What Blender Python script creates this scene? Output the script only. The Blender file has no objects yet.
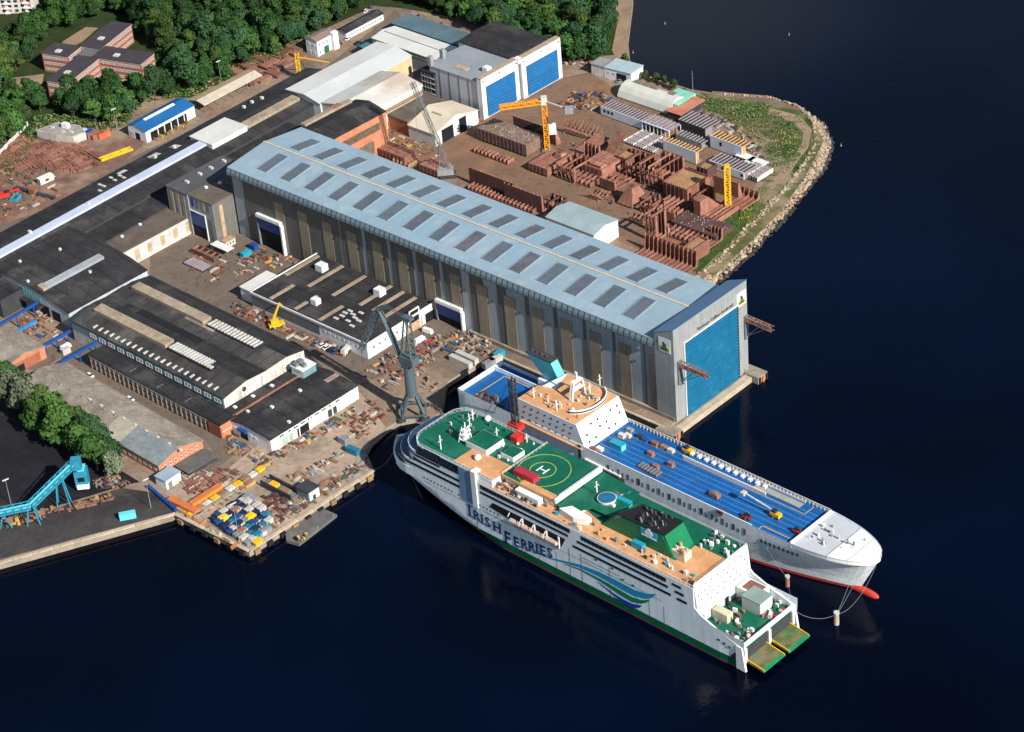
import bpy, bmesh, math, random
from math import radians, sin, cos, pi, hypot
from mathutils import Vector, Matrix
R = random.Random(11)
SC = bpy.context.scene
COL = SC.collection
# ------------------------------------------------------------------ camera
FPX, CAMH, PIT, ROL = 2409.166, 564.685, 0.575415, -0.088795
fw = Vector((0, cos(PIT), -sin(PIT))); r0 = Vector((1, 0, 0)); u0 = r0.cross(fw)
rt = cos(ROL)*r0 + sin(ROL)*u0
up = -sin(ROL)*r0 + cos(ROL)*u0
cam_d = bpy.data.cameras.new('camera'); cam = bpy.data.objects.new('camera', cam_d); COL.objects.link(cam)
cam_d.sensor_width = 36; cam_d.lens = FPX/1024*36; cam_d.clip_start = 5; cam_d.clip_end = 20000
cam.matrix_world = Matrix(((rt.x, up.x, -fw.x, 0), (rt.y, up.y, -fw.y, 0), (rt.z, up.z, -fw.z, CAMH), (0, 0, 0, 1)))
SC.camera = cam
SC.render.resolution_x = 1024; SC.render.resolution_y = 732
# ------------------------------------------------------------------ sky, sun, exposure
SUN_EL, SH_AZ = 34.0, 128.0        # shadows run towards SH_AZ (degrees, from +x)
wld = bpy.data.worlds.new('World'); SC.world = wld; wld.use_nodes = True
nt = wld.node_tree; bg = nt.nodes['Background']; sky = nt.nodes.new('ShaderNodeTexSky')
sky.sky_type = 'NISHITA'; sky.sun_disc = False; sky.sun_elevation = radians(SUN_EL)
sdx, sdy = -cos(radians(SH_AZ)), -sin(radians(SH_AZ))
sky.sun_rotation = math.atan2(sdx, sdy); sky.dust_density = 0.4; sky.air_density = 1.0
nt.links.new(sky.outputs[0], bg.inputs[0]); bg.inputs[1].default_value = 0.08
sl = bpy.data.lights.new('sun', 'SUN'); sl.energy = 5.0; sl.angle = radians(0.5); sl.color = (1.0, 0.95, 0.87)
so = bpy.data.objects.new('sun', sl); COL.objects.link(so)
sd = Vector((sdx*cos(radians(SUN_EL)), sdy*cos(radians(SUN_EL)), sin(radians(SUN_EL))))
so.rotation_euler = sd.to_track_quat('Z', 'Y').to_euler(); so.location = (0, 0, 300)
SC.view_settings.view_transform = 'Standard'; SC.view_settings.look = 'None'
SC.view_settings.exposure = 0.45; SC.view_settings.gamma = 1.0
G = 3.0                              # quay and yard level above the water

# ------------------------------------------------------------------ locating points: a survey of the photo
def ray(px, py):
    return fw*FPX + rt*(px-512) - up*(py-366)
def at(px, py, z=G):
    d = ray(px, py); t = (z-CAMH)/d.z
    return Vector((d.x*t, d.y*t, z))
class Fr:
    """a level local frame: origin, heading"""
    def __init__(s, ox, oy, yaw):
        s.o = Vector((ox, oy)); s.yaw = yaw
        s.e = Vector((cos(yaw), sin(yaw))); s.n = Vector((-sin(yaw), cos(yaw)))
    def loc(s, px, py, z):
        q = at(px, py, z).to_2d()-s.o
        return (q.dot(s.e), q.dot(s.n))
    def w(s, x, y):
        return s.o+s.e*x+s.n*y
    def fy(s, px, py, y0):           # a point on the vertical plane y = y0 -> (x, z)
        d = ray(px, py); d2 = Vector((d.x, d.y)); t = (y0+s.o.dot(s.n))/d2.dot(s.n)
        return ((d2*t-s.o).dot(s.e), CAMH+d.z*t)
    def fx(s, px, py, x0):           # on the plane x = x0 -> (y, z)
        d = ray(px, py); d2 = Vector((d.x, d.y)); t = (x0+s.o.dot(s.e))/d2.dot(s.e)
        return ((d2*t-s.o).dot(s.n), CAMH+d.z*t)

# ------------------------------------------------------------------ materials
MC = {}
def mat(name, col, rough=.75, var=.18, sc=.35, metal=0., spec=.3, streak=None, blot=None, bump=0., rnd=0., lines=None, world=False):
    """var: noise contrast; blot=(colour, scale, amount); lines=(axis, period, dark)"""
    if name in MC: return MC[name]
    m = bpy.data.materials.new(name); m.use_nodes = True; t = m.node_tree; N = t.nodes; Lk = t.links
    p = N['Principled BSDF']; p.inputs['Roughness'].default_value = rough; p.inputs['Metallic'].default_value = metal
    p.inputs['Specular IOR Level'].default_value = spec
    if world:
        g = N.new('ShaderNodeNewGeometry'); co = g.outputs['Position']
    else:
        g = N.new('ShaderNodeTexCoord'); co = g.outputs['Object']
    def noise(scale, det=4., rg=.6, stretch=None):
        n = N.new('ShaderNodeTexNoise'); n.inputs['Scale'].default_value = scale; n.inputs['Detail'].default_value = det; n.inputs['Roughness'].default_value = rg
        if stretch:
            mp = N.new('ShaderNodeMapping'); mp.inputs['Scale'].default_value = stretch; Lk.new(co, mp.inputs[0]); Lk.new(mp.outputs[0], n.inputs[0])
        else: Lk.new(co, n.inputs[0])
        return n.outputs['Fac']
    def remap(s, a, b, lo, hi):
        r = N.new('ShaderNodeMapRange'); r.inputs[1].default_value = a; r.inputs[2].default_value = b; r.inputs[3].default_value = lo; r.inputs[4].default_value = hi
        Lk.new(s, r.inputs[0]); return r.outputs[0]
    def mul(c, f):
        v = N.new('ShaderNodeVectorMath'); v.operation = 'SCALE'
        if isinstance(c, tuple): v.inputs[0].default_value = c
        else: Lk.new(c, v.inputs[0])
        Lk.new(f, v.inputs[3]); return v.outputs[0]
    def mix(f, a, b):
        x = N.new('ShaderNodeMix'); x.data_type = 'RGBA'; Lk.new(f, x.inputs[0])
        if isinstance(a, tuple): x.inputs[6].default_value = (*a, 1)
        else: Lk.new(a, x.inputs[6])
        x.inputs[7].default_value = (*b, 1); return x.outputs[2]
    n1 = noise(sc); n2 = noise(sc*9, 3.)
    c = mul(tuple(col), remap(n1, .3, .7, 1-var, 1+var))
    c = mul(c, remap(n2, .3, .7, 1-var*.6, 1+var*.6))
    if streak:
        c = mul(c, remap(noise(1., 3., .6, streak), .35, .7, 1.08, 1-var*1.3))
    if blot:
        bs = blot if isinstance(blot, list) else [blot]
        for i, (bc, bsx, ba) in enumerate(bs):
            c = mix(remap(noise(bsx, 5., .65), .62-.25*ba, .72-.2*ba, 0., min(1., .35+ba*.7)), c, bc)
    if lines:
        ax, per, dk = lines
        sp = N.new('ShaderNodeSeparateXYZ'); Lk.new(co, sp.inputs[0])
        mm = N.new('ShaderNodeMath'); mm.operation = 'MULTIPLY'; mm.inputs[1].default_value = 1/per; Lk.new(sp.outputs[ax], mm.inputs[0])
        fr = N.new('ShaderNodeMath'); fr.operation = 'FRACT'; Lk.new(mm.outputs[0], fr.inputs[0])
        c = mul(c, remap(fr.outputs[0], .0, .16, dk, 1.))
    if rnd:
        oi = N.new('ShaderNodeObjectInfo'); c = mul(c, remap(oi.outputs['Random'], 0, 1, 1-rnd, 1+rnd))
    Lk.new(c, p.inputs['Base Color'])
    if bump:
        b = N.new('ShaderNodeBump'); b.inputs['Strength'].default_value = bump; b.inputs['Distance'].default_value = .3; Lk.new(n2, b.inputs['Height']); Lk.new(b.outputs[0], p.inputs['Normal'])
    Lk.new(remap(n1, .3, .7, max(.05, rough-.1), min(1, rough+.1)), p.inputs['Roughness'])
    MC[name] = m
    return m
WHITE = mat('white_paint', (.72, .73, .72), .5, .1, .2, streak=(.8, .8, .08))
OFFW = mat('weathered_white', (.6, .58, .53), .7, .2, .3, streak=(.9, .9, .1), blot=((.35, .28, .2), .15, .3))
GREYW = mat('grey_cladding', (.27, .28, .28), .6, .12, .15, streak=(.8, .8, .06))
DARK = mat('dark_opening', (.008, .009, .012), .8, .1)
GLASS = mat('window_glass', (.02, .028, .035), .12, .1, spec=.6)
ROOFD = mat('bitumen_roof', (.034, .032, .034), .9, .3, .09, blot=[((.085, .08, .075), .05, .4), ((.02, .02, .022), .12, .4)], spec=.15, lines=(1, 7.3, .6))
ROOFB = mat('weathered_felt_roof', (.06, .056, .054), .9, .3, .07, blot=[((.13, .12, .105), .06, .5), ((.025, .024, .026), .04, .5)], spec=.15, lines=(0, 8.1, .6))
ROOFG = mat('old_grey_roof', (.28, .24, .195), .95, .3, .12, blot=[((.17, .14, .115), .07, .5), ((.4, .35, .29), .3, .35)], lines=(1, 1.6, .85), spec=.15)
BROWNR = mat('brown_felt_roof', (.13, .105, .085), .95, .22, .1, blot=((.08, .065, .055), .08, .4), spec=.15)
WROOF = mat('white_sheet_roof', (.62, .61, .56), .55, .08, .06, blot=((.48, .46, .42), .03, .3), lines=(0, 3., .93))
BRICK = mat('red_brick', (.33, .115, .065), .9, .2, .6, blot=((.2, .08, .055), .15, .4))
BRICKD = mat('dark_red_brick', (.22, .085, .06), .9, .25, .6, blot=((.14, .06, .05), .15, .4))
BRICKO = mat('orange_brick', (.5, .2, .11), .9, .15, .5, blot=((.36, .14, .08), .15, .4))
RUST = mat('primer_red_steel', (.19, .082, .056), .8, .25, .25, blot=((.3, .14, .085), .3, .5), rnd=.3)
RUSTD = mat('dark_primer_steel', (.1, .05, .045), .85, .25, .25, rnd=.15)
RUSTL = mat('pale_primer_steel', (.27, .12, .085), .8, .18, .25, blot=[((.2, .09, .06), .2, .5), ((.42, .24, .17), .5, .3)], rnd=.25)
STEEL = mat('grey_steel', (.16, .18, .19), .5, .2, .5)
STEELD = mat('dark_steel', (.045, .047, .052), .6, .2, .5)
BLUE = mat('blue_paint', (.012, .07, .28), .5, .15, .5)
BLUED = mat('hall_door_blue', (.02, .05, .2), .5, .15, .4, streak=(.8, .8, .1))
CYAN = mat('sky_blue_louvre', (.015, .2, .36), .45, .14, .3, blot=((.04, .28, .42), .15, .35))
TEAL = mat('turquoise_paint', (.02, .3, .42), .45, .12, .3)
TEALL = mat('light_turquoise_paint', (.14, .62, .66), .45, .1, .3)
GREEN = mat('green_paint', (.01, .14, .06), .5, .15, .4)
YELLOW = mat('yellow_paint', (.72, .42, .02), .5, .15, .6)
ORANGEP = mat('crane_orange_paint', (.75, .3, .02), .5, .15, .6)
RED = mat('red_paint', (.55, .035, .025), .5, .15, .6)
CONC = mat('weathered_concrete', (.3, .255, .2), .95, .2, .25, blot=((.19, .155, .12), .12, .45), spec=.15, world=True)
TIMBER = mat('timber', (.28, .17, .09), .9, .3, 1.5, rnd=.2)
TAN = mat('tan_sheet', (.42, .3, .18), .8, .25, .5)
SKYL = mat('grimy_rooflight', (.34, .27, .19), .6, .25, .3, lines=(0, 2.2, .75))
RUBBER = mat('black_rubber', (.015, .015, .015), .9, .1)
LRUST = mat('orange_rust_stain', (.36, .13, .05), .9, .3, .5)

# ------------------------------------------------------------------ mesh building
class MB:
    def __init__(s): s.v = []; s.f = []; s.m = []
    def add(s, vs, fs, m=0):
        o = len(s.v); s.v += [tuple(v) for v in vs]; s.f += [tuple(i+o for i in f) for f in fs]; s.m += [m]*len(fs); return s
    def box(s, x0, x1, y0, y1, z0, z1, m=0):
        if x0 > x1: x0, x1 = x1, x0
        if y0 > y1: y0, y1 = y1, y0
        if z0 > z1: z0, z1 = z1, z0
        return s.add([(x0,y0,z0),(x1,y0,z0),(x1,y1,z0),(x0,y1,z0),(x0,y0,z1),(x1,y0,z1),(x1,y1,z1),(x0,y1,z1)],
                     [(0,3,2,1),(4,5,6,7),(0,1,5,4),(1,2,6,5),(2,3,7,6),(3,0,4,7)], m)
    def hexa(s, lo, hi, m=0):        # lo, hi: 4 points each, counter-clockwise
        return s.add(list(lo)+list(hi), [(0,3,2,1),(4,5,6,7),(0,1,5,4),(1,2,6,5),(2,3,7,6),(3,0,4,7)], m)
    def prism(s, poly, z0, z1, m=0, mt=None):
        n = len(poly); a = sum(poly[i][0]*poly[(i+1)%n][1]-poly[(i+1)%n][0]*poly[i][1] for i in range(n))
        if a < 0: poly = poly[::-1]
        vs = [(p[0], p[1], z0) for p in poly]+[(p[0], p[1], z1) for p in poly]
        s.add(vs, [(i, (i+1)%n, n+(i+1)%n, n+i) for i in range(n)]+[tuple(range(n))[::-1]], m)
        o = len(s.v)-2*n; s.f.append(tuple(o+n+i for i in range(n))); s.m.append(m if mt is None else mt); return s
    def beam(s, p, q, r=.2, m=0, r2=None, n=4):
        p = Vector(p); q = Vector(q); d = q-p
        if d.length < 1e-5: return s
        d.normalize(); a = d.cross(Vector((0, 0, 1)))
        if a.length < .05: a = d.cross(Vector((1, 0, 0)))
        a.normalize(); b = d.cross(a); r2 = r if r2 is None else r2; vs = []
        for c, rr in ((p, r), (q, r2)):
            for k in range(n):
                t = 2*pi*k/n+pi/n; vs.append(c+a*cos(t)*rr+b*sin(t)*rr)
        return s.add(vs, [(k, n+k, n+(k+1)%n, (k+1)%n) for k in range(n)]+[tuple(range(n)), tuple(range(2*n-1, n-1, -1))], m)
    def extr(s, pts, d, m=0):        # planar polygon pushed along vector d
        n = len(pts); d = Vector(d); a = [Vector(p) for p in pts]; b = [p+d for p in a]
        return s.add(a+b, [(i, (i+1)%n, n+(i+1)%n, n+i) for i in range(n)]+[tuple(range(n))[::-1], tuple(range(n, 2*n))], m)
    def lattice(s, p, q, w, m=0, r=.12, seg=None, side=None):
        p = Vector(p); q = Vector(q); d = (q-p); L = d.length; d.normalize()
        a = d.cross(Vector((0, 0, 1)));
        if a.length < .05: a = Vector((1, 0, 0))
        a.normalize(); b = d.cross(a).normalized(); h = w/2
        cs = [(a+b)*h, (a-b)*h, (-a-b)*h, (b-a)*h]; k = seg or max(2, int(L/w))
        for c in cs: s.beam(p+c, q+c, r*1.25, m)
        for i in range(k):
            u = p+d*L*i/k; v = p+d*L*(i+1)/k
            for j in range(4):
                c0, c1 = cs[j], cs[(j+1)%4]
                s.beam(u+c0, v+c1, r*.75, m) if i % 2 else s.beam(u+c1, v+c0, r*.75, m)
                s.beam(u+c0, u+c1, r*.7, m)
        return s
    def mesh(s, name, mats):
        me = bpy.data.meshes.new(name); me.from_pydata(s.v, [], s.f)
        for x in (mats if isinstance(mats, (list, tuple)) else [mats]): me.materials.append(x)
        if len(me.materials) > 1: me.polygons.foreach_set('material_index', s.m)
        me.update(); return me
    def build(s, name, mats, parent=None, loc=None, yaw=0, stuff=False, smooth=False):
        me = s.mesh(name, mats); o = link(name, me, parent, loc, yaw)
        if smooth: me.shade_smooth()
        if stuff: o['kind'] = 'stuff'
        return o
def link(name, me, parent=None, loc=None, yaw=0):
    o = bpy.data.objects.new(name, me); COL.objects.link(o)
    if parent is not None: o.parent = parent
    if loc is not None: o.location = loc
    if yaw: o.rotation_euler = (0, 0, yaw)
    return o
def tag(o, label, cat, group=None):
    o['label'] = label; o['category'] = cat
    if group: o['group'] = group
    return o
def thing(name, label, cat, x, y, z=G, yaw=0, group=None):
    o = bpy.data.objects.new(name, None); COL.objects.link(o); o.location = (x, y, z); o.rotation_euler = (0, 0, yaw)
    o.empty_display_size = 1
    return tag(o, label, cat, group)
KIDS = {}
def copy_thing(src, x, y, z, yaw, label=None):
    r = src.copy(); COL.objects.link(r); r.location = (x, y, z); r.rotation_euler = (0, 0, yaw)
    if label: r['label'] = label
    for ch in KIDS[src.name]:
        c = ch.copy(); COL.objects.link(c); c.parent = r
    return r
def remember(src):
    KIDS[src.name] = [o for o in COL.objects if o.parent == src]
    return src
def struct(name, mb, m, **k):
    o = mb.build(name, m, **k); o['kind'] = 'structure'; return o
SH = {}
def shared_box(dx, dy, dz, mats, key=None):
    """box centred in x and y, standing on z = 0"""
    ms = mats if isinstance(mats, (list, tuple)) else [mats]
    k = (round(dx, 2), round(dy, 2), round(dz, 2), tuple(m.name for m in ms))
    if k not in SH: SH[k] = MB().box(-dx/2, dx/2, -dy/2, dy/2, 0, dz).mesh('panel', ms)
    return SH[k]
def shared_window(w, h, face, fm, gm):
    k = ('win', round(w, 2), round(h, 2), face, fm.name, gm.name)
    if k not in SH:
        b = MB(); t = .12*min(1, w/1.5)+.04; f = [(0, w, 0, t), (0, w, h-t, h), (0, t, t, h-t), (w-t, w, t, h-t), (w/2-t*.4, w/2+t*.4, t, h-t)]
        for (a0, a1, c0, c1) in f:
            if face == 'y': b.box(a0-w/2, a1-w/2, -.14, .03, c0, c1, 0)
            else: b.box(-.03, .14, a0-w/2, a1-w/2, c0, c1, 0)
        if face == 'y': b.box(-w/2+t, w/2-t, -.06, .03, t, h-t, 1)
        else: b.box(-.03, .06, -w/2+t, w/2-t, t, h-t, 1)
        SH[k] = b.mesh('window', [fm, gm])
    return SH[k]

class Bld:
    """building: W, S, N are roof corners (left, bottom, top) seen in the photo at eave height z"""
    def __init__(s, name, label, W, S, N, z, wall, roof, prof=None, axis='x', yaw=-46., cat='building', U=None, V=None, over=.35, base=G, coping=None, slab=.35, mats=None, wallparts=True):
        w = at(W[0], W[1], z); s.fr = Fr(w.x, w.y, radians(yaw)); f = s.fr
        s.U = U if U else f.loc(*S, z)[0]; s.V = V if V else f.loc(*N, z)[1]
        s.z = z; s.base = base; s.prof = prof or [(0, 0), (1, 0)]; s.axis = axis; s.n = 0
        s.t = thing(name, label, cat, w.x, w.y, base, radians(yaw)); s.wall = wall; s.roofm = roof
        H = z-base; b = MB(); D = s.V if axis == 'x' else s.U; Lg = s.U if axis == 'x' else s.V
        pr = s.prof
        def P(t, a, zz): return (a, t*D, zz) if axis == 'x' else (t*D, a, zz)
        pts = [(0, 0)]+[(t, H+dz-.12) for t, dz in pr]+[(1, 0)]
        A = [P(t, 0, zz) for t, zz in pts]; Bq = [P(t, Lg, zz) for t, zz in pts]; n = len(pts)
        fs = [tuple(range(n)), tuple(range(2*n-1, n-1, -1))]+[(i, n+i, n+(i+1)%n, (i+1)%n) for i in range(n)]
        if axis != 'x': fs = [q[::-1] for q in fs]
        if wallparts: b.add(A+Bq, fs); b.build('wall', wall, s.t)
        s.H = H; s.D = D; s.L = Lg
        for i in range(len(pr)-1):
            (t0, d0), (t1, d1) = pr[i], pr[i+1]
            o0 = -over/D if i == 0 else 0; o1 = over/D if i == len(pr)-2 else 0
            sl = (d1-d0)/(t1-t0); e0 = d0+sl*o0; e1 = d1+sl*o1; a0, a1 = t0+o0, t1+o1
            q = [P(a0, -over, H+e0), P(a1, -over, H+e1), P(a1, Lg+over, H+e1), P(a0, Lg+over, H+e0)]
            if axis == 'x': q = [q[0], q[3], q[2], q[1]]
            rm = roof[i] if isinstance(roof, list) else roof
            bb = MB().hexa([(x, y, zz-.1) for x, y, zz in q], [(x, y, zz+slab-.1) for x, y, zz in q]); bb.build('roof' if len(pr) == 2 else 'roof_slope', rm, s.t)
        if coping:
            c = .45; top = H+slab+.35
            for nm, bx in (('parapet', (-over-.01, s.U+over, -over-.02, -over+c)), ('parapet', (-over-.01, s.U+over, s.V+over-c, s.V+over+.02)), ('parapet', (-over-.02, -over+c, -over+c, s.V+over-c)), ('parapet', (s.U+over-c, s.U+over+.02, -over+c, s.V+over-c))):
                MB().box(*bx, H-.2, top).build(nm, coping, s.t)
    def rz(s, x, y):
        t = (y/s.V if s.axis == 'x' else x/s.U); t = min(1, max(0, t)); pr = s.prof
        for (t0, d0), (t1, d1) in zip(pr, pr[1:]):
            if t <= t1+1e-9: return s.H+d0+(d1-d0)*(t-t0)/(t1-t0)+.25
        return s.H+.25
    def rl(s, px, py):               # photo point on the roof -> local x, y
        z = s.z
        for i in range(12):
            x, y = s.fr.loc(px, py, z); z = s.base+s.rz(x, y)
        return x, y
    def f1(s, face, px, py, off=0):
        a, z = s.fr.fy(px, py, 0) if face == 'y' else s.fr.fx(px, py, s.U)
        return a, z-s.base
    def rect(s, face, p, q, m, name='panel', d=.15, zb=None, zt=None, label=None):
        a0, z1 = s.f1(face, *p); a1, z0 = s.f1(face, *q)
        if zb is not None: z0 = zb
        if zt is not None: z1 = zt
        return s.slab(face, a0, a1, z0, z1, m, name, d, label)
    def slab(s, face, a0, a1, z0, z1, m, name='panel', d=.15, label=None, off=0):
        b = MB()
        if face == 'y': b.box(a0, a1, -d-off, -off+.02, z0, z1)
        else: b.box(s.U-.02+off, s.U+d+off, a0, a1, z0, z1)
        o = b.build(name, m, s.t)
        if label: o['label'] = label
        return o
    def door(s, face, p, q, m=DARK, fm=WHITE, zb=0, name='door', ft=.5):
        a0, z1 = s.f1(face, *p); a1, z0 = s.f1(face, *q); z0 = zb
        if a0 > a1: a0, a1 = a1, a0
        s.slab(face, a0, a1, z0, z1, m, name, .12)
        b = MB()
        for (c0, c1, e0, e1) in ((a0-ft, a0, z0, z1+ft), (a1, a1+ft, z0, z1+ft), (a0, a1, z1, z1+ft)):
            if face == 'y': b.box(c0, c1, -.5, .02, e0, e1)
            else: b.box(s.U-.02, s.U+.5, c0, c1, e0, e1)
        b.build('door_frame', fm, s.t)
        return a0, a1, z1
    def wins(s, face, a0, a1, zs, n, w, h, fm=WHITE, gm=GLASS, off=0, name='window'):
        me = shared_window(w, h, face, fm, gm)
        for zz in zs:
            for i in range(n):
                a = a0+(a1-a0)*(i+.5)/n
                link(name, me, s.t, (a, -off, zz) if face == 'y' else (s.U+off, a, zz))
    def rbox(s, px, py, dx, dy, h, m=WHITE, name='roof_vent', dz=0):
        x, y = s.rl(px, py); o = link(name, shared_box(dx, dy, h+.3, m), s.t, (x, y, s.rz(x, y)-.25+dz)); return o
    def rstrip(s, p, q, w, m=SKYL, name='rooflight', h=.35, along=None):
        x0, y0 = s.rl(*p); x1, y1 = s.rl(*q)
        if abs(x1-x0) > abs(y1-y0): y = (y0+y1)/2; bx = (min(x0, x1), max(x0, x1), y-w/2, y+w/2); k = 'x'
        else: x = (x0+x1)/2; bx = (x-w/2, x+w/2, min(y0, y1), max(y0, y1)); k = 'y'
        lo = [(bx[0], bx[2]), (bx[1], bx[2]), (bx[1], bx[3]), (bx[0], bx[3])]
        MB().hexa([(x, y, s.rz(x, y)-.2) for x, y in lo], [(x, y, s.rz(x, y)+h) for x, y in lo]).build(name, m, s.t); return bx
# ================================================================== THE SETTING
def waterm():
    m = bpy.data.materials.new('harbour_water'); m.use_nodes = True; t = m.node_tree; N = t.nodes; Lk = t.links; p = N['Principled BSDF']
    p.inputs['Roughness'].default_value = .12; p.inputs['IOR'].default_value = 1.33; p.inputs['Specular IOR Level'].default_value = .2
    g = N.new('ShaderNodeNewGeometry')
    n = N.new('ShaderNodeTexNoise'); n.inputs['Scale'].default_value = .35; n.inputs['Detail'].default_value = 6; Lk.new(g.outputs['Position'], n.inputs[0])
    b = N.new('ShaderNodeBump'); b.inputs['Strength'].default_value = .25; b.inputs['Distance'].default_value = .5; Lk.new(n.outputs[0], b.inputs['Height']); Lk.new(b.outputs[0], p.inputs['Normal'])
    n2 = N.new('ShaderNodeTexNoise'); n2.inputs['Scale'].default_value = .006; n2.inputs['Detail'].default_value = 3; Lk.new(g.outputs['Position'], n2.inputs[0])
    r = N.new('ShaderNodeValToRGB'); r.color_ramp.elements[0].position = .35; r.color_ramp.elements[0].color = (.00015, .0009, .0045, 1)
    r.color_ramp.elements[1].position = .68; r.color_ramp.elements[1].color = (.0004, .0034, .016, 1); Lk.new(n2.outputs[0], r.inputs[0])
    # greyer, lighter water colour off the wooded beach
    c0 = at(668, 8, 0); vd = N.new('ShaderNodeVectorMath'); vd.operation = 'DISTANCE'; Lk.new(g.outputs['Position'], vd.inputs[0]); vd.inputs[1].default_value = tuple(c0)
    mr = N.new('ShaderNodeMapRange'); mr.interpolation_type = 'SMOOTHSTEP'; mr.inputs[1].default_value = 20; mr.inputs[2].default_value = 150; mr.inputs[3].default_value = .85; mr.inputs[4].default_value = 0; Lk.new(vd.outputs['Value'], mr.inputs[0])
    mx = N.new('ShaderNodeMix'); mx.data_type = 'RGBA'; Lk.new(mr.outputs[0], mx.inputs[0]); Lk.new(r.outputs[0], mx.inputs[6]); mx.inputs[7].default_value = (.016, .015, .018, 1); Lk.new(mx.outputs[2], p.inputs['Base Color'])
    n3 = N.new('ShaderNodeTexNoise'); n3.inputs['Scale'].default_value = .009; n3.inputs['Detail'].default_value = 4; n3.inputs['Distortion'].default_value = 1.5; Lk.new(g.outputs['Position'], n3.inputs[0])
    m3 = N.new('ShaderNodeMapRange'); m3.inputs[1].default_value = .35; m3.inputs[2].default_value = .65; m3.inputs[3].default_value = .03; m3.inputs[4].default_value = .3; Lk.new(n3.outputs[0], m3.inputs[0]); Lk.new(m3.outputs[0], b.inputs['Strength'])
    return m
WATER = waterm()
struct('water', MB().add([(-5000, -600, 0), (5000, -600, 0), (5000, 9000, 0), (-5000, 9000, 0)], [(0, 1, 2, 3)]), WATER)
YARD = mat('yard_earth', (.27, .195, .14), .95, .22, .05, blot=[((.11, .085, .065), .3, .35), ((.12, .10, .085), .018, .5), ((.27, .2, .145), .03, .3), ((.19, .095, .06), .045, .25)], world=True, spec=.1)
RUSTG = mat('rusty_yard', (.21, .128, .084), .95, .18, .04, blot=[((.09, .065, .05), .35, .35), ((.3, .15, .08), .03, .5), ((.12, .09, .07), .02, .4)], world=True, spec=.1)
ROADM = mat('worn_asphalt', (.155, .12, .095), .95, .15, .08, blot=[((.17, .135, .105), .06, .4), ((.07, .06, .052), .3, .35), ((.2, .16, .125), .5, .2)], world=True, spec=.12)
PALE = mat('pale_yard_concrete', (.37, .28, .205), .95, .18, .06, blot=[((.17, .13, .1), .35, .35), ((.2, .16, .13), .05, .5), ((.4, .32, .25), .09, .3)], world=True, spec=.1)
COALM = mat('coal_ground', (.016, .016, .02), .95, .3, .05, blot=((.055, .052, .052), .02, .3), world=True, spec=.15)
COAL2 = mat('coal_quay_ground', (.05, .045, .045), .95, .3, .05, blot=[((.085, .075, .065), .04, .5), ((.025, .024, .026), .03, .4)], world=True, spec=.12)
GRASS = mat('grass', (.05, .085, .02), .95, .35, .12, blot=[((.16, .135, .06), .05, .5), ((.025, .05, .012), .07, .5)], world=True, spec=.1)
DRYG = mat('dry_grass', (.13, .12, .05), .95, .3, .12, blot=[((.045, .085, .02), .045, .6), ((.32, .24, .16), .035, .5)], world=True, spec=.1)
SANDM = mat('sandy_earth', (.3, .21, .14), .95, .25, .1, blot=((.2, .13, .08), .05, .4), world=True, spec=.1)
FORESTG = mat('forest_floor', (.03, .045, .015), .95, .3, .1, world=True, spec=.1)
def poly(pts, z): return [tuple(at(x, y, z).to_2d()) for x, y in pts]
shore = [(632, -60), (633, 0), (628, 40), (630, 60), (640, 73), (662, 80), (690, 89), (714, 93), (745, 96), (772, 98), (796, 105), (813, 120), (817, 142), (802, 168), (784, 192), (760, 215), (738, 238), (716, 264), (702, 282)]
land = [at(*q) for q in shore]
HF = Fr(65.66595, 813.19866, -.7828962)          # main hall frame: origin at the near bottom corner
HL, HW, HZ, HR = 266.9, 47.03, 36.53, 39.28      # length, width, eave and ridge above the yard
def hw(a, b): q = HF.w(a, b); return Vector((q.x, q.y, G))
land += [hw(-6, 50), hw(-1, 50), hw(-1, -6.5), hw(-30, -6.5), hw(-60, -6.3), hw(-93, -6.5)]
land += [at(*q) for q in [(480, 361), (447, 382), (443, 407), (432, 421), (415, 417), (399, 420), (386, 428), (371, 441), (366, 452), (374, 470), (249, 551), (175, 514), (0, 563)]]
q0 = at(0, 563); q1 = at(175, 514); dv = (q0-q1).normalized()
land += [q0+dv*500, Vector((-1500, 1200, G)), Vector((-1500, 3500, G)), Vector((330, 3500, G))]
LP = [(v.x, v.y) for v in land]
struct('ground', MB().prism(LP, -12, G, 0, 1), [CONC, YARD])
def sheet(name, pts, dz, m, th=None): struct(name, MB().prism(poly(pts, G), G-.3, G+dz), m)
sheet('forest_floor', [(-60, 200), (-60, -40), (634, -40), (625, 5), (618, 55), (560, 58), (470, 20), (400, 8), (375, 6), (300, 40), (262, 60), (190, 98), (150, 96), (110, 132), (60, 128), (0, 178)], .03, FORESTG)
sheet('yard_paving', [(150, 238), (240, 236), (330, 245), (430, 295), (470, 340), (372, 380), (316, 360), (240, 322), (150, 275)], .04, ROADM)
sheet('road', [(14, 366), (74, 334), (100, 345), (226, 432), (246, 446), (215, 470), (196, 468), (214, 452), (205, 440), (60, 358), (40, 372)], .05, ROADM)
sheet('access_road', [(-20, 236), (60, 190), (170, 140), (300, 88), (372, 30), (395, 10), (402, 16), (392, 34), (290, 105), (150, 170), (60, 218), (-20, 262)], .06, ROADM)
sheet('block_yard', [(395, 100), (480, 120), (560, 78), (590, 72), (640, 105), (700, 125), (760, 150), (756, 185), (735, 215), (680, 262), (640, 250), (540, 205), (400, 160), (378, 130)], .04, RUSTG)
sheet('quay_apron', [(226, 470), (262, 442), (360, 392), (386, 428), (371, 441), (366, 452), (374, 470), (249, 551), (175, 514), (165, 492), (200, 478)], .04, PALE)
sheet('coal_yard', [(-60, 350), (20, 385), (60, 440), (120, 470), (140, 482), (122, 486), (60, 505), (-60, 535)], .04, COALM)
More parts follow.
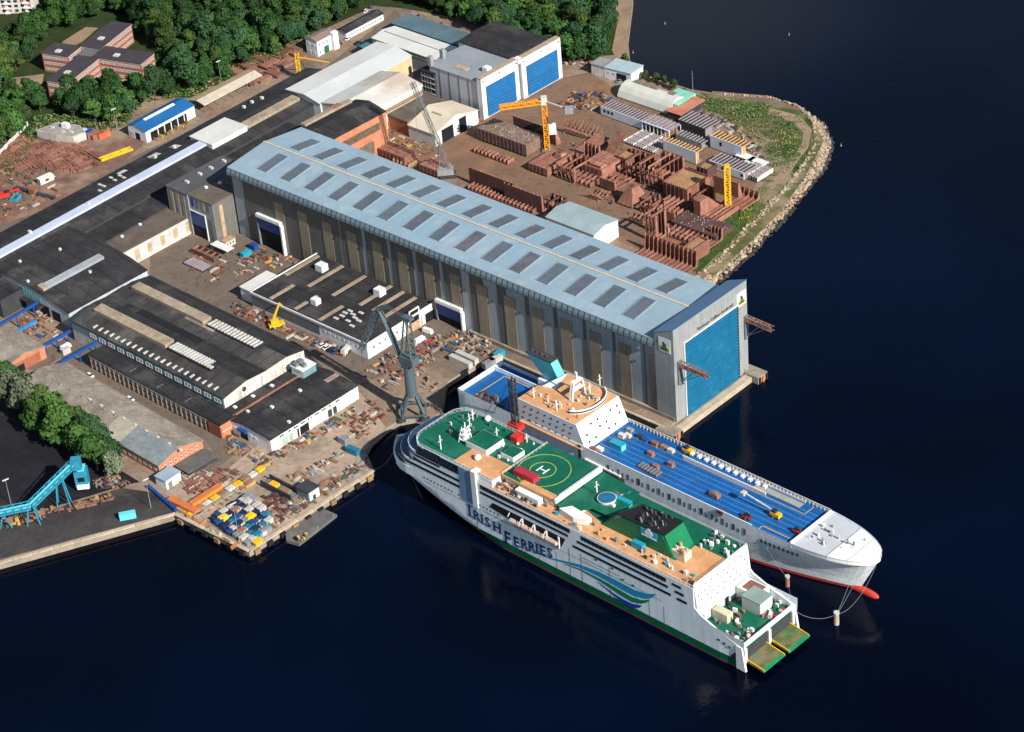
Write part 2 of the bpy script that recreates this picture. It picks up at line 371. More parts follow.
sheet('coal_quay', [(-60, 540), (60, 507), (122, 488), (150, 492), (175, 512), (0, 559), (-60, 575)], .05, COAL2)
sheet('grass_bank', [(700, 92), (760, 102), (806, 112), (824, 140), (806, 175), (780, 212), (752, 240), (716, 274), (694, 272), (676, 264), (705, 232), (738, 208), (768, 180), (770, 158), (752, 138), (722, 116)], .05, DRYG)
sheet('lawn', [(676, 262), (700, 240), (728, 214), (742, 205), (748, 222), (722, 250), (700, 272), (690, 271)], .08, GRASS)
sheet('lawn', [(805, 115), (812, 122), (810, 150), (800, 175), (792, 172), (800, 150)], .08, GRASS)
sheet('path', [(770, 108), (800, 116), (812, 130), (808, 148), (790, 172), (772, 190), (766, 186), (786, 166), (802, 144), (803, 132), (792, 122), (768, 114)], .1, SANDM)
sheet('beach', [(613, -40), (633, -40), (632, 0), (627, 40), (629, 62), (620, 68), (612, 50), (617, 25)], .06, SANDM)
sheet('wood_clearing', [(12, 78), (44, 74), (42, 86), (14, 90)], .1, SANDM)
sheet('school_drive', [(96, 84), (144, 76), (160, 70), (166, 78), (150, 92), (112, 92)], .1, PALE)
sheet('dirt_bank', [(62, 42), (86, 27), (98, 28), (82, 42), (66, 50)], .1, SANDM)
sheet('scrap_ground', [(-20, 150), (40, 128), (120, 128), (150, 138), (120, 165), (60, 205), (-20, 232)], .07, mat('reddish_earth', (.2, .115, .085), .95, .25, .06, blot=[((.33, .25, .18), .03, .5), ((.14, .07, .055), .05, .4)], world=True, spec=.1))
# quay edge: coping stones, fender piles
def along(p, q, step):
    p = at(*p) if not isinstance(p, Vector) else p; q = at(*q) if not isinstance(q, Vector) else q
    d = q-p; n = max(1, int(d.length/step))
    return [(p+d*((i+.5)/n), math.atan2(d.y, d.x), d.length/n) for i in range(n)]
COPE = mat('pale_coping', (.46, .37, .27), .9, .2, .4, rnd=.15)
quays = [((-30, 571), (175, 514)), ((175, 514), (249, 551)), ((249, 551), (374, 470))]
qt = thing('quay_wall', 'pale concrete coping beam along the edge of the old quay', 'quay', at(175, 514).x, at(175, 514).y, G)
for a, b in quays:
    for p, y, l in along(a, b, 8):
        o = link('coping_stone', shared_box(l-.08, 1.6, .45, COPE), qt, (p.x-qt.location.x, p.y-qt.location.y, -.12), y)
for a, b in [(hw(-92, -6.4), hw(-1.5, -6.4))]:
    for p, y, l in along(a, b, 7.5): link('coping_stone', shared_box(l-.08, 1.2, .4, COPE), qt, (p.x-qt.location.x, p.y-qt.location.y, -.1), y)
k = 0
for a, b in quays[1:]:
    for p, y, l in along(a, b, 6.5):
        n = Vector((sin(y), -cos(y), 0)); o = link('quay_fender', shared_box(2.6, 1.1, 2.1, RUBBER if k % 3 else TIMBER), None, p+n*.75+Vector((0, 0, -3.0)), y); k += 1
        tag(o, 'black fender block hung on the quay face below the container lot', 'fender', 'fender blocks along the quay')
# rock revetment
def rocks():
    b = MB(); R2 = random.Random(5)
    outer = [(716, 98), (745, 101), (775, 103), (804, 110), (824, 124), (834, 143), (828, 166), (808, 192), (786, 220), (762, 246), (738, 268), (716, 286)]
    inner = [(712, 94), (745, 96), (772, 98), (796, 106), (812, 122), (815, 142), (800, 168), (783, 190), (758, 214), (738, 236), (716, 262), (694, 277)]
    cubes = [(-1,-1,-1),(1,-1,-1),(1,1,-1),(-1,1,-1),(-1,-1,1),(1,-1,1),(1,1,1),(-1,1,1)]
    for i in range(len(outer)-1):
        o0, o1, i0, i1 = at(*outer[i], 0), at(*outer[i+1], 0), at(*inner[i]), at(*inner[i+1]); L = (o1-o0).length; wd = ((o0-i0).length+(o1-i1).length)/2
        for _ in range(int(L*wd*(.95 if i > 2 else 1.7))):
            u, v = R2.random(), R2.random(); p = (i0.lerp(i1, u)).lerp(o0.lerp(o1, u), v); z = G*(1-v)+.45-.5*v; s = R2.choice((R2.uniform(.25, .6), R2.uniform(.4, 1.15)))*(1.1 if v > .4 else .8)
            M = Matrix.Rotation(R2.uniform(0, 6.3), 3, 'Z') @ Matrix.Rotation(R2.uniform(-.6, .6), 3, 'X')
            vs = [Vector((p.x, p.y, z))+M @ Vector((c[0]*s*R2.uniform(.5, 1), c[1]*s*R2.uniform(.5, 1), c[2]*s*R2.uniform(.4, .75))) for c in cubes]
            b.add(vs, [(0,3,2,1),(4,5,6,7),(0,1,5,4),(1,2,6,5),(2,3,7,6),(3,0,4,7)], 3 if v > .86 else R2.choice((0, 0, 0, 1, 2)))
    o = b.build('shore_rocks', [mat('pale_rock', (.42, .33, .23), .95, .3, .8, world=True), mat('grey_rock', (.22, .2, .17), .95, .3, .8, world=True), mat('brown_rock', (.3, .19, .12), .95, .3, .8, world=True), mat('wet_rock', (.05, .042, .034), .6, .3, .8, world=True)], stuff=True)
    tag(o, 'pale boulder revetment sloping into the dark water round the point', 'rocks')
rocks()
s_ = MB(); sl_o = [(716, 98), (775, 103), (824, 124), (834, 143), (808, 192), (762, 246), (716, 286)]; sl_i = [(712, 91), (772, 96), (812, 121), (815, 142), (782, 190), (736, 236), (700, 280)]
for i in range(6):
    a, b_, c, d = at(*sl_i[i], G-.1), at(*sl_i[i+1], G-.1), at(*sl_o[i+1], -1.), at(*sl_o[i], -1.); s_.add([a, b_, c, d], [(0, 1, 2, 3)]); s_.add([a+Vector((0,0,0)), b_, b_+Vector((0,0,-6)), a+Vector((0,0,-6))], [(0, 1, 2, 3)])
struct('shore_slope', s_, SANDM)

# ------------------------------------------------------------------ trees
def leafm(name, col):
    m = mat(name, col, .75, .3, .35, rnd=.35, spec=.15); return m
LEAF = [leafm('dark_leaves', (.03, .078, .02)), leafm('green_leaves', (.05, .12, .027)), leafm('silver_leaves', (.13, .155, .095)), leafm('bright_leaves', (.045, .10, .022)), leafm('blue_green_leaves', (.03, .075, .028)), leafm('olive_leaves', (.05, .088, .02))]
BARK = mat('bark', (.1, .075, .05), .95, .3, 1.)
def crown_mesh(seed, Rr=4.6, H=9.5, n=760, conical=False, leaf=1.05):
    q = random.Random(seed); vs = []; fs = []
    lobes = []
    for i in range(11):
        t = q.uniform(.0, 1); a = q.uniform(0, 2*pi)
        if conical: z = 2+t*(H-2.2); rr = Rr*(1-t)*.45; ls = Rr*(.55-.35*t)
        else: z = 3.3+t*(H-5); rr = Rr*(.62 if t < .6 else .35)*q.uniform(.4, 1); ls = Rr*q.uniform(.33, .52)
        lobes.append((cos(a)*rr, sin(a)*rr, z, ls))
    lobes.append((0, 0, H-Rr*.5 if not conical else H*.85, Rr*(.5 if not conical else .16)))
    for i in range(n):
        lx, ly, lz, ls = q.choice(lobes); d = Vector((q.gauss(0, 1), q.gauss(0, 1), q.gauss(0, 1))).normalized(); d.z = d.z if d.z > -.35 else -d.z*.5
        p = Vector((lx, ly, lz))+Vector((d.x, d.y, d.z*.85))*ls*q.uniform(.82, 1.12)
        nrm = (d+Vector((q.gauss(0, .45), q.gauss(0, .45), q.gauss(0, .45)))).normalized(); a = nrm.orthogonal().normalized(); b = nrm.cross(a); s = leaf*q.uniform(.35, .8)
        t = q.uniform(0, 6.28); a, b = a*cos(t)+b*sin(t), b*cos(t)-a*sin(t); o = len(vs)
        vs += [p+a*s, p+b*s*.8, p-a*s*.9, p-b*s]; fs.append((o, o+1, o+2, o+3))
    for lx, ly, lz, ls in lobes:     # twiggy heart of every clump
        o = len(vs); s = ls*.72
        vs += [Vector((lx+s, ly, lz)), Vector((lx-s, ly, lz)), Vector((lx, ly+s, lz)), Vector((lx, ly-s, lz)), Vector((lx, ly, lz+s*.9)), Vector((lx, ly, lz-s*.8))]
        fs += [(o, o+2, o+4), (o+2, o+1, o+4), (o+1, o+3, o+4), (o+3, o, o+4), (o+2, o, o+5), (o+1, o+2, o+5), (o+3, o+1, o+5), (o, o+3, o+5)]
    me = bpy.data.meshes.new('crown'); me.from_pydata([tuple(v) for v in vs], [], fs); me.update(); return me
def trunk_mesh(H, r=.3):
    b = MB(); b.beam((0, 0, -.2), (.1, 0, H*.5), r, 0, r*.65, 7); q = random.Random(int(H*10))
    for k in range(5):
        a = k*1.26+q.random(); z = H*q.uniform(.32, .5); b.beam((.05, 0, z), (cos(a)*2.2, sin(a)*2.2, z+H*.22), r*.4, 0, .06, 5)
    return b.mesh('trunk', BARK)
CR = []
for li, con in ((0, 0), (1, 0), (4, 0), (5, 0), (2, 0), (0, 1), (3, 0), (4, 2), (5, 2), (0, 2)):
    me = crown_mesh(len(CR)+3, conical=con == 1, Rr=3.0 if con == 1 else (6.2 if con == 2 else 4.7), H=12 if con == 1 else (13.5 if con == 2 else 10.5), n=2300 if con == 2 else 1500, leaf=.78); me.materials.append(LEAF[li]); CR.append(me)
TRK = trunk_mesh(9.5)
NT = [0]
def tree(x, y, kind, s, label, group=None, name='broadleaf_tree', z=G):
    t = thing(name, label, 'tree', x, y, z, R.uniform(0, 6.28), group); t.scale = (s*R.uniform(.9, 1.12), s*R.uniform(.9, 1.12), s*R.uniform(.85, 1.2))
    link('crown', CR[kind], t); link('trunk', TRK, t); NT[0] += 1; return t
def inpoly(x, y, P):
    c = False; j = len(P)-1
    for i in range(len(P)):
        if (P[i][1] > y) != (P[j][1] > y) and x < (P[j][0]-P[i][0])*(y-P[i][1])/(P[j][1]-P[i][1])+P[i][0]: c = not c
        j = i
    return c
holes = [[(36, 45), (80, 40), (108, 14), (130, 18), (134, 44), (160, 50), (160, 84), (140, 95), (72, 90), (40, 100), (36, 84)], [(-20, -30), (60, -30), (44, 24), (36, 38), (-20, 44)],
         [(610, -40), (640, -40), (640, 70), (608, 60)], [(10, 76), (44, 70), (44, 88), (12, 92)], [(150, 60), (178, 60), (172, 84), (146, 96)]]
regions = [  # ground-level outline in the photo, spacing, kinds, label words
    ([(150, 92), (195, 92), (300, 46), (330, 30), (372, 4), (392, -30), (100, -30), (60, 20), (138, 20), (140, 48), (172, 52), (168, 70)], 8.0, (0, 9, 1, 7, 2, 8, 5, 3, 7)),
    ([(440, 18), (480, 38), (520, 46), (566, 62), (612, 64), (618, 20), (606, -30), (430, -30), (400, 0)], 7.8, (0, 1, 7, 2, 9, 8)),
    ([(-20, 30), (0, 35), (40, 28), (66, 34), (84, 22), (110, 12), (150, -30), (50, -30), (48, 14), (0, 24)], 8.2, (1, 0, 2, 3, 7, 8)),
    ([(-30, 40), (30, 36), (66, 44), (44, 60), (40, 72), (0, 100), (-30, 120)], 8.2, (0, 1, 3, 2, 9, 8)),
    ([(-30, 125), (0, 98), (44, 92), (58, 100), (36, 120), (0, 158), (-30, 180)], 7.4, (5, 1, 0, 3)),
    ([(58, 94), (92, 86), (132, 92), (166, 82), (172, 92), (132, 116), (108, 128), (62, 118)], 7.4, (0, 1, 7, 2, 9)),
]
pts = []
for P, spx, kinds in regions:
    C = [at(*p) for p in P]; x0, x1 = min(c.x for c in C), max(c.x for c in C); y0, y1 = min(c.y for c in C), max(c.y for c in C)
    ri_ = regions.index((P, spx, kinds)); W_ = [(c.x, c.y) for c in C]; HW_ = [[tuple(at(*h).to_2d()) for h in hh] for hh in holes]
    y = y0
    while y < y1:
        x = x0+R.uniform(0, spx)
        while x < x1:
            xx, yy = x+R.uniform(-.4, .4)*spx, y+R.uniform(-.4, .4)*spx
            if inpoly(xx, yy, W_) and not any(inpoly(xx, yy, h) for h in HW_): pts.append((xx, yy, R.choice(kinds), R.uniform(.85, 1.4), ri_))
            x += spx
        y += spx*.88
pts.sort(key=lambda p: p[1])
GRPL = {0: ('dark green broadleaf tree in the wood behind the shipyard', 'dark trees of the wood'), 1: ('dark rounded tree in the wood behind the shipyard', 'dark rounded trees of the wood'),
        2: ('mid green broadleaf tree in the wood behind the shipyard', 'mid green trees of the wood'), 3: ('bright green tree among the darker wood', 'bright trees of the wood'), 5: ('narrow pointed conifer standing in the wood', 'conifers of the wood'), 6: ('bright green tree in the wood behind the shipyard', 'bright trees of the wood')}
rest = []
WHERE = ['in the wood between the offices and the halls', 'in the wood by the beach behind the painting halls', 'in the wood above the brick offices', 'in the wood left of the brick offices', 'in the grove at the left edge above the dump', 'in the belt between the offices and the dump']
TW = {0: 'dark green broadleaf tree ', 1: 'rounded green tree ', 2: 'grey green broadleaf tree ', 3: 'bright green tree ', 5: 'narrow pointed conifer ', 6: 'bright broad tree ', 7: 'tall blue green tree ', 8: 'tall olive green tree ', 9: 'tall dark green tree '}
for i, (x, y, kd, s, ri_) in enumerate(pts):
    if i < 268: lb = TW[kd]+WHERE[ri_]; gr = lb; tree(x, y, kd, s, lb, gr, 'conifer' if kd == 5 else 'broadleaf_tree')
    else: rest.append((x, y, kd, s))
if rest:
    import numpy as np
    VV = []; FF = []; MM = []; off = 0
    src = {}
    for kd in set(r[2] for r in rest):
        me = CR[kd]; a = np.zeros(len(me.vertices)*3); me.vertices.foreach_get('co', a); a = a.reshape(-1, 3)
        src[kd] = (a, [tuple(p.vertices) for p in me.polygons])
    for x, y, kd, s in rest:
        a, f = src[kd]; th = R.uniform(0, 6.28); c, n_ = cos(th)*s, sin(th)*s
        w = np.stack([a[:, 0]*c-a[:, 1]*n_+x, a[:, 0]*n_+a[:, 1]*c+y, a[:, 2]*s*R.uniform(.9, 1.15)+G], 1); VV.append(w)
        FF += [tuple(i+off for i in t) for t in f]; MM += [{0: 0, 1: 0, 2: 1, 3: 1, 5: 0, 7: 0, 9: 0, 8: 1}.get(kd, 2)]*len(f); off += len(a)
    me = bpy.data.meshes.new('far_wood'); me.from_pydata(np.concatenate(VV).tolist(), [], FF)
    for m in (LEAF[0], LEAF[1], LEAF[3]): me.materials.append(m)
    me.polygons.foreach_set('material_index', MM); me.update(); o = link('far_wood', me); o['kind'] = 'stuff'; tag(o, 'far part of the dense green wood beyond the shipyard', 'wood')
print('trees', len(pts), 'rest', len(rest))
# the row of trees between the coal yard and the long old shed
for (px, py, kd, s, lb) in [(8, 408, 4, 1.35, 'silvery willow at the left end of the row by the coal yard'), (26, 414, 4, 1.25, 'silver grey willow, second from the left in the row by the coal yard'), (44, 412, 3, 1.0, 'bright green tree beside the silver willows'),
        (40, 432, 6, 1.15, 'bright green tree nearest the coal heap'), (56, 428, 6, 1.3, 'large bright green tree in the row along the old shed'), (64, 444, 6, 1.3, 'broad green tree in the middle of the row by the coal yard'),
        (76, 440, 3, 1.25, 'green tree pressed against the old grey roof'), (84, 456, 6, 1.2, 'green tree right of the middle of the row'), (94, 452, 2, 1.2, 'dark green tree beside the patched shed roof'), (98, 470, 1, 1.15, 'dark tree near the turquoise conveyor'), (110, 466, 2, 1.0, 'dull green tree at the right end of the row'), (116, 478, 4, .8, 'small grey green tree by the patched roof eave'),
        (8, 384, 2, .8, 'small dark tree behind the left brick shed'), (0, 392, 3, .9, 'green tree at the left edge behind the silver willow')]:
    w = at(px, py); tree(w.x, w.y, kd, s*1.38, lb)
for (px, py, s, lb) in [(646, 80, .55, 'small green tree by the arched tent'), (656, 83, .6, 'bushy green tree behind the arched tent'), (664, 86, .5, 'low green tree near the shore'), (674, 90, .6, 'green tree at the shore near the flagpole'), (625, 66, .6, 'green bush by the white cabin at the shore'), (684, 95, .35, 'shrub beside the flagpole'), (622, 73, .4, 'small shrub behind the white cabin')]:
    w = at(px, py); tree(w.x, w.y, 3, s, lb, None, 'small_tree')
def leafbed(name, P, n, m, label, hmax=1.1, cat='shrubs', seed=3, sz=1.):
    q = random.Random(seed); C = [at(*p) for p in P]; W_ = [(c.x, c.y) for c in C]; x0, x1 = min(c.x for c in C), max(c.x for c in C); y0, y1 = min(c.y for c in C), max(c.y for c in C); b = MB(); k = 0
    while k < n:
        x, y = q.uniform(x0, x1), q.uniform(y0, y1)
        if not inpoly(x, y, W_): continue
        k += 1; hh = q.uniform(.2, hmax); mi = q.randrange(len(m))
        for j in range(9):
            p = Vector((x+q.gauss(0, 1.5), y+q.gauss(0, .8), G+.1+q.uniform(0, hh))); nr = Vector((q.gauss(0, .5), q.gauss(0, .5), 1)).normalized(); a = nr.orthogonal().normalized()*sz*q.uniform(.2, .5); c = nr.cross(a)
            b.add([p+a, p+c, p-a, p-c], [(0, 1, 2, 3)], mi)
    o = b.build(name, m, stuff=True); tag(o, label, cat)
YEL = mat('yellow_flowers', (.4, .36, .03), .9, .2, .5); DRYL = mat('dry_stalks', (.25, .2, .1), .95, .25, .5)
leafbed('shrub_cover', [(722, 118), (760, 110), (800, 118), (806, 150), (772, 186), (728, 232), (700, 264), (690, 262), (736, 205), (770, 176), (768, 150), (750, 134)], 380, [LEAF[1], LEAF[0], DRYL, LEAF[1], LEAF[0]], 'low green and yellow scrub on the waste ground of the point', .7)
leafbed('flower_patch', [(770, 130), (792, 124), (800, 140), (790, 158), (776, 160), (768, 150)], 70, [YEL, LEAF[3], LEAF[1], DRYL], 'patch of yellow flowering weeds inside the bend of the path', seed=8)
leafbed('flower_patch', [(734, 214), (752, 206), (756, 214), (742, 222)], 20, [YEL, LEAF[3]], 'small yellow weed patch beside the yellow crane mast', seed=9)
leafbed('shrub_cover', [(686, 94), (716, 100), (770, 106), (760, 118), (720, 114), (696, 106)], 500, [LEAF[1], LEAF[3], DRYL], 'scrub along the northern edge of the point', seed=4)
leafbed('hedge', [(90, 80), (150, 78), (166, 66), (178, 62), (180, 50), (160, 48), (158, 60), (140, 76), (92, 76)], 300, [LEAF[1], LEAF[0]], 'low hedge planting round the brick office building', 2., 'hedge', 5, 1.6)
leafbed('undergrowth', [(60, 122), (110, 132), (128, 124), (130, 112), (150, 100), (190, 98), (262, 66), (330, 40), (322, 30), (250, 58), (190, 88), (110, 118), (40, 116), (0, 170), (6, 178), (50, 130)], 700, [LEAF[1], LEAF[3], DRYL], 'rough undergrowth at the foot of the wood', 2., 'undergrowth', 6, 1.6)
# ================================================================== THE GREAT BUILDING HALL
def great_hall():
    t = thing('shipbuilding_hall', 'huge grey shipbuilding hall with pale blue roof and sky blue sea gate', 'hall', 0, 0, G, -.7828962)
    o = HF.w(-HL, 0); t.location = (o.x, o.y, G); L, W, H, RG = HL, HW, HZ, HR; BX = 10.
    BG = mat('blue_grey_cladding', (.29, .325, .345), .5, .1, .1, streak=(.7, .7, .05)); TP = mat('taupe_wall', (.115, .108, .097), .7, .15, .15, streak=(.8, .8, .06))
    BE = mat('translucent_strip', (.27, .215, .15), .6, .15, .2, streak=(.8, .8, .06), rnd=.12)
    RF = mat('hall_roof_sheet', (.27, .365, .425), .42, .09, .03, blot=[((.22, .34, .42), .02, .4), ((.36, .44, .47), .09, .3)], lines=(0, 5.3, .93), spec=.45)
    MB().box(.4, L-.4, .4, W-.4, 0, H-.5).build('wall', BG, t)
    for s, nm in ((0, 'roof_slope'), (1, 'roof_slope')):
        y0, y1 = (-.6, W/2) if s == 0 else (W/2, W+.6); z0, z1 = (H, RG) if s == 0 else (RG, H)
        lo = [(-.8, y0, z0-.5), (L-2, y0, z0-.5), (L-2, y1, z1-.5), (-.8, y1, z1-.5)]
        MB().hexa(lo, [(a, b, c+.5) for a, b, c in lo]).build(nm, RF, t)
    b = MB(); b.box(-.8, L-BX, W/2-.45, W/2+.45, RG-.1, RG+.35); b.build('ridge_cap', mat('ridge_beige', (.55, .46, .33), .7, .15, .3), t)
    # south-west wall: dark taupe strips, narrowing towards the sea gate
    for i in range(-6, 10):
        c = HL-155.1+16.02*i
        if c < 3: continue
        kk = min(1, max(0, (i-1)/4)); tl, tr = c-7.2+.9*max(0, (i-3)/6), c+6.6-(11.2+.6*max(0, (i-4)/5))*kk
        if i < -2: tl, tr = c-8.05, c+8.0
        MB().box(max(.4, tl), tr, .22, .41, 0, H-1.).build('dark_wall_strip', TP, t)
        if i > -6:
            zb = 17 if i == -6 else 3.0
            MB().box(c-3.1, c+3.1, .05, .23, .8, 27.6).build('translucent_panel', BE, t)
        if i > -4: MB().box(c+5.2, c+5.8, -.25, .2, 21, 22).build('wall_vent', STEELD, t)
    # eave gallery
    b = MB(); b.box(-.6, L-BX, -1.9, -.62, H-3.4, H-3.1); b.build('gallery_floor', STEELD, t)
    b = MB(); b.add([(-.6, -1.8, H-3.1), (L-BX, -1.8, H-3.1), (L-BX, -.65, H-.35), (-.6, -.65, H-.35)], [(0, 1, 2, 3)]); b.build('gallery_screen', mat('gallery_mesh', (.16, .22, .25), .6, .1, .3), t)
    b = MB(); n = 84
    for i in range(n+1):
        x = -.6+(L-BX+.6)*i/n; b.beam((x, -1.86, H-3.1), (x, -.68, H-.2), .14)
    b.beam((-.6, -1.85, H-1.9), (L-BX, -1.85, H-1.9), .12); b.build('gallery_railing', STEELD, t, stuff=True)
    # rooflights
    sl = mat('rooflight_sheet', (.10, .125, .15), .5, .15, .3, rnd=.1); slr = mat('patched_rooflight', (.11, .115, .135), .6, .3, .25, blot=((.2, .12, .115), .22, .3))
    for r in range(2):
        for i in range(15):
            x0 = HL-253.3+15.82*i; x1 = x0+6.3; ya, yb = (5.6, 19.8) if r == 0 else (27.1, 40.9)
            m = slr if (r, i) in ((0, 8), (0, 10), (1, 9)) else sl
            def z(y): return H+(RG-H)*(1-abs(y-W/2)/(W/2))
            o = MB().hexa([(x0, ya, z(ya)-.1), (x1, ya, z(ya)-.1), (x1, yb, z(yb)-.1), (x0, yb, z(yb)-.1)], [(x0, ya, z(ya)+.28), (x1, ya, z(ya)+.28), (x1, yb, z(yb)+.28), (x0, yb, z(yb)+.28)]).build('rooflight', m, t)
            b = MB()
            for k in range(1, 8):
                y = ya+(yb-ya)*k/8; b.box(0, x1-x0, y-.09, y+.09, z(y)+.2, z(y)+.42)
            b.build('glazing_bar', STEEL, o, (x0, 0, 0))
            k_ = MB(); [k_.hexa([(xa, ya-.2, z(ya)-.1), (xa+.25, ya-.2, z(ya)-.1), (xa+.25, yb+.2, z(yb)-.1), (xa, yb+.2, z(yb)-.1)], [(xa, ya-.2, z(ya)+.45), (xa+.25, ya-.2, z(ya)+.45), (xa+.25, yb+.2, z(yb)+.45), (xa, yb+.2, z(yb)+.45)]) for xa in (x0-.25, x1)]; k_.build('kerb', mat('kerb_grey', (.2, .26, .3), .5), o)
    # head box over the sea gate
    hb = mat('gate_house_cladding', (.28, .29, .29), .55, .1, .15, streak=(.8, .8, .08))
    HBM = mat('gate_house_top', (.10, .2, .33), .55, .1, .1)
    z0, z1 = 43.2-G, 47.2-G
    MB().hexa([(L-BX, -.6, 0), (L, -.6, 0), (L, W+.6, 0), (L-BX, W+.6, 0)], [(L-BX, -.6, z0), (L, -.6, z1), (L, W+.6, z1), (L-BX, W+.6, z0)]).build('gate_house', hb, t)
    MB().hexa([(L-BX-.1, -.8, z0+.01), (L+.1, -.8, z1+.01), (L+.1, W+.8, z1+.01), (L-BX-.1, W+.8, z0+.01)], [(L-BX-.1, -.8, z0+.3), (L+.1, -.8, z1+.3), (L+.1, W+.8, z1+.3), (L-BX-.1, W+.8, z0+.3)]).build('gate_house_roof', HBM, t)
    b = Fr(t.location.x, t.location.y, -.7828962)
    ya, za = b.fx(684, 345.5, L); yb, zb = b.fx(736.5, 307, L); z2 = max(za, zb)-G
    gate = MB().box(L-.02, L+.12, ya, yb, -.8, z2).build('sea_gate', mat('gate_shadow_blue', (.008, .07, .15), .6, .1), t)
    n = 24
    for i in range(n):
        zz = -.8+(z2+.8)*i/n; hh = (z2+.8)/n
        MB().hexa([(L+.1, ya, zz), (L+.5, ya, zz+hh*.15), (L+.5, yb, zz+hh*.15), (L+.1, yb, zz)], [(L+.1, ya, zz+hh*.6), (L+.85, ya, zz+hh*.6), (L+.85, yb, zz+hh*.6), (L+.1, yb, zz+hh*.6)]).build('gate_slat', CYAN, gate)
    MB().box(L+.1, L+.55, ya-.5, ya-.05, -.8, z2+.4).build('gate_guide', WHITE, t); MB().box(L+.1, L+.6, yb+.05, yb+.5, -.8, z2+.4).build('gate_guide', STEELD, t)
    MB().box(L+.1, L+.5, ya-.5, yb+.5, z2+.42, z2+.8).build('gate_lintel', WHITE, t)
    # lettering above the gate, and the yard's square mark
    def text(s, size, m, name, place, parent=t, ext=.04, bold=.0):
        c = bpy.data.curves.new('lettering', 'FONT'); c.body = s; c.size = size; c.extrude = ext; c.offset = bold; c.resolution_u = 2
        o = bpy.data.objects.new('lettering', c); COL.objects.link(o); bpy.context.view_layer.update()
        me = bpy.data.meshes.new_from_object(o); COL.objects.unlink(o); bpy.data.objects.remove(o); me.materials.clear(); me.materials.append(m)
        q = link(name, me, parent); q.matrix_local = place; return q
    great_hall.text = text
    def face(px, py): return b.fx(px, py, L)
    (y0, zt0), (y1, zt1) = face(697, 328.5), face(733, 302)
    M = Matrix(((0, 0, 1, L+.1), (1, 0, 0, y0), (0, 1, 0, zt0-G-1.2), (0, 0, 0, 1)))
    q = text('Flensburger Schiffbau-Gesellschaft', 1, mat('dark_lettering', (.06, .07, .08), .6), 'lettering', M, bold=.01)
    bpy.context.view_layer.update(); wd = q.dimensions.x; sc_ = (y1-y0)/wd; q.matrix_local = M @ Matrix.Diagonal((sc_, sc_*1.25, 1, 1))
    lime = mat('lime_mark', (.5, .55, .12), .6); navy = mat('navy_mark', (.03, .05, .08), .6)
    def mark(P, ex):   # a small ship mark on a white square with a lime border
        b2 = MB()
        for (x0, x1, zz0, zz1, m, d) in ((-3.1, 3.1, 0, 6.6, 0, .12), (-2.5, 2.5, .5, 3.0, 1, .18), (-1.9, 1.9, 1.1, 1.9, 2, .24), (-1.2, 1.3, 2.1, 2.6, 2, .24), (-.7, .1, 2.8, 4.9, 2, .24), (.3, .9, 2.8, 4.2, 2, .24)):
            if ex: b2.box(0, d, x0, x1, zz0, zz1, m)
            else: b2.box(x0, x1, -d, 0, zz0, zz1, m)
        b2.build('yard_mark', [WHITE, lime, navy], t, P)
    mark((L+.03, 43.9, 33.8), True); mark((L-4.6, -.63, 32.5), False)
    # doors in the south-west wall
    for (p0, p1, zs) in (((258, 214.5), (286.5, 256), 10), ((437.2, 300), (464.8, 332.5), 4)):
        a0, z1 = b.fy(*p0, 0); a1, zq = b.fy(*p1, 0); z1 -= G
        MB().box(a0, a1, .02, .3, 0, z1).build('door_opening', DARK, t)
        MB().box(a0, a1, -.75, -.1, zs, z1-.3).build('door', BLUED, t)
        MB().box(a0-.1, a1+.1, -1.6, .1, z1-.3, z1+1.3).build('door_canopy', WHITE, t)
        MB().box(a1-.1, a1+.8, -1.6, .1, 0, z1-.3).build('door_jamb', WHITE, t); MB().box(a0-.6, a0, -1.0, .1, 0, z1-.3).build('door_jamb', STEEL, t)
    MB().box(150, L-1, -.9, .38, 0, 1.7).build('plinth', CONC, t)
    return b
HB = great_hall(); text = great_hall.text
# piers at the gate and the gangway booms
for (a, c, lb) in ((.5, -6.8, 'square concrete pier head at the near corner of the sea gate'), (2.5, 47.6, 'square concrete pier head at the far corner of the sea gate')):
    w = HF.w(a, c); t = thing('pier_head', lb, 'pier', w.x, w.y, 0, HF.yaw)
    MB().box(-4.5, 5, -3.2, 3.2, -8, 3.3).build('pier_block', CONC, t)
    for k in (-2.3, 0, 2.3): MB().box(5, 5.6, k-.5, k+.5, -1, 3).build('fender', mat('orange_fender', (.6, .16, .03), .7) if k == 0 else RUBBER, t)
    b = MB(); [b.beam((x, -3., 3.3), (x, -3., 4.5), .08) for x in range(-4, 5, 2)]; b.beam((-4, -3., 4.5), (4, -3., 4.5), .07); b.build('railing', STEEL, t)
w = HF.w(0, 0)
sill = thing('dock_sill', 'pale concrete sill between the piers in front of the sea gate', 'quay', w.x, w.y, 0, HF.yaw)
MB().box(-.9, 4.2, -3.5, 44.3, -8, 2.4).build('sill_beam', mat('sill_concrete', (.44, .36, .27), .9, .2, .3), sill); MB().box(.9, 1.6, -3.5, 44.3, 2.4, 3.0).build('sill_kerb', CONC, sill)
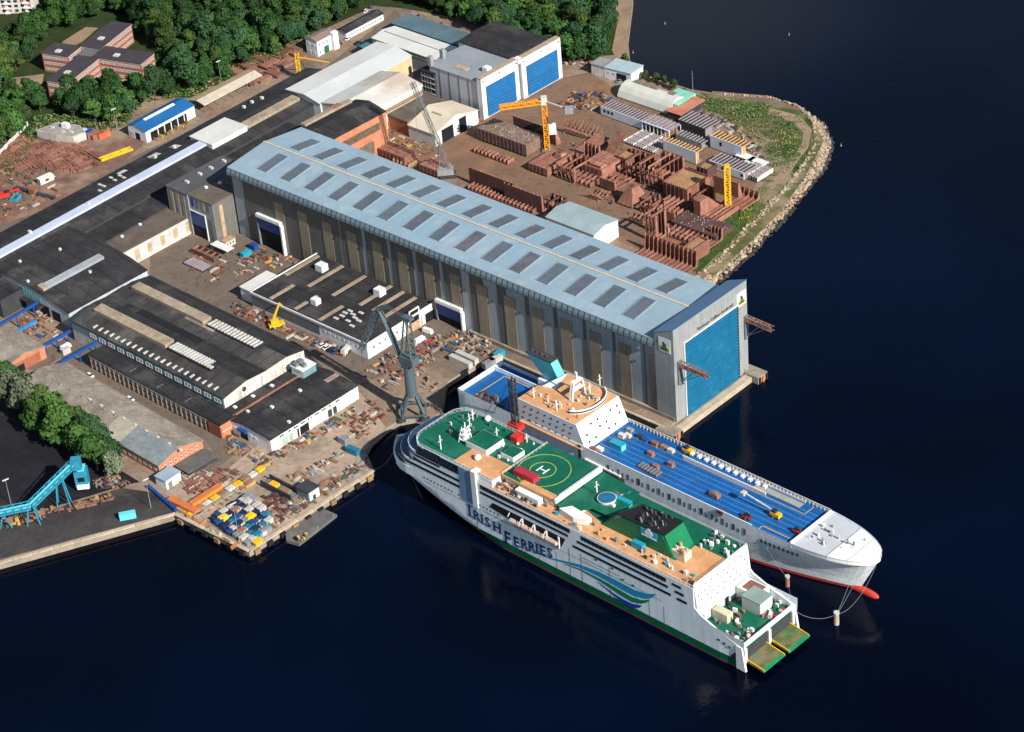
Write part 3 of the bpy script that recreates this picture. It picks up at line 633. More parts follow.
for (py_, zz, L_, lb) in ((2.2, 27.5, 15, 'rusty lattice gangway folded out from the near side of the gate'), (46.3, 26.5, 14, 'rusty lattice gangway sticking out over the water at the far side of the gate')):
    w = HF.w(.2, py_); t = thing('gangway_boom', lb, 'gangway', w.x, w.y, G+zz, HF.yaw-(.0 if py_ > 9 else .0))
    MB().lattice((0, 0, 0), (L_, 0, -.5), 1.9, 0, .16).build('truss', mat('rusty_gangway', (.3, .17, .13), .8, .25, .5), t)
    MB().box(0, L_, -.7, .7, -1.15, -1.0).build('walkway', RUSTD, t)
    MB().beam((0, 0, -9), (L_*.55, 0, -1.2), .28).beam((0, 0, -9), (L_*.8, 0, -1.2), .2).build('strut', STEEL, t)
    MB().box(-.2, .6, -1.2, 1.2, -10, 1.2).build('bracket', STEEL, t)

# ================================================================== OTHER BUILDINGS
gable = lambda h, m=.5: [(0, 0), (m, h), (1, 0)]
# centre flat-roofed workshop
b = Bld('fabrication_hall', 'long low hall with flat black roof and tan rooflights beside the great hall', (250.7, 292.8), (362.5, 347.5), (312.5, 250), 10.5, WHITE, ROOFD, coping=WHITE, yaw=-45, cat='hall')
for p, q in [((288, 276.5), (316, 255)), ((311, 288), (340, 265)), ((334, 296.5), (364, 275.5)), ((361, 306), (390, 285.5)), ((375, 312), (401.5, 291)), ((386, 318), (414, 297)), ((271, 299.5), (293, 285)), ((296, 310), (316.5, 295.5)), ((320, 321), (342, 306))]: b.rstrip(p, q, 1.9)
b.rbox(322, 270, 4.5, 4, 3.2); b.rbox(316, 303.5, 3.6, 3.2, 2.6); b.rbox(380, 294.5, 4, 4, 3.2)
for i, (x, y) in enumerate([(345, 313), (350, 311), (353, 314.5), (342, 316), (355, 318), (348, 321), (359, 321), (352, 326), (336, 318.5), (361, 313)]): b.rbox(x, y, 2.6, 1.3, .3, OFFW, 'roof_hatch')
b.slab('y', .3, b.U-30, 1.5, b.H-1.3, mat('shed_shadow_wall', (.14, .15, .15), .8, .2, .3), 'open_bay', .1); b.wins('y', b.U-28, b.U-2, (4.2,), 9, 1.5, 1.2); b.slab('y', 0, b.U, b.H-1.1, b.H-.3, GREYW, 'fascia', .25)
b.wins('x', 2, 20, (3.8,), 5, 1.5, 1.4); b.door('x', (409, 312.5), (420, 330), zb=0); b.slab('x', 24, 34, 0, 4.4, TAN, 'shutter', .15); b.slab('x', 36, 41.5, 0, 4.6, DARK, 'doorway', .1)
an = Bld('annex', 'white flat-roofed lean-to at the left end of the black-roofed hall', (240, 286.8), (250.4, 292.6), (263, 269.8), 9.5, WHITE, WROOF, yaw=-45, cat='shed')
# black-roofed white workshop by the quay
b = Bld('quay_workshop', 'white workshop with black roof nearest the quay', (229, 419), (269.8, 440.4), (317.5, 366.5), 9.6, WHITE, ROOFD, [(0, -.4), (.35, .9), (1, 0)], 'y', -45.6, cat='workshop')
b.wins('x', 4, b.V-10, (4.8,), 9, 2.6, 1.2, WHITE, GLASS); b.slab('x', 6, 12, .2, 3.9, mat('green_tint_shutter', (.36, .42, .34), .7, .15, .4), 'shutter'); b.slab('x', 14.5, 21, .2, 4., DARK, 'doorway'); b.slab('x', 23.5, 29.5, .2, 4., OFFW, 'shutter'); b.slab('x', 32, 37, .2, 3.6, STEELD, 'doorway')
for i in range(8):
    y = 3+i*(b.V-6)/7; b.slab('x', y-.3, y+.3, 0, b.H-.3, WHITE, 'pilaster', .35)
b.slab('y', 6.5, 11, 0, 4.2, DARK, 'doorway'); b.slab('y', 6.2, 11.3, 4.2, 5.2, BLUE, 'canopy', 1.6); b.wins('y', 2, 6, (3,), 2, 1.1, 1.2); b.wins('y', 12, 17, (3,), 2, 1.1, 1.2)
for x, y in [(272, 407.5), (248, 412), (289, 422.5), (300, 391)]: b.rbox(x, y, 1.4, 1.2, .7)
b.rstrip((326, 382), (337, 374), 2.6, mat('plywood_patch', (.3, .2, .17), .9, .3, .5), 'roof_patch', .15)
# the two-ridged hall behind it
b = Bld('plate_shop', 'wide black-roofed hall with two long beige rooflight monitors', (71, 320), (227.5, 396), (147.5, 275.5), 14, OFFW, [ROOFB, ROOFD, ROOFB, ROOFD], [(0, 0), (.28, 2.2), (.52, 1.4), (.78, 2.2), (1, .4)], 'x', -46, cat='hall')
b.rstrip((98, 309), (170, 345), 5, SKYL, 'monitor', 1.6); b.rstrip((134, 288), (209, 321), 5, SKYL, 'monitor', 1.6)
for P, Q in (((173, 346), (216, 368)), ((212, 322.5), (259, 347))):
    (x0, y0), (x1, y1) = b.rl(*P), b.rl(*Q); yy = (y0+y1)/2
    MB().box(x0, x1, yy-3, yy+3, b.rz(x0, yy)-.5, b.rz(x0, yy)+.6).build('monitor_base', ROOFD, b.t)
    for i in range(15):
        x = x0+(x1-x0)*(i+.5)/15; MB().box(x-.55, x+.55, yy-2.6, yy+2.6, b.rz(x, yy)+.55, b.rz(x, yy)+1.).build('skylight', OFFW, b.t)
for P, Q, m in (((141, 310), (200, 343), mat('black_valley', (.012, .012, .015), .9, .2)), ((188, 316), (216, 330), ROOFG)): b.rstrip(P, Q, 4, m, 'roof_strip', .12)
for i in range(22):      # small dormer lights along the near eave
    x = 14+i*(b.U-18)/22; MB().box(x, x+1.0, 1.2, 3.8, b.rz(x, 2.4)-.2, b.rz(x, 2.4)+.35).build('skylight', OFFW, b.t)
b.slab('y', .5, b.U-.5, b.H-4.3, b.H-.5, mat('clerestory_teal', (.14, .24, .26), .6, .1, .3), 'clerestory', .12)
b.wins('y', 12, b.U-1, (b.H-3.7,), 14, 4.2, 2.1, WHITE, mat('pale_glazing', (.36, .42, .44), .4, .2, .3), off=.12)
for y in (9, 21, 33, 43): b.slab('x', y, y+.35, 5.5, b.H, GREYW, 'gable_joint', .08)
a, z_ = b.f1('x', 244, 388.5)
MB().beam((b.U, a, z_-.2), (b.U+.3, a, z_-.2), 1.1, n=10).build('round_vent', STEELD, b.t)
b.rbox(218, 365, 3.5, 5, .8, ROOFD, 'roof_hatch')
c = Bld('link_roof', 'narrow low black roof between the two-monitor hall and the white workshop', (224.5, 410.5), (233, 416.5), (311.5, 363), 9.6, BRICKD, ROOFD, yaw=-45.6, cat='shed', base=G)
c.rstrip((232.8, 416.3), (300, 375.5), .6, RUSTL, 'ridge_pipe', .5); [c.rbox(x, y, 1.6, 1.4, .5) for x, y in ((235, 407.5), (253, 396.5), (272, 386))]
c = Bld('roof_house', 'small white plant room with teal end at the corner of the two-monitor hall', (291, 366), (300, 373), (302.5, 357.5), 13.5, WHITE, WHITE, yaw=-45.6, cat='plant room'); c.slab('x', 0, c.V, 0, c.H-.3, mat('teal_grey', (.16, .28, .3), .6), 'panel')
for x, y, d in ((296, 366, 2), (300, 363, 2.6), (304, 366.5, 1.8)): c.rbox(x, y, d, d, 1.5, STEEL)
# brick frontage below the clerestory
b = Bld('brick_workshop', 'long low red brick workshop with a black roof along the narrow road', (88.5, 354.3), (219, 426), (100.5, 345.5), 10, BRICKD, ROOFD, yaw=-46.6, cat='workshop', V=8.5)
n = 24
b.wins('y', 1, b.U-10, (3.9,), n, 2.3, 1.6, OFFW); b.wins('y', 1, b.U-10, (.9,), n, 2.3, 1.6, OFFW)
for i in range(n+1):
    x = 1+(b.U-11)*i/n; b.slab('y', x-.2, x+.2, 0, b.H-.3, CONC, 'pilaster', .3)
b.slab('y', 0, b.U, b.H-1.2, b.H-.6, OFFW, 'cornice', .25); b.slab('x', .1, b.V-.1, .1, b.H-.3, BRICKO, 'end_wall', .12); b.slab('y', b.U-8, b.U-.1, .1, b.H-.6, BRICK, 'end_bay', .3); b.slab('x', .1, b.V-.1, 3.2, 3.6, OFFW, 'band', .2)
for x, y in ((130, 372), (157, 388), (185, 402)): b.rstrip((x, y), (x+6, y-4), .4, STEEL, 'roof_rib', .1)
# left dark hall, its monitor and its blue-grey gable
b = Bld('plate_store', 'black-roofed hall with a pale blue gable at the left edge of the yard', (-34, 262), (70, 320.5), (36, 217), 11, mat('pale_blue_gable', (.42, .48, .52), .6, .12, .2, streak=(.8, .8, .1)), ROOFD, [(0, 3.5), (.3, 4.6), (.62, 4.2), (.85, 2.4), (1, 0)], 'y', -45.5, cat='hall', V=46, U=77)
b.rstrip((44, 288), (102, 257.5), 3.6, mat('pale_monitor', (.3, .32, .34), .6, .15, .2), 'monitor', 1.3); b.rstrip((41, 290), (45, 287), 4.2, SKYL, 'monitor_end', 1.4)
b.slab('y', b.U-13, b.U-7, 0, 5, DARK, 'doorway', .1); b.slab('y', b.U-22, b.U-15, 0, 5.5, DARK, 'doorway', .1)
b.wins('y', b.U-36, b.U-20, (6.4,), 8, 1.1, 3.4, mat('teal_frame', (.1, .36, .36), .5), GLASS); b.slab('y', b.U-38, b.U-18, 5.0, 5.3, ROOFD, 'lean_to_roof', 3)
for x, y in ((90, 272.5), (20, 262), (28, 282), (60, 250)): b.rbox(x, y, 1.2, 1.2, .9, OFFW)
# the long band: dark roofs with the pale strip
b = Bld('long_hall', 'very long black-roofed hall with a pale lilac rooflight strip down its spine', (-70, 271), (-18, 292), (291, 89.5), 14, STEELD, ROOFD, [(0, 0), (.5, 3.0), (1, 0)], 'y', -43.6, cat='hall', U=33, V=248)
STRP = mat('pale_strip', (.5, .55, .66), .4, .08, .1, lines=(1, 3, .94))
def bandstrip(p, q, w, m, nm, h=.3): b.rstrip(p, q, w, m, nm, h)
(x0, y0), (x1, y1) = b.rl(8, 250), b.rl(207, 146)
MB().box(x0-2.6, x0+2.6, 2, y1, b.rz(x0, 5)-.3, b.rz(x0, 5)+.9).build('rooflight_strip', STRP, b.t)
(x0, y0), (x1, y1) = b.rl(221, 139.5), b.rl(298, 99.5)
MB().box(x0-2.8, x0+2.8, y0, y1, b.rz(x0, 5)-.3, b.rz(x0, 5)+1.3).build('rooflight_strip', SKYL, b.t)
for x, y in [(111, 178), (115, 180.5), (120, 176), (124, 178), (100, 185), (104, 186.5), (100, 191)]: b.rbox(x, y, 2.2, 1.2, .4, OFFW, 'roof_hatch')
for x, y in [(88, 205), (252, 103), (262, 99), (244, 108), (30, 233), (155, 158), (174, 148)]: b.rbox(x, y, 1.6, 1.4, 1.2, OFFW)
b.rstrip((150, 158), (158, 153), 4, OFFW, 'roof_patch', .12); b.rstrip((118, 174), (126, 170), 3, OFFW, 'roof_patch', .12); b.rstrip((168, 148), (182, 145), 4, OFFW, 'roof_patch', .12)
b = Bld('long_side_hall', 'black lean-to roof running along the lower side of the long hall', (-18, 292), (-6, 299), (150, 205), 12.5, STEELD, ROOFD, yaw=-43.6, cat='hall', U=13, V=113)
b = Bld('long_side_hall', 'black roof between the long hall and the head of the great hall', (163, 190), (180, 200), (300, 118), 12, STEELD, ROOFD, yaw=-43.6, cat='hall', U=13, V=84)
c = Bld('white_roof_annex', 'white flat-roofed annex set on the far side of the long hall', (190, 136.5), (207.5, 147.5), (226, 118.5), 17.9, WHITE, WROOF, yaw=-44, cat='annex'); c.wins('y', 1, c.U-1, (c.H-4,), 5, 1.8, 1.6)
c = Bld('loading_dock', 'small pale loading shed on the edge of the long black roof', (78, 192), (85, 197), (87, 187), 12.5, OFFW, WROOF, yaw=-44, cat='shed'); c.slab('y', 1, c.U-1, 5, 9, DARK, 'doorway')
# tower block with tall blue door
TC = mat('tower_cladding', (.155, .15, .135), .7, .15, .15, streak=(.8, .8, .07)); TC2 = mat('tower_pale_cladding', (.27, .275, .27), .7, .12, .15, streak=(.8, .8, .07))
b = Bld('tower_block', 'tall grey roofed rear part of the panel-clad tower block', (166, 185.5), (187, 194.5), (221.5, 156), 25, TC2, mat('grey_felt_roof', (.085, .085, .09), .9, .2, .1), yaw=-45.5, cat='building'); [b.rbox(x, y, 2.4, 1.2, .9, OFFW) for x, y in ((187, 182.5), (200, 174.5), (211, 168.5), (224, 161.5))]
for i in range(3): b.slab('y', 2+i*4.2, 4.2+i*4.2, 8, 20, SKYL, 'translucent_panel')
c = Bld('tower_block', 'brown-roofed front part of the tower block with a tall blue door', (187.3, 194.2), (212.8, 204.5), (215.5, 176.6), 24.7, TC, BROWNR, yaw=-45.5, cat='building')
c.slab('y', 0, c.U, 12, c.H-.4, TC2, 'pale_cladding', .1); c.slab('y', c.U-3, c.U, 0, 12, TC2, 'pale_cladding', .1)
a0, a1, zt = c.door('y', (189, 209), (209, 240), DARK, WHITE); c.slab('y', a0, a1, zt-7, zt-.2, BLUED, 'door', .45)
for i, m in enumerate((BLUE, TC, SKYL, TC)): c.slab('y', 2.2+i*3.8, 4+i*3.8, 16.4, 20.6, m, 'window_panel', .25)
c.rect('x', (218.5, 206), (227, 236), TAN, 'translucent_panel'); c.rbox(206, 188, 1.4, 1.4, .8); c.rbox(220, 183.5, 1.4, 1.4, .8)
# brown-roof hall in front of the long hall
b = Bld('long_workshop', 'workshop with brown felt roof and pale panelled wall facing the yard', (93, 246), (117.5, 255.5), (169, 205), 11.5, mat('pale_grey_wall', (.48, .48, .47), .7, .1, .2, streak=(.8, .8, .1)), BROWNR, yaw=-45.5, cat='workshop')
for i in range(6): y = b.V*(i+.55)/6; b.slab('x', y-1.2, y+1.2, 1.5, 6.6, mat('tan_panel', (.42, .31, .18), .8, .25, .4), 'translucent_panel')
b.slab('x', 0, b.V, 0, 1.2, OFFW, 'plinth', .8); [b.rbox(x, y, 1.3, 1.3, .7) for x, y in ((122, 237), (140, 225))]; b.rstrip((94, 244.5), (168.5, 204), .35, WHITE, 'flashing', .2)
b = Bld('long_workshop', 'narrow grey roofed aisle between the brown roof and the long black roof', (82.5, 241), (93, 246), (160, 199), 12.2, GREYW, mat('grey_felt_roof2', (.085, .09, .085), .9, .2, .1), yaw=-45.5, cat='workshop')
# long old shed
b = Bld('old_shed', 'long old shed with mottled grey fibre roof and orange brick gable', (20, 386), (147.5, 472.5), (60, 361), 7.8, BRICKO, ROOFG, gable(3.2), 'x', -47, cat='shed')
for i in range(9): x, y = 90+i*11.3, 399.5+i*6.3; b.rbox(x, y, 1.5, 1.0, .35, OFFW)
for i in range(6): b.rbox(60+i*11, 384+i*6.2, 1.5, 1, .3, ROOFG)
for (xa, xb, ya, yb, m, nm) in ((b.U-26, b.U+.4, -.4, b.V*.46, mat('blue_grey_repair', (.2, .23, .23), .7, .25, .2, blot=((.3, .32, .32), .3, .3)), 'roof_patch'), (b.U-38, b.U-26.3, -.4, b.V*.46, mat('beige_repair', (.38, .34, .27), .9, .2, .3), 'roof_patch')):
    MB().hexa([(x, y, b.rz(x, max(0, y))-.1) for x, y in ((xa, ya), (xb, ya), (xb, yb), (xa, yb))], [(x, y, b.rz(x, max(0, y))+.12) for x, y in ((xa, ya), (xb, ya), (xb, yb), (xa, yb))]).build(nm, m, b.t)
b.wins('x', 2, b.V-2, (2.2,), 7, 1.3, 1.5, WHITE); b.wins('y', b.U-28, b.U-1, (1.5,), 8, 1.6, 1.8, OFFW)
c = Bld('lean_to', 'low dark lean-to against the orange brick gable', (176, 466), (188, 473), (202, 447.5), 5, STEELD, mat('lean_roof', (.11, .105, .1), .9, .2, .2), yaw=-47, cat='shed')
c = Bld('tin_shed', 'small white shed with a pale blue roof by the brick gable', (155, 476), (166.5, 480.5), (163, 469), 7.5, WHITE, mat('pale_blue_roof', (.3, .38, .44), .5, .12, .2), yaw=-43, cat='shed', V=8); c.slab('x', 1, 3, 0, 3, STEEL, 'door')
b = Bld('brick_shed', 'orange brick shed with a grey roof at the left edge', (-40, 345), (5, 366), (12.5, 333), 9, BRICKO, ROOFG, gable(2.2), 'x', -47, cat='shed', U=26); b.t.location = Vector((*(at(44.5, 346.5, 9).to_2d()-b.fr.e*b.U-b.fr.n*b.V), G)); b.slab('x', 2, b.V-3, 0, 5, BRICK, 'recess', .1); b.slab('x', 4, 9, 0, 3.5, DARK, 'doorway', .2)
# brick building and sheds behind the great hall
b = Bld('brick_hall', 'tall orange brick hall with a black roof behind the great hall', (299, 129.5), (332.5, 139.5), (340, 94), 24, BRICKO, ROOFD, [(0, 0), (.45, 2.2), (1, 0)], 'y', -46, cat='hall')
b.rstrip((303, 126.5), (350, 102), 3.4, SKYL, 'monitor', 1.3); b.rstrip((333, 110), (340, 106), 3.6, RUSTL, 'monitor_patch', 1.45)
b.slab('x', 3, b.V-5, b.H-8, b.H-4, mat('brown_glazing', (.12, .09, .06), .5, .3, .5), 'window_band', .1); b.slab('x', 8, b.V-10, b.H-19, b.H-12, mat('brown_shutter', (.14, .11, .08), .7, .3, .5), 'shutter', .1)
b = Bld('brick_shed', 'brown-roofed lower brick building beside the tall brick hall', (384, 113), (393, 125), (406, 99), 11, BRICK, BROWNR, yaw=-46, cat='building', U=17, V=28); b.wins('x', 2, b.V-2, (3,), 5, 1.8, 2)
b.door('y', (386, 121), (390, 132), DARK, BRICK)
CREAM = mat('cream_wall', (.66, .6, .48), .7, .1, .2)
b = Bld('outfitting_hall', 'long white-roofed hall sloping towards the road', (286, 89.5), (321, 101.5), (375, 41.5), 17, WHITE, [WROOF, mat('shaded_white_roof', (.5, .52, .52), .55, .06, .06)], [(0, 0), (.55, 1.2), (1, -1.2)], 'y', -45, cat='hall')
b.slab('x', b.V-18, b.V-.4, 2, b.H-1.5, mat('peach_wall', (.62, .45, .25), .7, .1, .3), 'end_wall', .12)
b = Bld('outfitting_hall', 'white-roofed hall with a rust stained corner next to the long white roof', (321, 101.5), (372, 101), (392, 65.5), 17, CREAM, mat('stained_white_roof', (.6, .58, .52), .55, .08, .06, blot=((.42, .27, .18), .022, .35)), [(0, -.8), (.5, 2.6), (1, 0)], 'y', -45, cat='hall', U=30, V=43)
b.slab('x', 0, b.V, b.H-1.2, b.H-.2, WHITE, 'fascia', .5); b.slab('x', 0, b.V, b.H-5.4, b.H-3, mat('brown_band', (.25, .17, .12), .8, .2, .4), 'window_band', .12)
b = Bld('far_hall', 'white roofed far hall with pale grey eaves near the wood', (372, 38), (435, 60), (392, 25.5), 13, GREYW, WROOF, [(0, 0), (.5, 1.4), (1, 0)], 'x', -45.5, cat='hall')
b.rstrip((384, 31.5), (450, 53.5), .4, STEEL, 'ridge', .2); b.slab('y', 0, b.U, b.H-2.6, b.H-.4, SKYL, 'eave_glazing', .15)
b = Bld('teal_roof_shed', 'long low shed with a dull teal roof behind the far white hall', (391, 23), (465, 47), (398, 16.5), 9, STEELD, mat('dull_teal_roof', (.09, .15, .175), .7, .15, .1), yaw=-45.5, cat='shed', V=14)
c = Bld('small_teal_shed', 'small teal shed in the corner below the far white hall', (359, 46.5), (366, 49.5), (372, 39), 9, STEELD, mat('dull_teal_roof2', (.05, .16, .19), .7, .15, .1), yaw=-45, cat='shed')
# the twin halls with blue doors
LG = mat('light_grey_cladding', (.46, .48, .50), .6, .08, .15)
pS, pW, pE = at(485, 119.5), at(437, 102.5), at(522.5, 99.5); ce, cn = Vector((cos(radians(-45)), sin(radians(-45)), 0)), Vector((sin(radians(45)), cos(radians(45)), 0))
PU = abs((pS-pW).dot(ce)); PV = abs((pE-pS).dot(cn))-.8
b = Bld('painting_hall', 'grey-roofed painting hall with white front and big blue door, the nearer of two', (431, 74), (482, 85.5), (469, 52), 23.5, LG, mat('pale_grey_roof', (.26, .28, .30), .6, .1, .06), [(0, 0), (.45, 1.5), (1, .3)], 'x', -45, cat='hall', U=PU, V=PV); b.t.location = (*(pS.to_2d()-b.fr.e*(PU+3)), G); b.fr.o = pS.to_2d()-b.fr.e*(PU+3)
for i in range(1, 5): b.slab('y', b.U*i/5-.2, b.U*i/5+.2, 0, b.H-.3, STEELD, 'wall_joint', .12)
def front(b, p0, p1):
    MB().box(b.U, b.U+3, -.6, b.V+.6, 0, b.H+2.2).build('door_frame_wall', WHITE, b.t); MB().box(b.U-.3, b.U+3.1, -.7, b.V+.7, b.H+2.2, b.H+2.6).build('parapet', mat('tan_cap', (.36, .27, .2), .8), b.t)
    y0, y1 = 2.6, b.V-2.4; MB().box(b.U+3, b.U+3.15, y0, y1, .6, b.H-3.2).build('door_gap', DARK, b.t)
    n = 9
    for i in range(n):
        z0 = .6+(b.H-3.9)*i/n; z1 = z0+(b.H-3.9)/n-(.28 if i < 4 else .1); MB().box(b.U+3.1, b.U+3.4, y0+.15, y1-.15, z0, z1).build('door_panel', mat('door_blue', (.015, .13, .33), .45, .1, .3), b.t)
    for y in (.8, b.V/2, b.V-.9): MB().box(b.U+3, b.U+3.3, y-.3, y+.3, b.H+.2, b.H+.9).build('floodlight', STEELD, b.t)
front(b, 0, 0); b.rstrip((456, 66), (468, 70), 3, TAN, 'roof_patch'); b.rbox(487, 71, 3.4, 3.4, 2.4); b.rbox(443, 58, 2.2, 2.2, 5, GREYW, 'stack'); b.rbox(431, 65, 2.2, 2.2, 5, GREYW, 'stack')
w = b.fr.w(0, b.V+.8)
c = Bld('painting_hall', 'dark-roofed painting hall with white front and big blue door, the farther of two', (478, 56), (523, 71), (512, 40), 23.5, WHITE, ROOFD, [(0, 0), (.5, 1.2), (1, 0)], 'x', -45, cat='hall', U=PU+8, V=abs((at(560, 77)-at(524.5, 99)).dot(cn))-.4)
c.t.location = (*(at(524.5, 99).to_2d()-c.fr.e*(c.U+3)+c.fr.n*.4), G); c.fr.o = c.t.location.to_2d(); front(c, 0, 0); c.rbox(518, 62, 3.2, 3.2, 2.4)
d = Bld('pipe_shed', 'dark steel lean-to with racks at the left end of the grey-roofed painting hall', (421, 70), (431, 76), (460, 46), 20, STEELD, ROOFD, yaw=-45, cat='shed'); [d.slab('y', x, x+.4, 0, d.H-1, STEEL, 'post', .3) for x in (0, 2, 4, 6)]; [d.slab('y', 0, d.U, z, z+.35, OFFW, 'rail', .35) for z in (2, 5, 8, 11, 14)]
# white portal tent
b = Bld('portal_shed', 'white shed with a cream roof and open gable between the halls', (408, 125), (433, 135.5), (450, 100.5), 10, mat('pale_tent_wall', (.55, .58, .57), .6, .1, .2), mat('cream_roof', (.62, .54, .40), .7, .1, .08), gable(4.4), 'x', -45, cat='shed')
b.slab('x', 5, b.V*.42, 0, b.H+.2, DARK, 'opening', .12); b.slab('x', b.V*.56, b.V*.72, 0, b.H+1, DARK, 'opening', .12); b.slab('x', b.V*.76, b.V-1, 0, b.H-1.5, WHITE, 'sliding_door', .5)
b.rstrip((432, 112), (442, 115.5), 1, SKYL, 'roof_slot', .2)
# grey shed behind the hall
b = Bld('tin_roof_shed', 'pale teal-roofed shed against the back wall of the great hall', (546, 217), (591, 237), (560, 209), 12, WHITE, mat('pale_teal_roof', (.30, .39, .40), .5, .12, .12), gable(1.8, .45), 'x', -45, cat='shed', V=17)
# shore buildings
b = Bld('arched_tent', 'white barrel-roofed storage tent near the northern shore', (618, 95), (647, 105.5), (628.5, 87), 4.6, WHITE, mat('tent_fabric', (.58, .58, .5), .6, .08, .2), [(0, 0), (.08, 2.2), (.22, 4.2), (.4, 5.3), (.6, 5.3), (.78, 4.2), (.92, 2.2), (1, 0)], 'x', -45.5, cat='tent', U=34, V=14, slab=.2)
b.slab('x', 3, 11, 0, 5, RUSTD, 'door', .1)
for (x0, x1) in ((4, 9), (9.6, 14), (14.6, 20), (27, 31)): MB().box(x0, x1, 7.4, 10.6, b.rz(1, 8)+.0, b.rz(1, 8)+.25).build('roof_panel', mat('brown_patch', (.2, .15, .11), .9, .2, .5), b.t)
b = Bld('site_cabin', 'white cabin block with a pale blue roof by the beach', (604, 67), (623, 77.5), (612, 62.5), 9, WHITE, mat('cabin_roof', (.36, .46, .48), .5, .1, .2), yaw=-40, cat='cabin', U=17, V=11); b.slab('y', 8, 14, 0, 4.5, DARK, 'doorway'); b.wins('y', 1, 8, (3,), 2, 1.4, 1.2)
b = Bld('site_cabin', 'smaller white cabin at the foot of the wood', (591, 63.5), (597, 69), (598.5, 60.5), 9, OFFW, GREYW, yaw=-40, cat='cabin', V=8, U=8)
b = Bld('small_workshop', 'small workshop with a mint green roof edge by the shore tent', (660, 100), (666, 107), (672, 91), 7.5, WHITE, mat('mint_roof', (.2, .55, .4), .6, .12, .2), yaw=-44, cat='workshop', U=11, V=15); b.rstrip((664, 101), (671, 95), 6, mat('tan_roof', (.42, .33, .25), .8, .2, .3), 'roof_patch'); b.wins('x', 1, b.V-1, (2,), 4, 1.6, 1.4)
b = Bld('red_roof_store', 'low store with a salmon red roof near the flagpole', (667, 111), (677, 117.5), (688, 95), 7, STEELD, mat('salmon_roof', (.48, .17, .10), .8, .2, .15, blot=((.4, .26, .18), .1, .4)), yaw=-44, cat='store')
# left yard buildings
b = Bld('blue_roof_shed', 'white open-fronted shed with a bright blue roof', (127.5, 125), (143.5, 132.5), (178.8, 100), 9.5, WHITE, mat('bright_blue_roof', (.015, .115, .3), .45, .1, .1), gable(1.8, .42), 'y', -43, cat='shed')
b.rstrip((144, 120), (174, 104), 1.6, WHITE, 'rooflight', .3); b.slab('x', 3, b.V-6, 0, 4.6, DARK, 'open_bay', .12); b.slab('y', 1.5, 4.5, 0, 3.8, OFFW, 'door'); b.slab('y', 5.4, 8.6, 0, 3.8, DARK, 'doorway')
for i in range(1, 6): b.slab('x', 3+i*4.6, 3.5+i*4.6, 0, 4.6, WHITE, 'post', .5)
for i in range(7): MB().box(b.U+.6, b.U+3.4, 4+i*3.6, 4.5+i*3.6, 0, R.uniform(.8, 2)).build('steel_rack', YELLOW if i % 2 else TIMBER, b.t)
b = Bld('canopy', 'long open canopy with two tan roof slopes on thin posts', (190, 100), (204, 105.5), (246.5, 70), 7.5, STEELD, [TAN, mat('pale_tan_sheet', (.5, .44, .34), .8, .15, .3)], gable(1.2), 'y', -44, cat='canopy', wallparts=False)
for i in range(9):
    for x in (.4, b.U-.4): MB().box(x-.15, x+.15, i*b.V/8-.15, i*b.V/8+.15, 0, 4.4).build('post', STEEL, b.t)
b = Bld('gatehouse', 'small white three-storey house with a stair tower at the wood edge', (305.3, 38), (312.7, 39.8), (320.8, 29.5), 12, WHITE, mat('mauve_roof', (.22, .16, .14), .9, .15, .3), [(0, 0), (.5, 1), (1, 0)], 'y', -44, cat='house', U=8.5, V=14)
b.wins('x', .6, 9, (1.2, 5.6), 3, 1.3, 1.4); b.wins('y', 1, 7.5, (1.2, 5.6), 2, 1.3, 1.4); MB().box(b.U-.5, b.U+2.2, b.V-3.4, b.V+.4, 0, b.H+1.2).build('stair_tower', WHITE, b.t); b.slab('x', 5, 8.4, 0, 4, GREEN, 'door', .3)
b = Bld('low_office', 'long low white building with a black pitched roof at the edge of the wood', (336.5, 30), (346, 33), (373.5, 10.5), 7, WHITE, ROOFD, gable(1.4), 'y', -44, cat='building'); b.wins('x', 1, b.V-1, (1.3,), 12, 1.5, 1.2)
# brick office cross
for (W_, S_, N_, yw, U_, V_, lb) in (((80, 46), (99, 49), (109.5, 21.5), -27, 13, 32, 'rear wing of the red brick office cross'), ((92, 57), (139, 63.5), (104, 46.5), -27.5, 31, 13.5, 'right wing of the red brick office cross, with three window rows'), ((46.5, 80.5), (66, 82), (75, 56), -27, 13, 31, 'lower left wing of the red brick office cross'), ((41.5, 53), (66, 57.5), (53, 44), -27, 17, 13, 'upper left wing of the red brick office cross')):
    b = Bld('brick_office', lb, W_, S_, N_, 14, BRICK, mat('office_roof', (.05, .042, .048), .9, .15, .1), yaw=yw, cat='office building', U=U_, V=V_)
    for fc, L_ in (('y', b.U), ('x', b.V)): b.wins(fc, .6, L_-.6, (1.2, 4.7, 8.1), int(L_/2.3), 1.7, 1.5, WHITE, mat('office_glass', (.10, .10, .09), .2, .2))
    b.slab('y', 0, b.U, b.H-.6, b.H-.1, OFFW, 'cornice', .2); b.slab('x', 0, b.V, b.H-.6, b.H-.1, OFFW, 'cornice', .2); b.rbox((W_[0]+S_[0]+N_[0])/3+5, (W_[1]+S_[1]+N_[1])/3, 3, 3, .7, OFFW)
c = Bld('brick_office', 'grey-roofed centre block joining the four brick wings', (76, 56), (93, 57), (84, 47), 13.5, BRICK, mat('centre_roof', (.13, .13, .13), .9, .2, .2), yaw=-27, cat='office building', U=14, V=13)
b = Bld('apartment_block', 'white apartment block with balconies at the top left corner', (-40, 0), (36.5, 2.5), (-24, -34), 30, OFFW, ROOFD, yaw=-6, cat='apartment block', U=46, V=12); b.t.location = Vector((*(at(35, 12.5, G).to_2d()-b.fr.e*46), G))
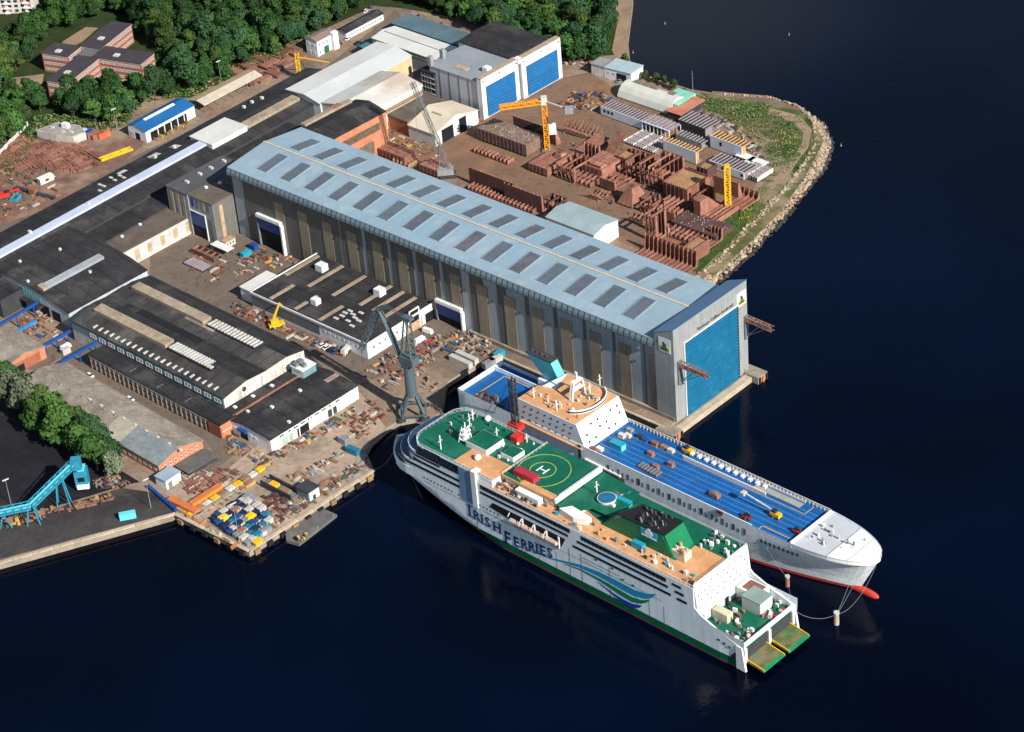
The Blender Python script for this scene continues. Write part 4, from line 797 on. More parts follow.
for zz in range(9):
    for i in range(12): b.slab('y', 1+i*3.75, 3.1+i*3.75, 1+zz*2.9, 2.5+zz*2.9, GLASS if (i+zz) % 4 else mat('red_blind', (.4, .12, .08), .8), 'window', .1)
    for i in (2, 5, 8, 11): b.slab('y', i*3.75-1.2, i*3.75+1.8, .3+zz*2.9, 1.1+zz*2.9, WHITE, 'balcony', 1.3)
# ================================================================== THE SHIPS
FF = Fr(72.85662, 657.04589, -.80195)
def fs(px, py, b=0.): return FF.fy(px, py, b)           # photo point on a ship's side -> (a, z)
OD = mat('orange_deck', (.6, .31, .14), .85, .14, .15, blot=[((.46, .2, .09), .12, .35), ((.66, .42, .24), .3, .3)])
GD = mat('green_deck', (.004, .115, .065), .6, .16, .1, blot=[((.03, .15, .1), .1, .35), ((.01, .07, .045), .25, .35)]); BD = mat('blue_deck', (.006, .105, .34), .55, .14, .08, blot=[((.01, .07, .24), .06, .45), ((.03, .13, .3), .2, .3)], streak=(.05, .6, 1))
HULLG = mat('ship_grey_white', (.8, .86, .88), .4, .05, .08, streak=(.5, .5, .06), lines=(0, 9.7, .9)); SHW = mat('ship_white', (.78, .78, .76), .4, .04, .2)
HGREEN = mat('hull_green', (.005, .12, .055), .4, .1, .1); HRED = mat('hull_red', (.36, .035, .03), .5, .15, .1)
NAVY = mat('navy_letters', (.012, .045, .15), .5, .1)
def hull(t, stations, zs, cols, hb, bc, name, smooth=True, x_far=None):
    """cols: list of (name, material, level index from, to)"""
    rows = [[(hb(a, z)) for a in stations] for z in zs]
    for nm, m, i0, i1 in cols:
        b = MB(); n = len(stations)
        for side in (-1, 1):
            o = len(b.v)
            for i in range(i0, i1+1):
                for j, a in enumerate(stations):
                    aa, h = rows[i][j]; b.v.append((aa, bc+side*h, zs[i]))
            for i in range(i1-i0):
                for j in range(n-1):
                    q = (o+i*n+j, o+i*n+j+1, o+(i+1)*n+j+1, o+(i+1)*n+j); b.f.append(q if side < 0 else q[::-1]); b.m.append(0)
        b.build(nm, m, t, smooth=False)
    return rows
# ---- the ferry
ft = thing('ferry', 'large white car ferry with green and orange decks and IRISH FERRIES along its side', 'ferry', FF.o.x, FF.o.y, 0, FF.yaw)
def hbF(u, z):         # u 0..1 stern to bow
    k = min(1, max(0, z/15)); a0 = -117-52*k; tip = -187-4.5*k; n = 1.3+1.3*k
    a = tip*u; h = 15.5
    if a < a0: h = 15.5*max(0, 1-((a0-a)/(a0-tip))**n)
    if a > -12: h -= .9*(1-z/14)*(1+a/12) if z < 14 else 0
    return a, h
us = [0, .02, .06, .2, .4, .55, .62]+[.62+.38*i/26 for i in range(1, 27)]; us[-1] = 1.
zsF = [-2, .4, 3.9, 6, 9, 12, 14.2]
hull(ft, us, zsF, [('boot_topping', HRED, 0, 1), ('green_band', HGREEN, 1, 2), ('hull', HULLG, 2, 6)], hbF, 15.5, 'ferry')
# aft part of the hull is only 9-10 m high: the plating above the mooring deck follows the sloping rail
def plate(side_b, pts, nm='side_plating', m=HULLG, th=.3, par=ft):
    s = -1 if side_b < 15.5 else 1; o = MB().extr([(a, side_b, z) for a, z in pts], (0, -s*th, 0)).build(nm, m, par); return o
outl = [hbF(u, 14.2) for u in us]
def deckpoly(aft, infl=0, zz=14.2, fwd=None):
    P = [(a, h) for a, h in outl if a <= aft and (fwd is None or a >= fwd)]
    if not any(abs(a-aft) < .01 for a, h in P): P = [(aft, 15.5)]+P
    return [(a, 15.5-max(0, h-infl)) for a, h in P]+[(a, 15.5+max(0, h-infl)) for a, h in P][::-1]
MB().prism(deckpoly(-160, .3), 13.2, 13.4).build('mooring_deck', mat('mooring_grey', (.3, .3, .3), .8, .2, .3), ft)
MB().prism(deckpoly(-152, .3), 14.25, 18.0).build('fore_house', HULLG, ft) if False else None
# superstructure blocks
def rfront(a_aft, a_f, b0, b1, r=6):
    P = [(a_aft, b0), (a_f+r, b0)]+[(a_f+r-r*sin(t*pi/2/6), b0+r-r*cos(t*pi/2/6)) for t in range(1, 7)]
    return P+[(a, 31-b_) for a, b_ in P][::-1] if abs(b0+b1-31) < .1 else P+[(a, b1-(b_-b0)) for a, b_ in P][::-1]
MB().prism(rfront(-22.5, -185.5, .0, 31, 15.4), 13.4, 17.6).build('superstructure_tier', HULLG, ft)
MB().prism(rfront(-22.5, -181, .0, 31, 14.5), 17.6, 21.5).build('superstructure_tier', HULLG, ft)
MB().prism(rfront(-22.6, -174.5, .0, 31, 12), 21.5, 26.9).build('superstructure_tier', HULLG, ft)
NVG = mat('navy_glazing', (.035, .075, .13), .25, .15, .3, spec=.5)
for da, r1, z in ((-185.3, 15.3, 17.6), (-180.8, 14.4, 21.5), (-174.3, 11.9, 26.9)): MB().prism([p for p in rfront(-158, da, .25, 30.75, r1)], z, z+.12).build('sloping_front', NVG, ft)
MB().prism(rfront(-122, -166.8, .6, 30.4, 7), 26.9, 30.0).build('superstructure_tier', HULLG, ft)
MB().prism(rfront(-122.2, -166.4, 1.0, 30, 7), 30.0, 30.25).build('forward_deck', GD, ft)
MB().prism([(-143, 1.1), (-121.8, 1.1), (-121.8, 12.2), (-142.6, 12.2)], 30.25, 30.4).build('orange_deck', OD, ft)
MB().box(-130, -22.5, .15, 30.85, 26.9, 27.1).build('promenade_deck', OD, ft)
GBK = mat('bridge_glass', (.012, .02, .03), .15, .1, spec=.6)
# sloping bridge windows round the front of the top tier
for zz, da in ((28.2, -167.2), (24.6, -175.1), (19.4, -181.5)):
    P = rfront(-150, da, -.1 if da < -168 else .5, 31.1 if da < -168 else 30.5, 9 if da > -168 else 12)
    b = MB(); Q = P[1:-1]
    b.prism(P, zz, zz+(1.6 if da > -168 else .9)); b.build('window_band', GBK, ft)
# long black window bands on both sides
for p0, p1, h in (((416, 444), (470, 472), 1.7), ((416, 450.5), (470, 480), 1.6), ((413, 457.3), (470, 487), 1.15), ((411, 461.5), (465, 490.5), 1.15),
                  ((480, 486), (570, 532), 1.8), ((480, 491.5), (568, 536.5), 1.1), ((581, 537.5), (666, 580.5), 1.8), ((577, 541), (668, 587.5), 1.1), ((573, 545.5), (671, 595.5), 1.1),
                  ((672, 583.5), (681, 588.5), 1.1), ((675, 590.5), (684, 596.5), 1.1), ((677, 598), (687, 604), 1.1)):
    (a0, z0), (a1, z1) = fs(*p0), fs(*p1); z = (z0+z1)/2; top = z > 27
    if top: z = 28.5
    o = MB().box(a0, a1, (.4 if top else -.08), .7, z-h/2, z+h/2).build('window_band', GBK, ft)
    if h > 1.2:
        b = MB(); n = int((a1-a0)/1.9)
        for i in range(n): x = a0+(a1-a0)*(i+.5)/n; b.box(x-.06, x+.06, (.34 if top else -.14), .6, z-h/2, z+h/2)
        b.build('window_mullion', STEELD, o)
    MB().box(a0, a1, 30.4, 31.08, z-h/2, z+h/2).build('window_band', GBK, ft)
for i in range(22): MB().box(-160+i*1.9, -159.3+i*1.9, -.05, .3, 15.4, 16.1).build('porthole', STEELD, ft) if i not in (9, 15) else None
for x in (-108, -99, -90, -50, -44, -37): MB().box(x, x+.12, -.05, .1, 3.3, 12).build('plate_joint', STEEL, ft)
MB().box(-132.6, -130, -.5, 3, 14.2, 31.0).build('side_pillar', SHW, ft); MB().box(-139.5, -132.6, -.12, .3, 14.6, 30).build('blue_side_shading', mat('blue_grey_shading', (.16, .27, .42), .5, .1), ft)  # blue shading forward of the pillar, put on as a coloured sheet
# lifeboat recess with boats and davits
(a0, z0), (a1, z1) = (-117, 14.6), (-86, 19.6)
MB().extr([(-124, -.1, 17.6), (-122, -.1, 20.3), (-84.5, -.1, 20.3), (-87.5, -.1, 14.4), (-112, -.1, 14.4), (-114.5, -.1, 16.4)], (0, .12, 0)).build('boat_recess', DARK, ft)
for i in range(4):
    x = -110+i*6.2; b = MB(); b.beam((x-2.6, -.5, 16.6), (x+2.6, -.5, 16.6), 1.05, n=8); b.beam((x+2.6, -.5, 16.6), (x+3.4, -.5, 16.9), 1.0, r2=.3, n=8); b.beam((x-2.6, -.5, 16.6), (x-3.4, -.5, 16.9), 1.0, r2=.3, n=8)
    bt = b.build('lifeboat_hull', mat('boat_peach', (.55, .42, .34), .5), None, (0, 0, 0)); bt.name = 'lifeboat'; bt.matrix_world = Matrix.Translation((FF.o.x, FF.o.y, 0)) @ Matrix.Rotation(FF.yaw, 4, 'Z')
    tag(bt, 'small boat in the dark recess of the ferry side, %s from the bow' % ('first', 'second', 'third', 'fourth')[i], 'lifeboat', 'lifeboats in the ferry recess')
    MB().box(x+3.3, x+3.9, -.5, .3, 14.6, 20).build('davit', SHW, ft); MB().beam((x-3, -.2, 19.9), (x-3, -1.4, 18.6), .15).build('davit_arm', SHW, ft)
# ship's name
def sletter(s, p, size, bold=.03):
    a, z = fs(*p)
    M = Matrix(((1, 0, 0, a), (0, 0, -1, -.12), (0, 1, 0, z), (0, 0, 0, 1))) @ Matrix.Diagonal((.95, 1, 1, 1))
    return text(s, size, NAVY, 'letter', M, ft, .03, bold)
def sword(s, pa, pb, size, first):
    (a0, z0), (a1, z1) = fs(*pa), fs(*pb); adv = []
    x = 0
    for i, ch in enumerate(s):
        w = (.45 if ch == 'I' else .82)*(first if i == 0 else 1.); adv.append(x); x += w
    k = (a1-a0)/x
    for i, ch in enumerate(s):
        sz = size*(first if i == 0 else 1.); a = a0+adv[i]*k; z = z0+(z1-z0)*adv[i]/x
        M = Matrix(((1, 0, 0, a), (0, 0, -1, -.12), (0, 1, 0, z), (0, 0, 0, 1))); text(ch, sz, NAVY, 'letter', M, ft, .03, sz*.022)
        b = MB(); lw = {'I': .3, 'R': .62, 'S': 0, 'H': .66, 'F': .0, 'E': 0}.get(ch, 0)*sz    # serifs
        for (sx0, sx1) in {'I': [(-.06, .34)], 'R': [(-.05, .26), (.5, .74)], 'H': [(-.05, .26), (.44, .76)], 'F': [(-.05, .3)]}.get(ch, []):
            b.box(sx0*sz+.04*sz, sx1*sz+.04*sz, -.02, .03, 0, .05*sz)
            if ch in 'IH': b.box(sx0*sz+.04*sz, sx1*sz+.04*sz, -.02, .03, .66*sz, .71*sz)
        if b.v: o = b.build('serif', NAVY, ft, (a, -.12, z))
sword('IRISH', (468.5, 515), (501, 534), 6.3, 1.22); sword('FERRIES', (504.5, 541.5), (555, 558), 6.3, 1.28)
# the swoosh along the side: three tapering ribbons
def ribbon(top, bot, m, nm, d):
    P = [fs(*p) for p in top]+[fs(*p) for p in bot][::-1]
    MB().extr([(a, -d, z) for a, z in P], (0, d-.005, 0)).build(nm, m, ft)
def rib(top, bot, m, nm, d):
    for i in range(len(top)-1): pass
    T = [fs(*p) for p in top]; B_ = [fs(*p) for p in bot]; b = MB()
    for i in range(len(T)-1):
        b.hexa([(T[i][0], -d, T[i][1]), (T[i+1][0], -d, T[i+1][1]), (B_[i+1][0], -d, B_[i+1][1]), (B_[i][0], -d, B_[i][1])], [(T[i][0], 0, T[i][1]), (T[i+1][0], 0, T[i+1][1]), (B_[i+1][0], 0, B_[i+1][1]), (B_[i][0], 0, B_[i][1])])
    b.build(nm, m, ft)
rib([(535, 552), (550, 557.5), (565, 561), (580, 564.5), (600, 572), (620, 582), (635, 590), (646, 593.5), (657, 594)], [(535.2, 552.5), (550, 558.7), (565, 563), (580, 567.5), (600, 577), (620, 588.5), (635, 596.5), (646, 599), (652, 598)], mat('swoosh_blue', (.02, .3, .52), .4, .06), 'side_stripe', .06)
rib([(565, 563.8), (580, 568.6), (600, 578.6), (620, 590), (632, 597), (642, 600), (650, 599.8)], [(565, 564.3), (580, 570), (600, 581.3), (620, 594.8), (632, 602), (641, 603.8), (647, 602.5)], mat('swoosh_green', (.01, .22, .1), .4, .06), 'side_stripe', .07)
rib([(598, 581.5), (612, 592), (622, 598.5), (632, 603.5), (642, 605.5)], [(598, 582), (612, 594), (622, 602.5), (632, 608), (640, 607.8)], mat('swoosh_navy', (.02, .06, .32), .4, .06), 'side_stripe', .08)
for x, z in ((-150, 11), (-148, 11), (-146, 10.8), (-70, 17.5), (-62, 17.3), (-57, 14.5), (-52, 14.2), (-12, 9), (-9.5, 8.6), (-7, 8.2)): MB().box(x, x+1.1, -.1 if x > -117 else 1.2, .4 if x > -117 else 2.2, z, z+.6).build('hull_fitting', DARK, ft)
MB().box(-131.6, -131.4, -.07, .1, 3.2, 14).build('plate_joint', STEEL, ft); [MB().box(x, x+.15, -.07, .1, 3.2, 17).build('plate_joint', STEEL, ft) for x in (-83, -77, -63)]
MB().box(-76, -58, -.07, .1, 15.6, 15.8).build('plate_joint', STEEL, ft)
# open stern: sloping side plates, mooring deck, end wall, transom, ramps
sl_ = [(-24, 25.5), (-22.6, 17.8), (-19.9, 15.9), (-10.8, 12.7), (-2.2, 10.6), (-.2, 9.4), (0, 2), (-3, 0.6), (-24, 3.1)]
for bb in (0.02, 30.98): plate(bb, [(-24, 25.5), (-22.6, 17.8), (-19.9, 15.9), (-10.8, 12.7), (-2.2, 10.6), (-2.2, 8), (-24, 8)], 'side_plating', HULLG, .5)
MB().hexa([(-22.6, .3, 16.6), (-21.0, .3, 16.6), (-21.0, 30.7, 16.6), (-22.6, 30.7, 16.6)], [(-23.2, .3, 27.9), (-22.3, .3, 27.9), (-22.3, 30.7, 27.9), (-23.2, 30.7, 27.9)]).build('end_wall', SHW, ft)
b = MB()
for i in range(9):
    for k, z in enumerate((18.2, 20.6, 23., 25.4)): b.box(-21.25-(z-16.6)*.115, -20.92-(z-16.6)*.115, 1.5+i*3.3+1.3*(k % 2), 2.+i*3.3+1.3*(k % 2), z, z+.6)
b.build('end_wall_port', STEELD, ft, stuff=True)
MB().box(-22.7, -22.3, .3, 30.7, 8.9, 16.6).build('inner_wall', mat('lilac_grey', (.5, .5, .53), .6, .1, .3), ft); [MB().box(-22.3, -22.1, y, y+2, 9, 12).build('wall_opening', DARK, ft) for y in (3, 9, 17, 25)]
MB().box(-22, -1.2, .4, 30.6, 8.6, 8.9).build('aft_deck', GD, ft); MB().box(-22.3, -1., .3, 30.7, 3, 8.6).build('stern_hold', STEELD, ft)
for bb, s in ((.0, 1), (30.4, -1)):
    MB().hexa([(-3.6, bb-.15, .4), (.6, bb-.15, .4), (.6, bb+.8, .4), (-3.6, bb+.8, .4)], [(-3.6, bb-.15, 10.7), (-1.0, bb-.15, 10.7), (-1.0, bb+.8, 10.7), (-3.6, bb+.8, 10.7)]).build('stern_post', SHW, ft)
    MB().extr([(-22.6, bb, 17.6), (-19.9, bb, 15.7), (-10.8, bb, 12.5), (-2.2, bb, 10.4), (-2.2, bb, 10.9), (-10.8, bb, 13.0), (-19.9, bb, 16.3), (-22.6, bb, 18.6)], (0, .6, 0)).build('bulwark_rail', SHW, ft)
MB().box(-2.4, -1.2, .6, 30.4, 9.4, 10.5).build('transom_beam', SHW, ft)
for y in (14.9, 1.2, 28.6): MB().box(-1.6, -.4, y, y+1.2, 3.1, 9.4).build('stern_post', SHW, ft)
RAMP = mat('ramp_worn_green', (.09, .12, .045), .8, .3, .3, blot=[((.26, .13, .09), .16, .55), ((.02, .2, .07), .2, .35)])
for y0, y1, L_ in ((2.0, 14.2, 7.2), (16.0, 28.0, 7.6)):
    MB().hexa([(-1.2, y0, 3.2), (L_, y0, 2.2), (L_, y1, 2.2), (-1.2, y1, 3.2)], [(-1.2, y0, 3.9), (L_, y0, 2.7), (L_, y1, 2.7), (-1.2, y1, 3.9)]).build('ramp', RAMP, ft)
    MB().hexa([(L_-2.2, y0, 2.7), (L_+.3, y0, 2.5), (L_+.3, y1, 2.5), (L_-2.2, y1, 2.7)], [(L_-2.2, y0, 2.95), (L_+.3, y0, 2.75), (L_+.3, y1, 2.75), (L_-2.2, y1, 2.95)]).build('ramp_flap', mat('ramp_green', (.01, .24, .09), .6, .12), ft)
    for y in (y0+.1, y1-.5): MB().hexa([(-1, y, 3.9), (L_, y, 2.8), (L_, y+.35, 2.8), (-1, y+.35, 3.9)], [(-1, y, 4.6), (L_, y, 3.3), (L_, y+.35, 3.3), (-1, y+.35, 4.6)]).build('ramp_edge', YELLOW, ft)
# helideck
MB().box(-121, -94, 5.6, 31.2, 30.2, 30.9).build('helideck', GD, ft)
MB().box(-94.02, -93.2, 5.2, 31.6, 29.6, 31.6).build('helideck_edge', SHW, ft); MB().box(-121, -94, 5.2, 5.6, 29.8, 31).build('helideck_edge', OD, ft)
MB().box(-120, -95, 6, 30.8, 27.1, 30.2).build('house', SHW, ft); MB().box(-112, -94.4, 5.5, 8.2, 30.9, 31.05).build('deck_strip', OD, ft)
def ring(cx, cy, r, w, z, m, nm, seg=40):
    b = MB()
    for i in range(seg):
        t0, t1 = 2*pi*i/seg, 2*pi*(i+1)/seg
        P = [(cx+cos(t)*q, cy+sin(t)*q) for t, q in ((t0, r-w), (t0, r), (t1, r), (t1, r-w))]
        b.hexa([(x, y, z) for x, y in P], [(x, y, z+.05) for x, y in P])
    return b.build(nm, m, ft)
LYEL = mat('marking_yellow', (.42, .5, .05), .7, .3, 1.)
hc_ = FF.loc(541, 471, 31); ring(hc_[0], hc_[1]+1, 5.2, .3, 30.92, LYEL, 'landing_circle'); ring(hc_[0]+.5, hc_[1]+1, 10.6, .28, 30.92, LYEL, 'landing_circle')
hx, hy = hc_[0], hc_[1]+1
b = MB(); b.box(hx-2.0, hx-1.4, hy-1.9, hy+1.9, 30.93, 31.0); b.box(hx+1.4, hx+2.0, hy-1.9, hy+1.9, 30.93, 31.0); b.box(hx-1.4, hx+1.4, hy-.3, hy+.3, 30.93, 31.0); b.build('letter_h', SHW, ft)
# aft green decks
MB().prism([FF.loc(x, y, 29.2) for x, y in ((545, 496), (567, 512), (592, 508), (618, 520), (640, 492), (602, 470))], 28.7, 29.0).build('green_deck', GD, ft)
MB().box(-100, -84, 9.5, 30, 27.1, 28.7).build('house', SHW, ft)
MB().prism([(-84, 12), (-72, 8.8), (-60, 8.6), (-38, 8.6), (-38, 20.5), (-22.4, 20.5), (-22.4, 30.8), (-100, 30.8), (-100, 12)], 27.1, 27.35).build('green_deck', GD, ft)
# funnel casing
GC = mat('casing_green', (.005, .165, .065), .4, .08, .2); GCS = mat('casing_green_shaded', (.004, .15, .065), .4, .08, .2)
zt = 35.6
lo = [(-74, 8.7, 27.3), (-38.6, 8.7, 27.3), (-38.6, 20, 27.3), (-74, 20, 27.3)]; hi = [(-64, 9.2, zt-1), (-43.0, 9.2, zt), (-43.0, 19.6, zt), (-60, 19.6, zt-1)]
MB().hexa(lo, hi).build('funnel_casing', GC, ft)
MB().hexa([(-66, 8.98, zt-.8), (-42.8, 8.98, zt+.15), (-42.8, 19.9, zt+.15), (-62, 19.9, zt-.8)], [(-66, 9.2, zt-.4), (-42.8, 9.2, zt+.6), (-42.8, 19.6, zt+.6), (-62, 19.6, zt-.4)]).build('funnel_top', mat('soot_black', (.012, .012, .014), .8, .2, .5), ft)
MB().hexa([(-73.6, 8.55, 27.4), (-39.0, 8.55, 27.4), (-39.0, 8.75, 27.4), (-73.6, 8.75, 27.4)], [(-64, 9.0, zt-1.1), (-44.4, 9.0, zt-.1), (-44.4, 9.25, zt-.1), (-64, 9.25, zt-1.1)]).build('casing_shade_plate', GCS, ft)  # darker green sheet: shade of the near side put into the colour
q = random.Random(3)
for i in range(26):
    x, y = q.uniform(-59, -45.5), q.uniform(10, 18.8); h = q.uniform(.6, 2.2); r = q.uniform(.2, .42); MB().beam((x, y, zt-.3), (x-.6, y, zt+h), r, n=8).build('exhaust_pipe', STEELD if i % 3 else STEEL, ft)
def cas(px, py):       # on the near face of the casing
    a, z = fs(px, py, 9.0); return a, z
(e0, f0), (e1, f1) = cas(641, 527.5), cas(657.5, 541.5)
em = MB().box(e0, e1, 8.75, 9.6, f1-.2, f0+.3).build('funnel_emblem', mat('emblem_blue', (.03, .3, .62), .4), ft); cx, cz = (e0+e1)/2, (f0+f1)/2+.8
b = MB()
for dx, dz in ((-1.15, -.2), (1.15, -.2), (0, 1.3)): b.beam((cx+dx*.85, 8.77, cz+dz*.8), (cx+dx*.85, 8.66, cz+dz*.8), .95, n=12)
b.box(cx-.2, cx+.2, 8.66, 8.76, cz-2., cz); b.box(e0+.4, e1-.4, 8.66, 8.76, f1+.1, f1+.7); b.build('emblem_leaf', SHW, em)
# deck houses, masts, boats, small gear on the ferry
def dbox(nm, W, S, N, z0, z1, wall, roof, par=ft, lip=.2):
    w, s_, n_ = FF.loc(*W, z1), FF.loc(*S, z1), FF.loc(*N, z1); x0, x1, y0, y1 = w[0], s_[0], w[1], n_[1]
    if x1 < x0: x0, x1 = x1, x0
    if y1 < y0: y0, y1 = y1, y0
    o = MB().box(x0, x1, y0, y1, z0, z1).build(nm, wall, par); MB().box(x0+lip, x1-lip, y0+lip, y1-lip, z1, z1+.12).build('roof', roof, o); return o
dbox('deck_house', (466, 441), (486.5, 450.5), (483, 429), 30.2, 32.8, SHW, GD); dbox('deck_house', (501, 452.5), (511, 459.5), (510, 443.5), 30.2, 32.4, SHW, GD)
def deckbits(par, area, z, n, mats_, nm, lo=.5, hi=2.4, seed=1, holes=()):
    q = random.Random(seed)
    for i in range(n):
        for _ in range(20):
            x, y = q.uniform(area[0], area[1]), q.uniform(area[2], area[3])
            if not any(h[0] < x < h[1] and h[2] < y < h[3] for h in holes): break
        m = q.choice(mats_); sx, sy, sz = q.uniform(lo, hi), q.uniform(lo, hi)*.7, q.uniform(.4, 1.6)
        o = link(nm, shared_box((round(sx*2)/2+.2)*.8, (round(sy*2)/2+.2)*.8, round(sz*2)/2+.3, m), par, (x, y, z), q.choice((0, 0, .3, 1.57)))
FIT = [SHW, OFFW, STEEL, OD, STEELD]
deckbits(ft, (-162, -124, 13, 29), 30.25, 34, [SHW, OFFW, STEEL, GREEN], 'deck_fitting', .3, 1.4, 2, [(-148, -134, 12, 26)])
deckbits(ft, (-128, -104, .8, 5), 27.1, 36, FIT+[TIMBER], 'deck_fitting', .5, 1.8, 3); deckbits(ft, (-104, -24, 1, 8), 27.1, 42, FIT+[TEAL], 'deck_fitting', .4, 1.8, 4)
deckbits(ft, (-37, -24, 20, 30), 27.3, 22, [SHW, STEEL, OFFW], 'deck_fitting', .4, 1.6, 5); deckbits(ft, (-98, -76, 21, 30.5), 27.3, 26, [RUSTL, STEEL, TEAL, OFFW], 'deck_fitting', .4, 2.2, 6)
deckbits(ft, (-185, -174, 9, 22), 13.4, 16, [SHW, STEEL, RUSTL], 'winch', .5, 1.8, 7); deckbits(ft, (-21, -2, 1, 30), 8.9, 110, [STEEL, RUSTL, OFFW, TIMBER, GREEN, SHW, STEELD, RUST, RED], 'winch', .3, 1.9, 8, [(-12, -3, 12, 20), (-16, -10, 5, 10)])
def mast(par, x, y, z, h, m=SHW, nm='mast', r=.25):
    b = MB().beam((x, y, z), (x, y, z+h), r, n=8).beam((x-1.3, y, z+h*.75), (x+1.3, y, z+h*.75), .1).beam((x, y-1.2, z+h*.6), (x, y+1.2, z+h*.6), .1); return b.build(nm, m, par)
for p, h in (((441, 449), 6.5), ((470, 428), 7), ((466, 437), 7), ((473, 420), 5), ((497, 436), 4), ((527, 442), 4), ((597, 492), 5)): x, y = FF.loc(*p, 30.3); mast(ft, x, y, 30.2, h)
x, y = FF.loc(466, 441, 30.3); b = MB(); [b.beam((x+dx, y+dy, 30.2), (x+dx*.4, y+dy*.4, 37), .22) for dx in (-2, 2) for dy in (-2, 2)]; [b.box(x-2+k*.3, x+2-k*.3, y-2+k*.3, y+2-k*.3, 31.5+k*1.9, 31.7+k*1.9) for k in range(3)]; b.build('radar_mast', SHW, ft)
def dome(par, x, y, z, r, m=SHW, nm='radome', m2=None):
    b = MB(); N_, Kk = 12, 5
    for k in range(Kk+1):
        for j in range(N_): t = pi/2*k/Kk; b.v.append((x+cos(2*pi*j/N_)*r*cos(t), y+sin(2*pi*j/N_)*r*cos(t), z+r*sin(t)))
    for k in range(Kk):
        for j in range(N_): b.f.append((k*N_+j, k*N_+(j+1) % N_, (k+1)*N_+(j+1) % N_, (k+1)*N_+j)); b.m.append(0)
    return b.build(nm, m, par, smooth=True)
for p, r in (((488, 420.5), 1.4), ((478, 459.5), 1.5), ((503, 446), .9)): x, y = FF.loc(*p, 30.3); MB().beam((x, y, 30.2), (x, y, 31.4), r*.5, n=8).build('radome_base', SHW, ft); dome(ft, x, y, 31.2, r)
x, y = FF.loc(607, 500, 29); MB().beam((x, y, 29), (x, y, 30.1), 3.4, 0, 3.7, 20).build('round_hatch_coaming', SHW, ft); MB().beam((x, y, 30.1), (x, y, 30.35), 3.5, 0, 3.2, 20).build('round_hatch_cover', mat('hatch_blue', (.02, .13, .26), .4), ft)
x, y = FF.loc(577, 512, 29.6); MB().prism([(x-7, y-2.2), (x+1, y-3.4), (x+6, y-1.6), (x+6.5, y+.8), (x-4, y+1.8)], 27.1, 29.6).build('white_house', SHW, ft)
x, y = FF.loc(612, 504, 29.2); MB().box(x-1.4, x+1.8, y-1.2, y, 29, 30).build('white_chute', SHW, ft)
MB().box(-112, -100, 2.6, 5.2, 27.1, 29.6).build('promenade_house', SHW, ft)
for (W_, S_, N_, z0, z1, m, nm) in (((513, 470), (528, 483), (520, 466), 30.9, 33.2, mat('crimson_paint', (.4, .03, .05), .5, .12), 'crimson_house'), ((631, 541), (641, 547), (634, 538), 27.1, 29.8, TEAL, 'teal_box'), ((613, 496.5), (630, 503), (616, 493.5), 27.3, 29.3, TEAL, 'teal_box'), ((510, 436), (516, 440), (516, 430), 30.2, 32.8, RED, 'red_box')): dbox(nm, W_, S_, N_, z0, z1, m, m, lip=.05)
x, y = FF.loc(682, 553, 29); MB().box(x-6, x+3, y-2.2, y+1.8, 27.3, 30.6).build('cream_house', mat('cream_grp', (.62, .52, .4), .6, .15, .4), ft); deckbits(ft, (x-6, x+3, y-2, y+1.5), 30.6, 8, [OFFW, STEEL, OD], 'deck_fitting', .4, 1.4, 9)
c1 = dbox('container', (712, 609), (724, 619), (717, 604), 8.9, 12.4, mat('cream_container', (.55, .52, .36), .6, .1), mat('cream_container', (.6,) * 3)); 
x, y = FF.loc(757, 597, 13.5); MB().box(x-4.2, x+4.2, y-3.6, y+3.6, 8.9, 14.2).build('stern_house', mat('grey_house', (.42, .45, .45), .6, .1, .2), ft); MB().box(x-4.3, x+4.3, y-3.7, y+3.7, 14.2, 14.5).build('stern_house_roof', mat('green_grey_roof', (.2, .28, .25), .6, .1, .2), ft); MB().box(x+4.2, x+4.35, y-3.2, y+3.2, 9.4, 13.9).build('white_end', SHW, ft)
MB().box(-21.8, -12, 23, 30, 8.9, 14).build('side_house', SHW, ft); MB().box(-20, -13, 24, 29.4, 14, 14.15).build('side_house_roof', RUSTL, ft)
rr = MB()
def rail(b, P, z, h=1.1, st=2.):
    for (x0, y0), (x1, y1) in zip(P, P[1:]):
        n = max(1, int(hypot(x1-x0, y1-y0)/st)); b.beam((x0, y0, z+h), (x1, y1, z+h), .07); b.beam((x0, y0, z+h*.5), (x1, y1, z+h*.5), .05)
        for i in range(n+1): x = x0+(x1-x0)*i/n; y = y0+(y1-y0)*i/n; b.beam((x, y, z), (x, y, z+h), .06)
rail(rr, rfront(-122, -166.8, .7, 30.3, 7), 30.1, 1.2); rail(rr, [(-130, .2), (-22.6, .2)], 27.1); rail(rr, [(-130, 30.8), (-22.6, 30.8)], 27.1); rail(rr, [(-94, 8), (-94, 31)], 30.9); rail(rr, [(-121, 5.7), (-121, 31)], 30.9)
rail(rr, [(-22.5, .3), (-22.5, 30.6)], 27.9); rr.build('deck_railing', SHW, ft, stuff=True)

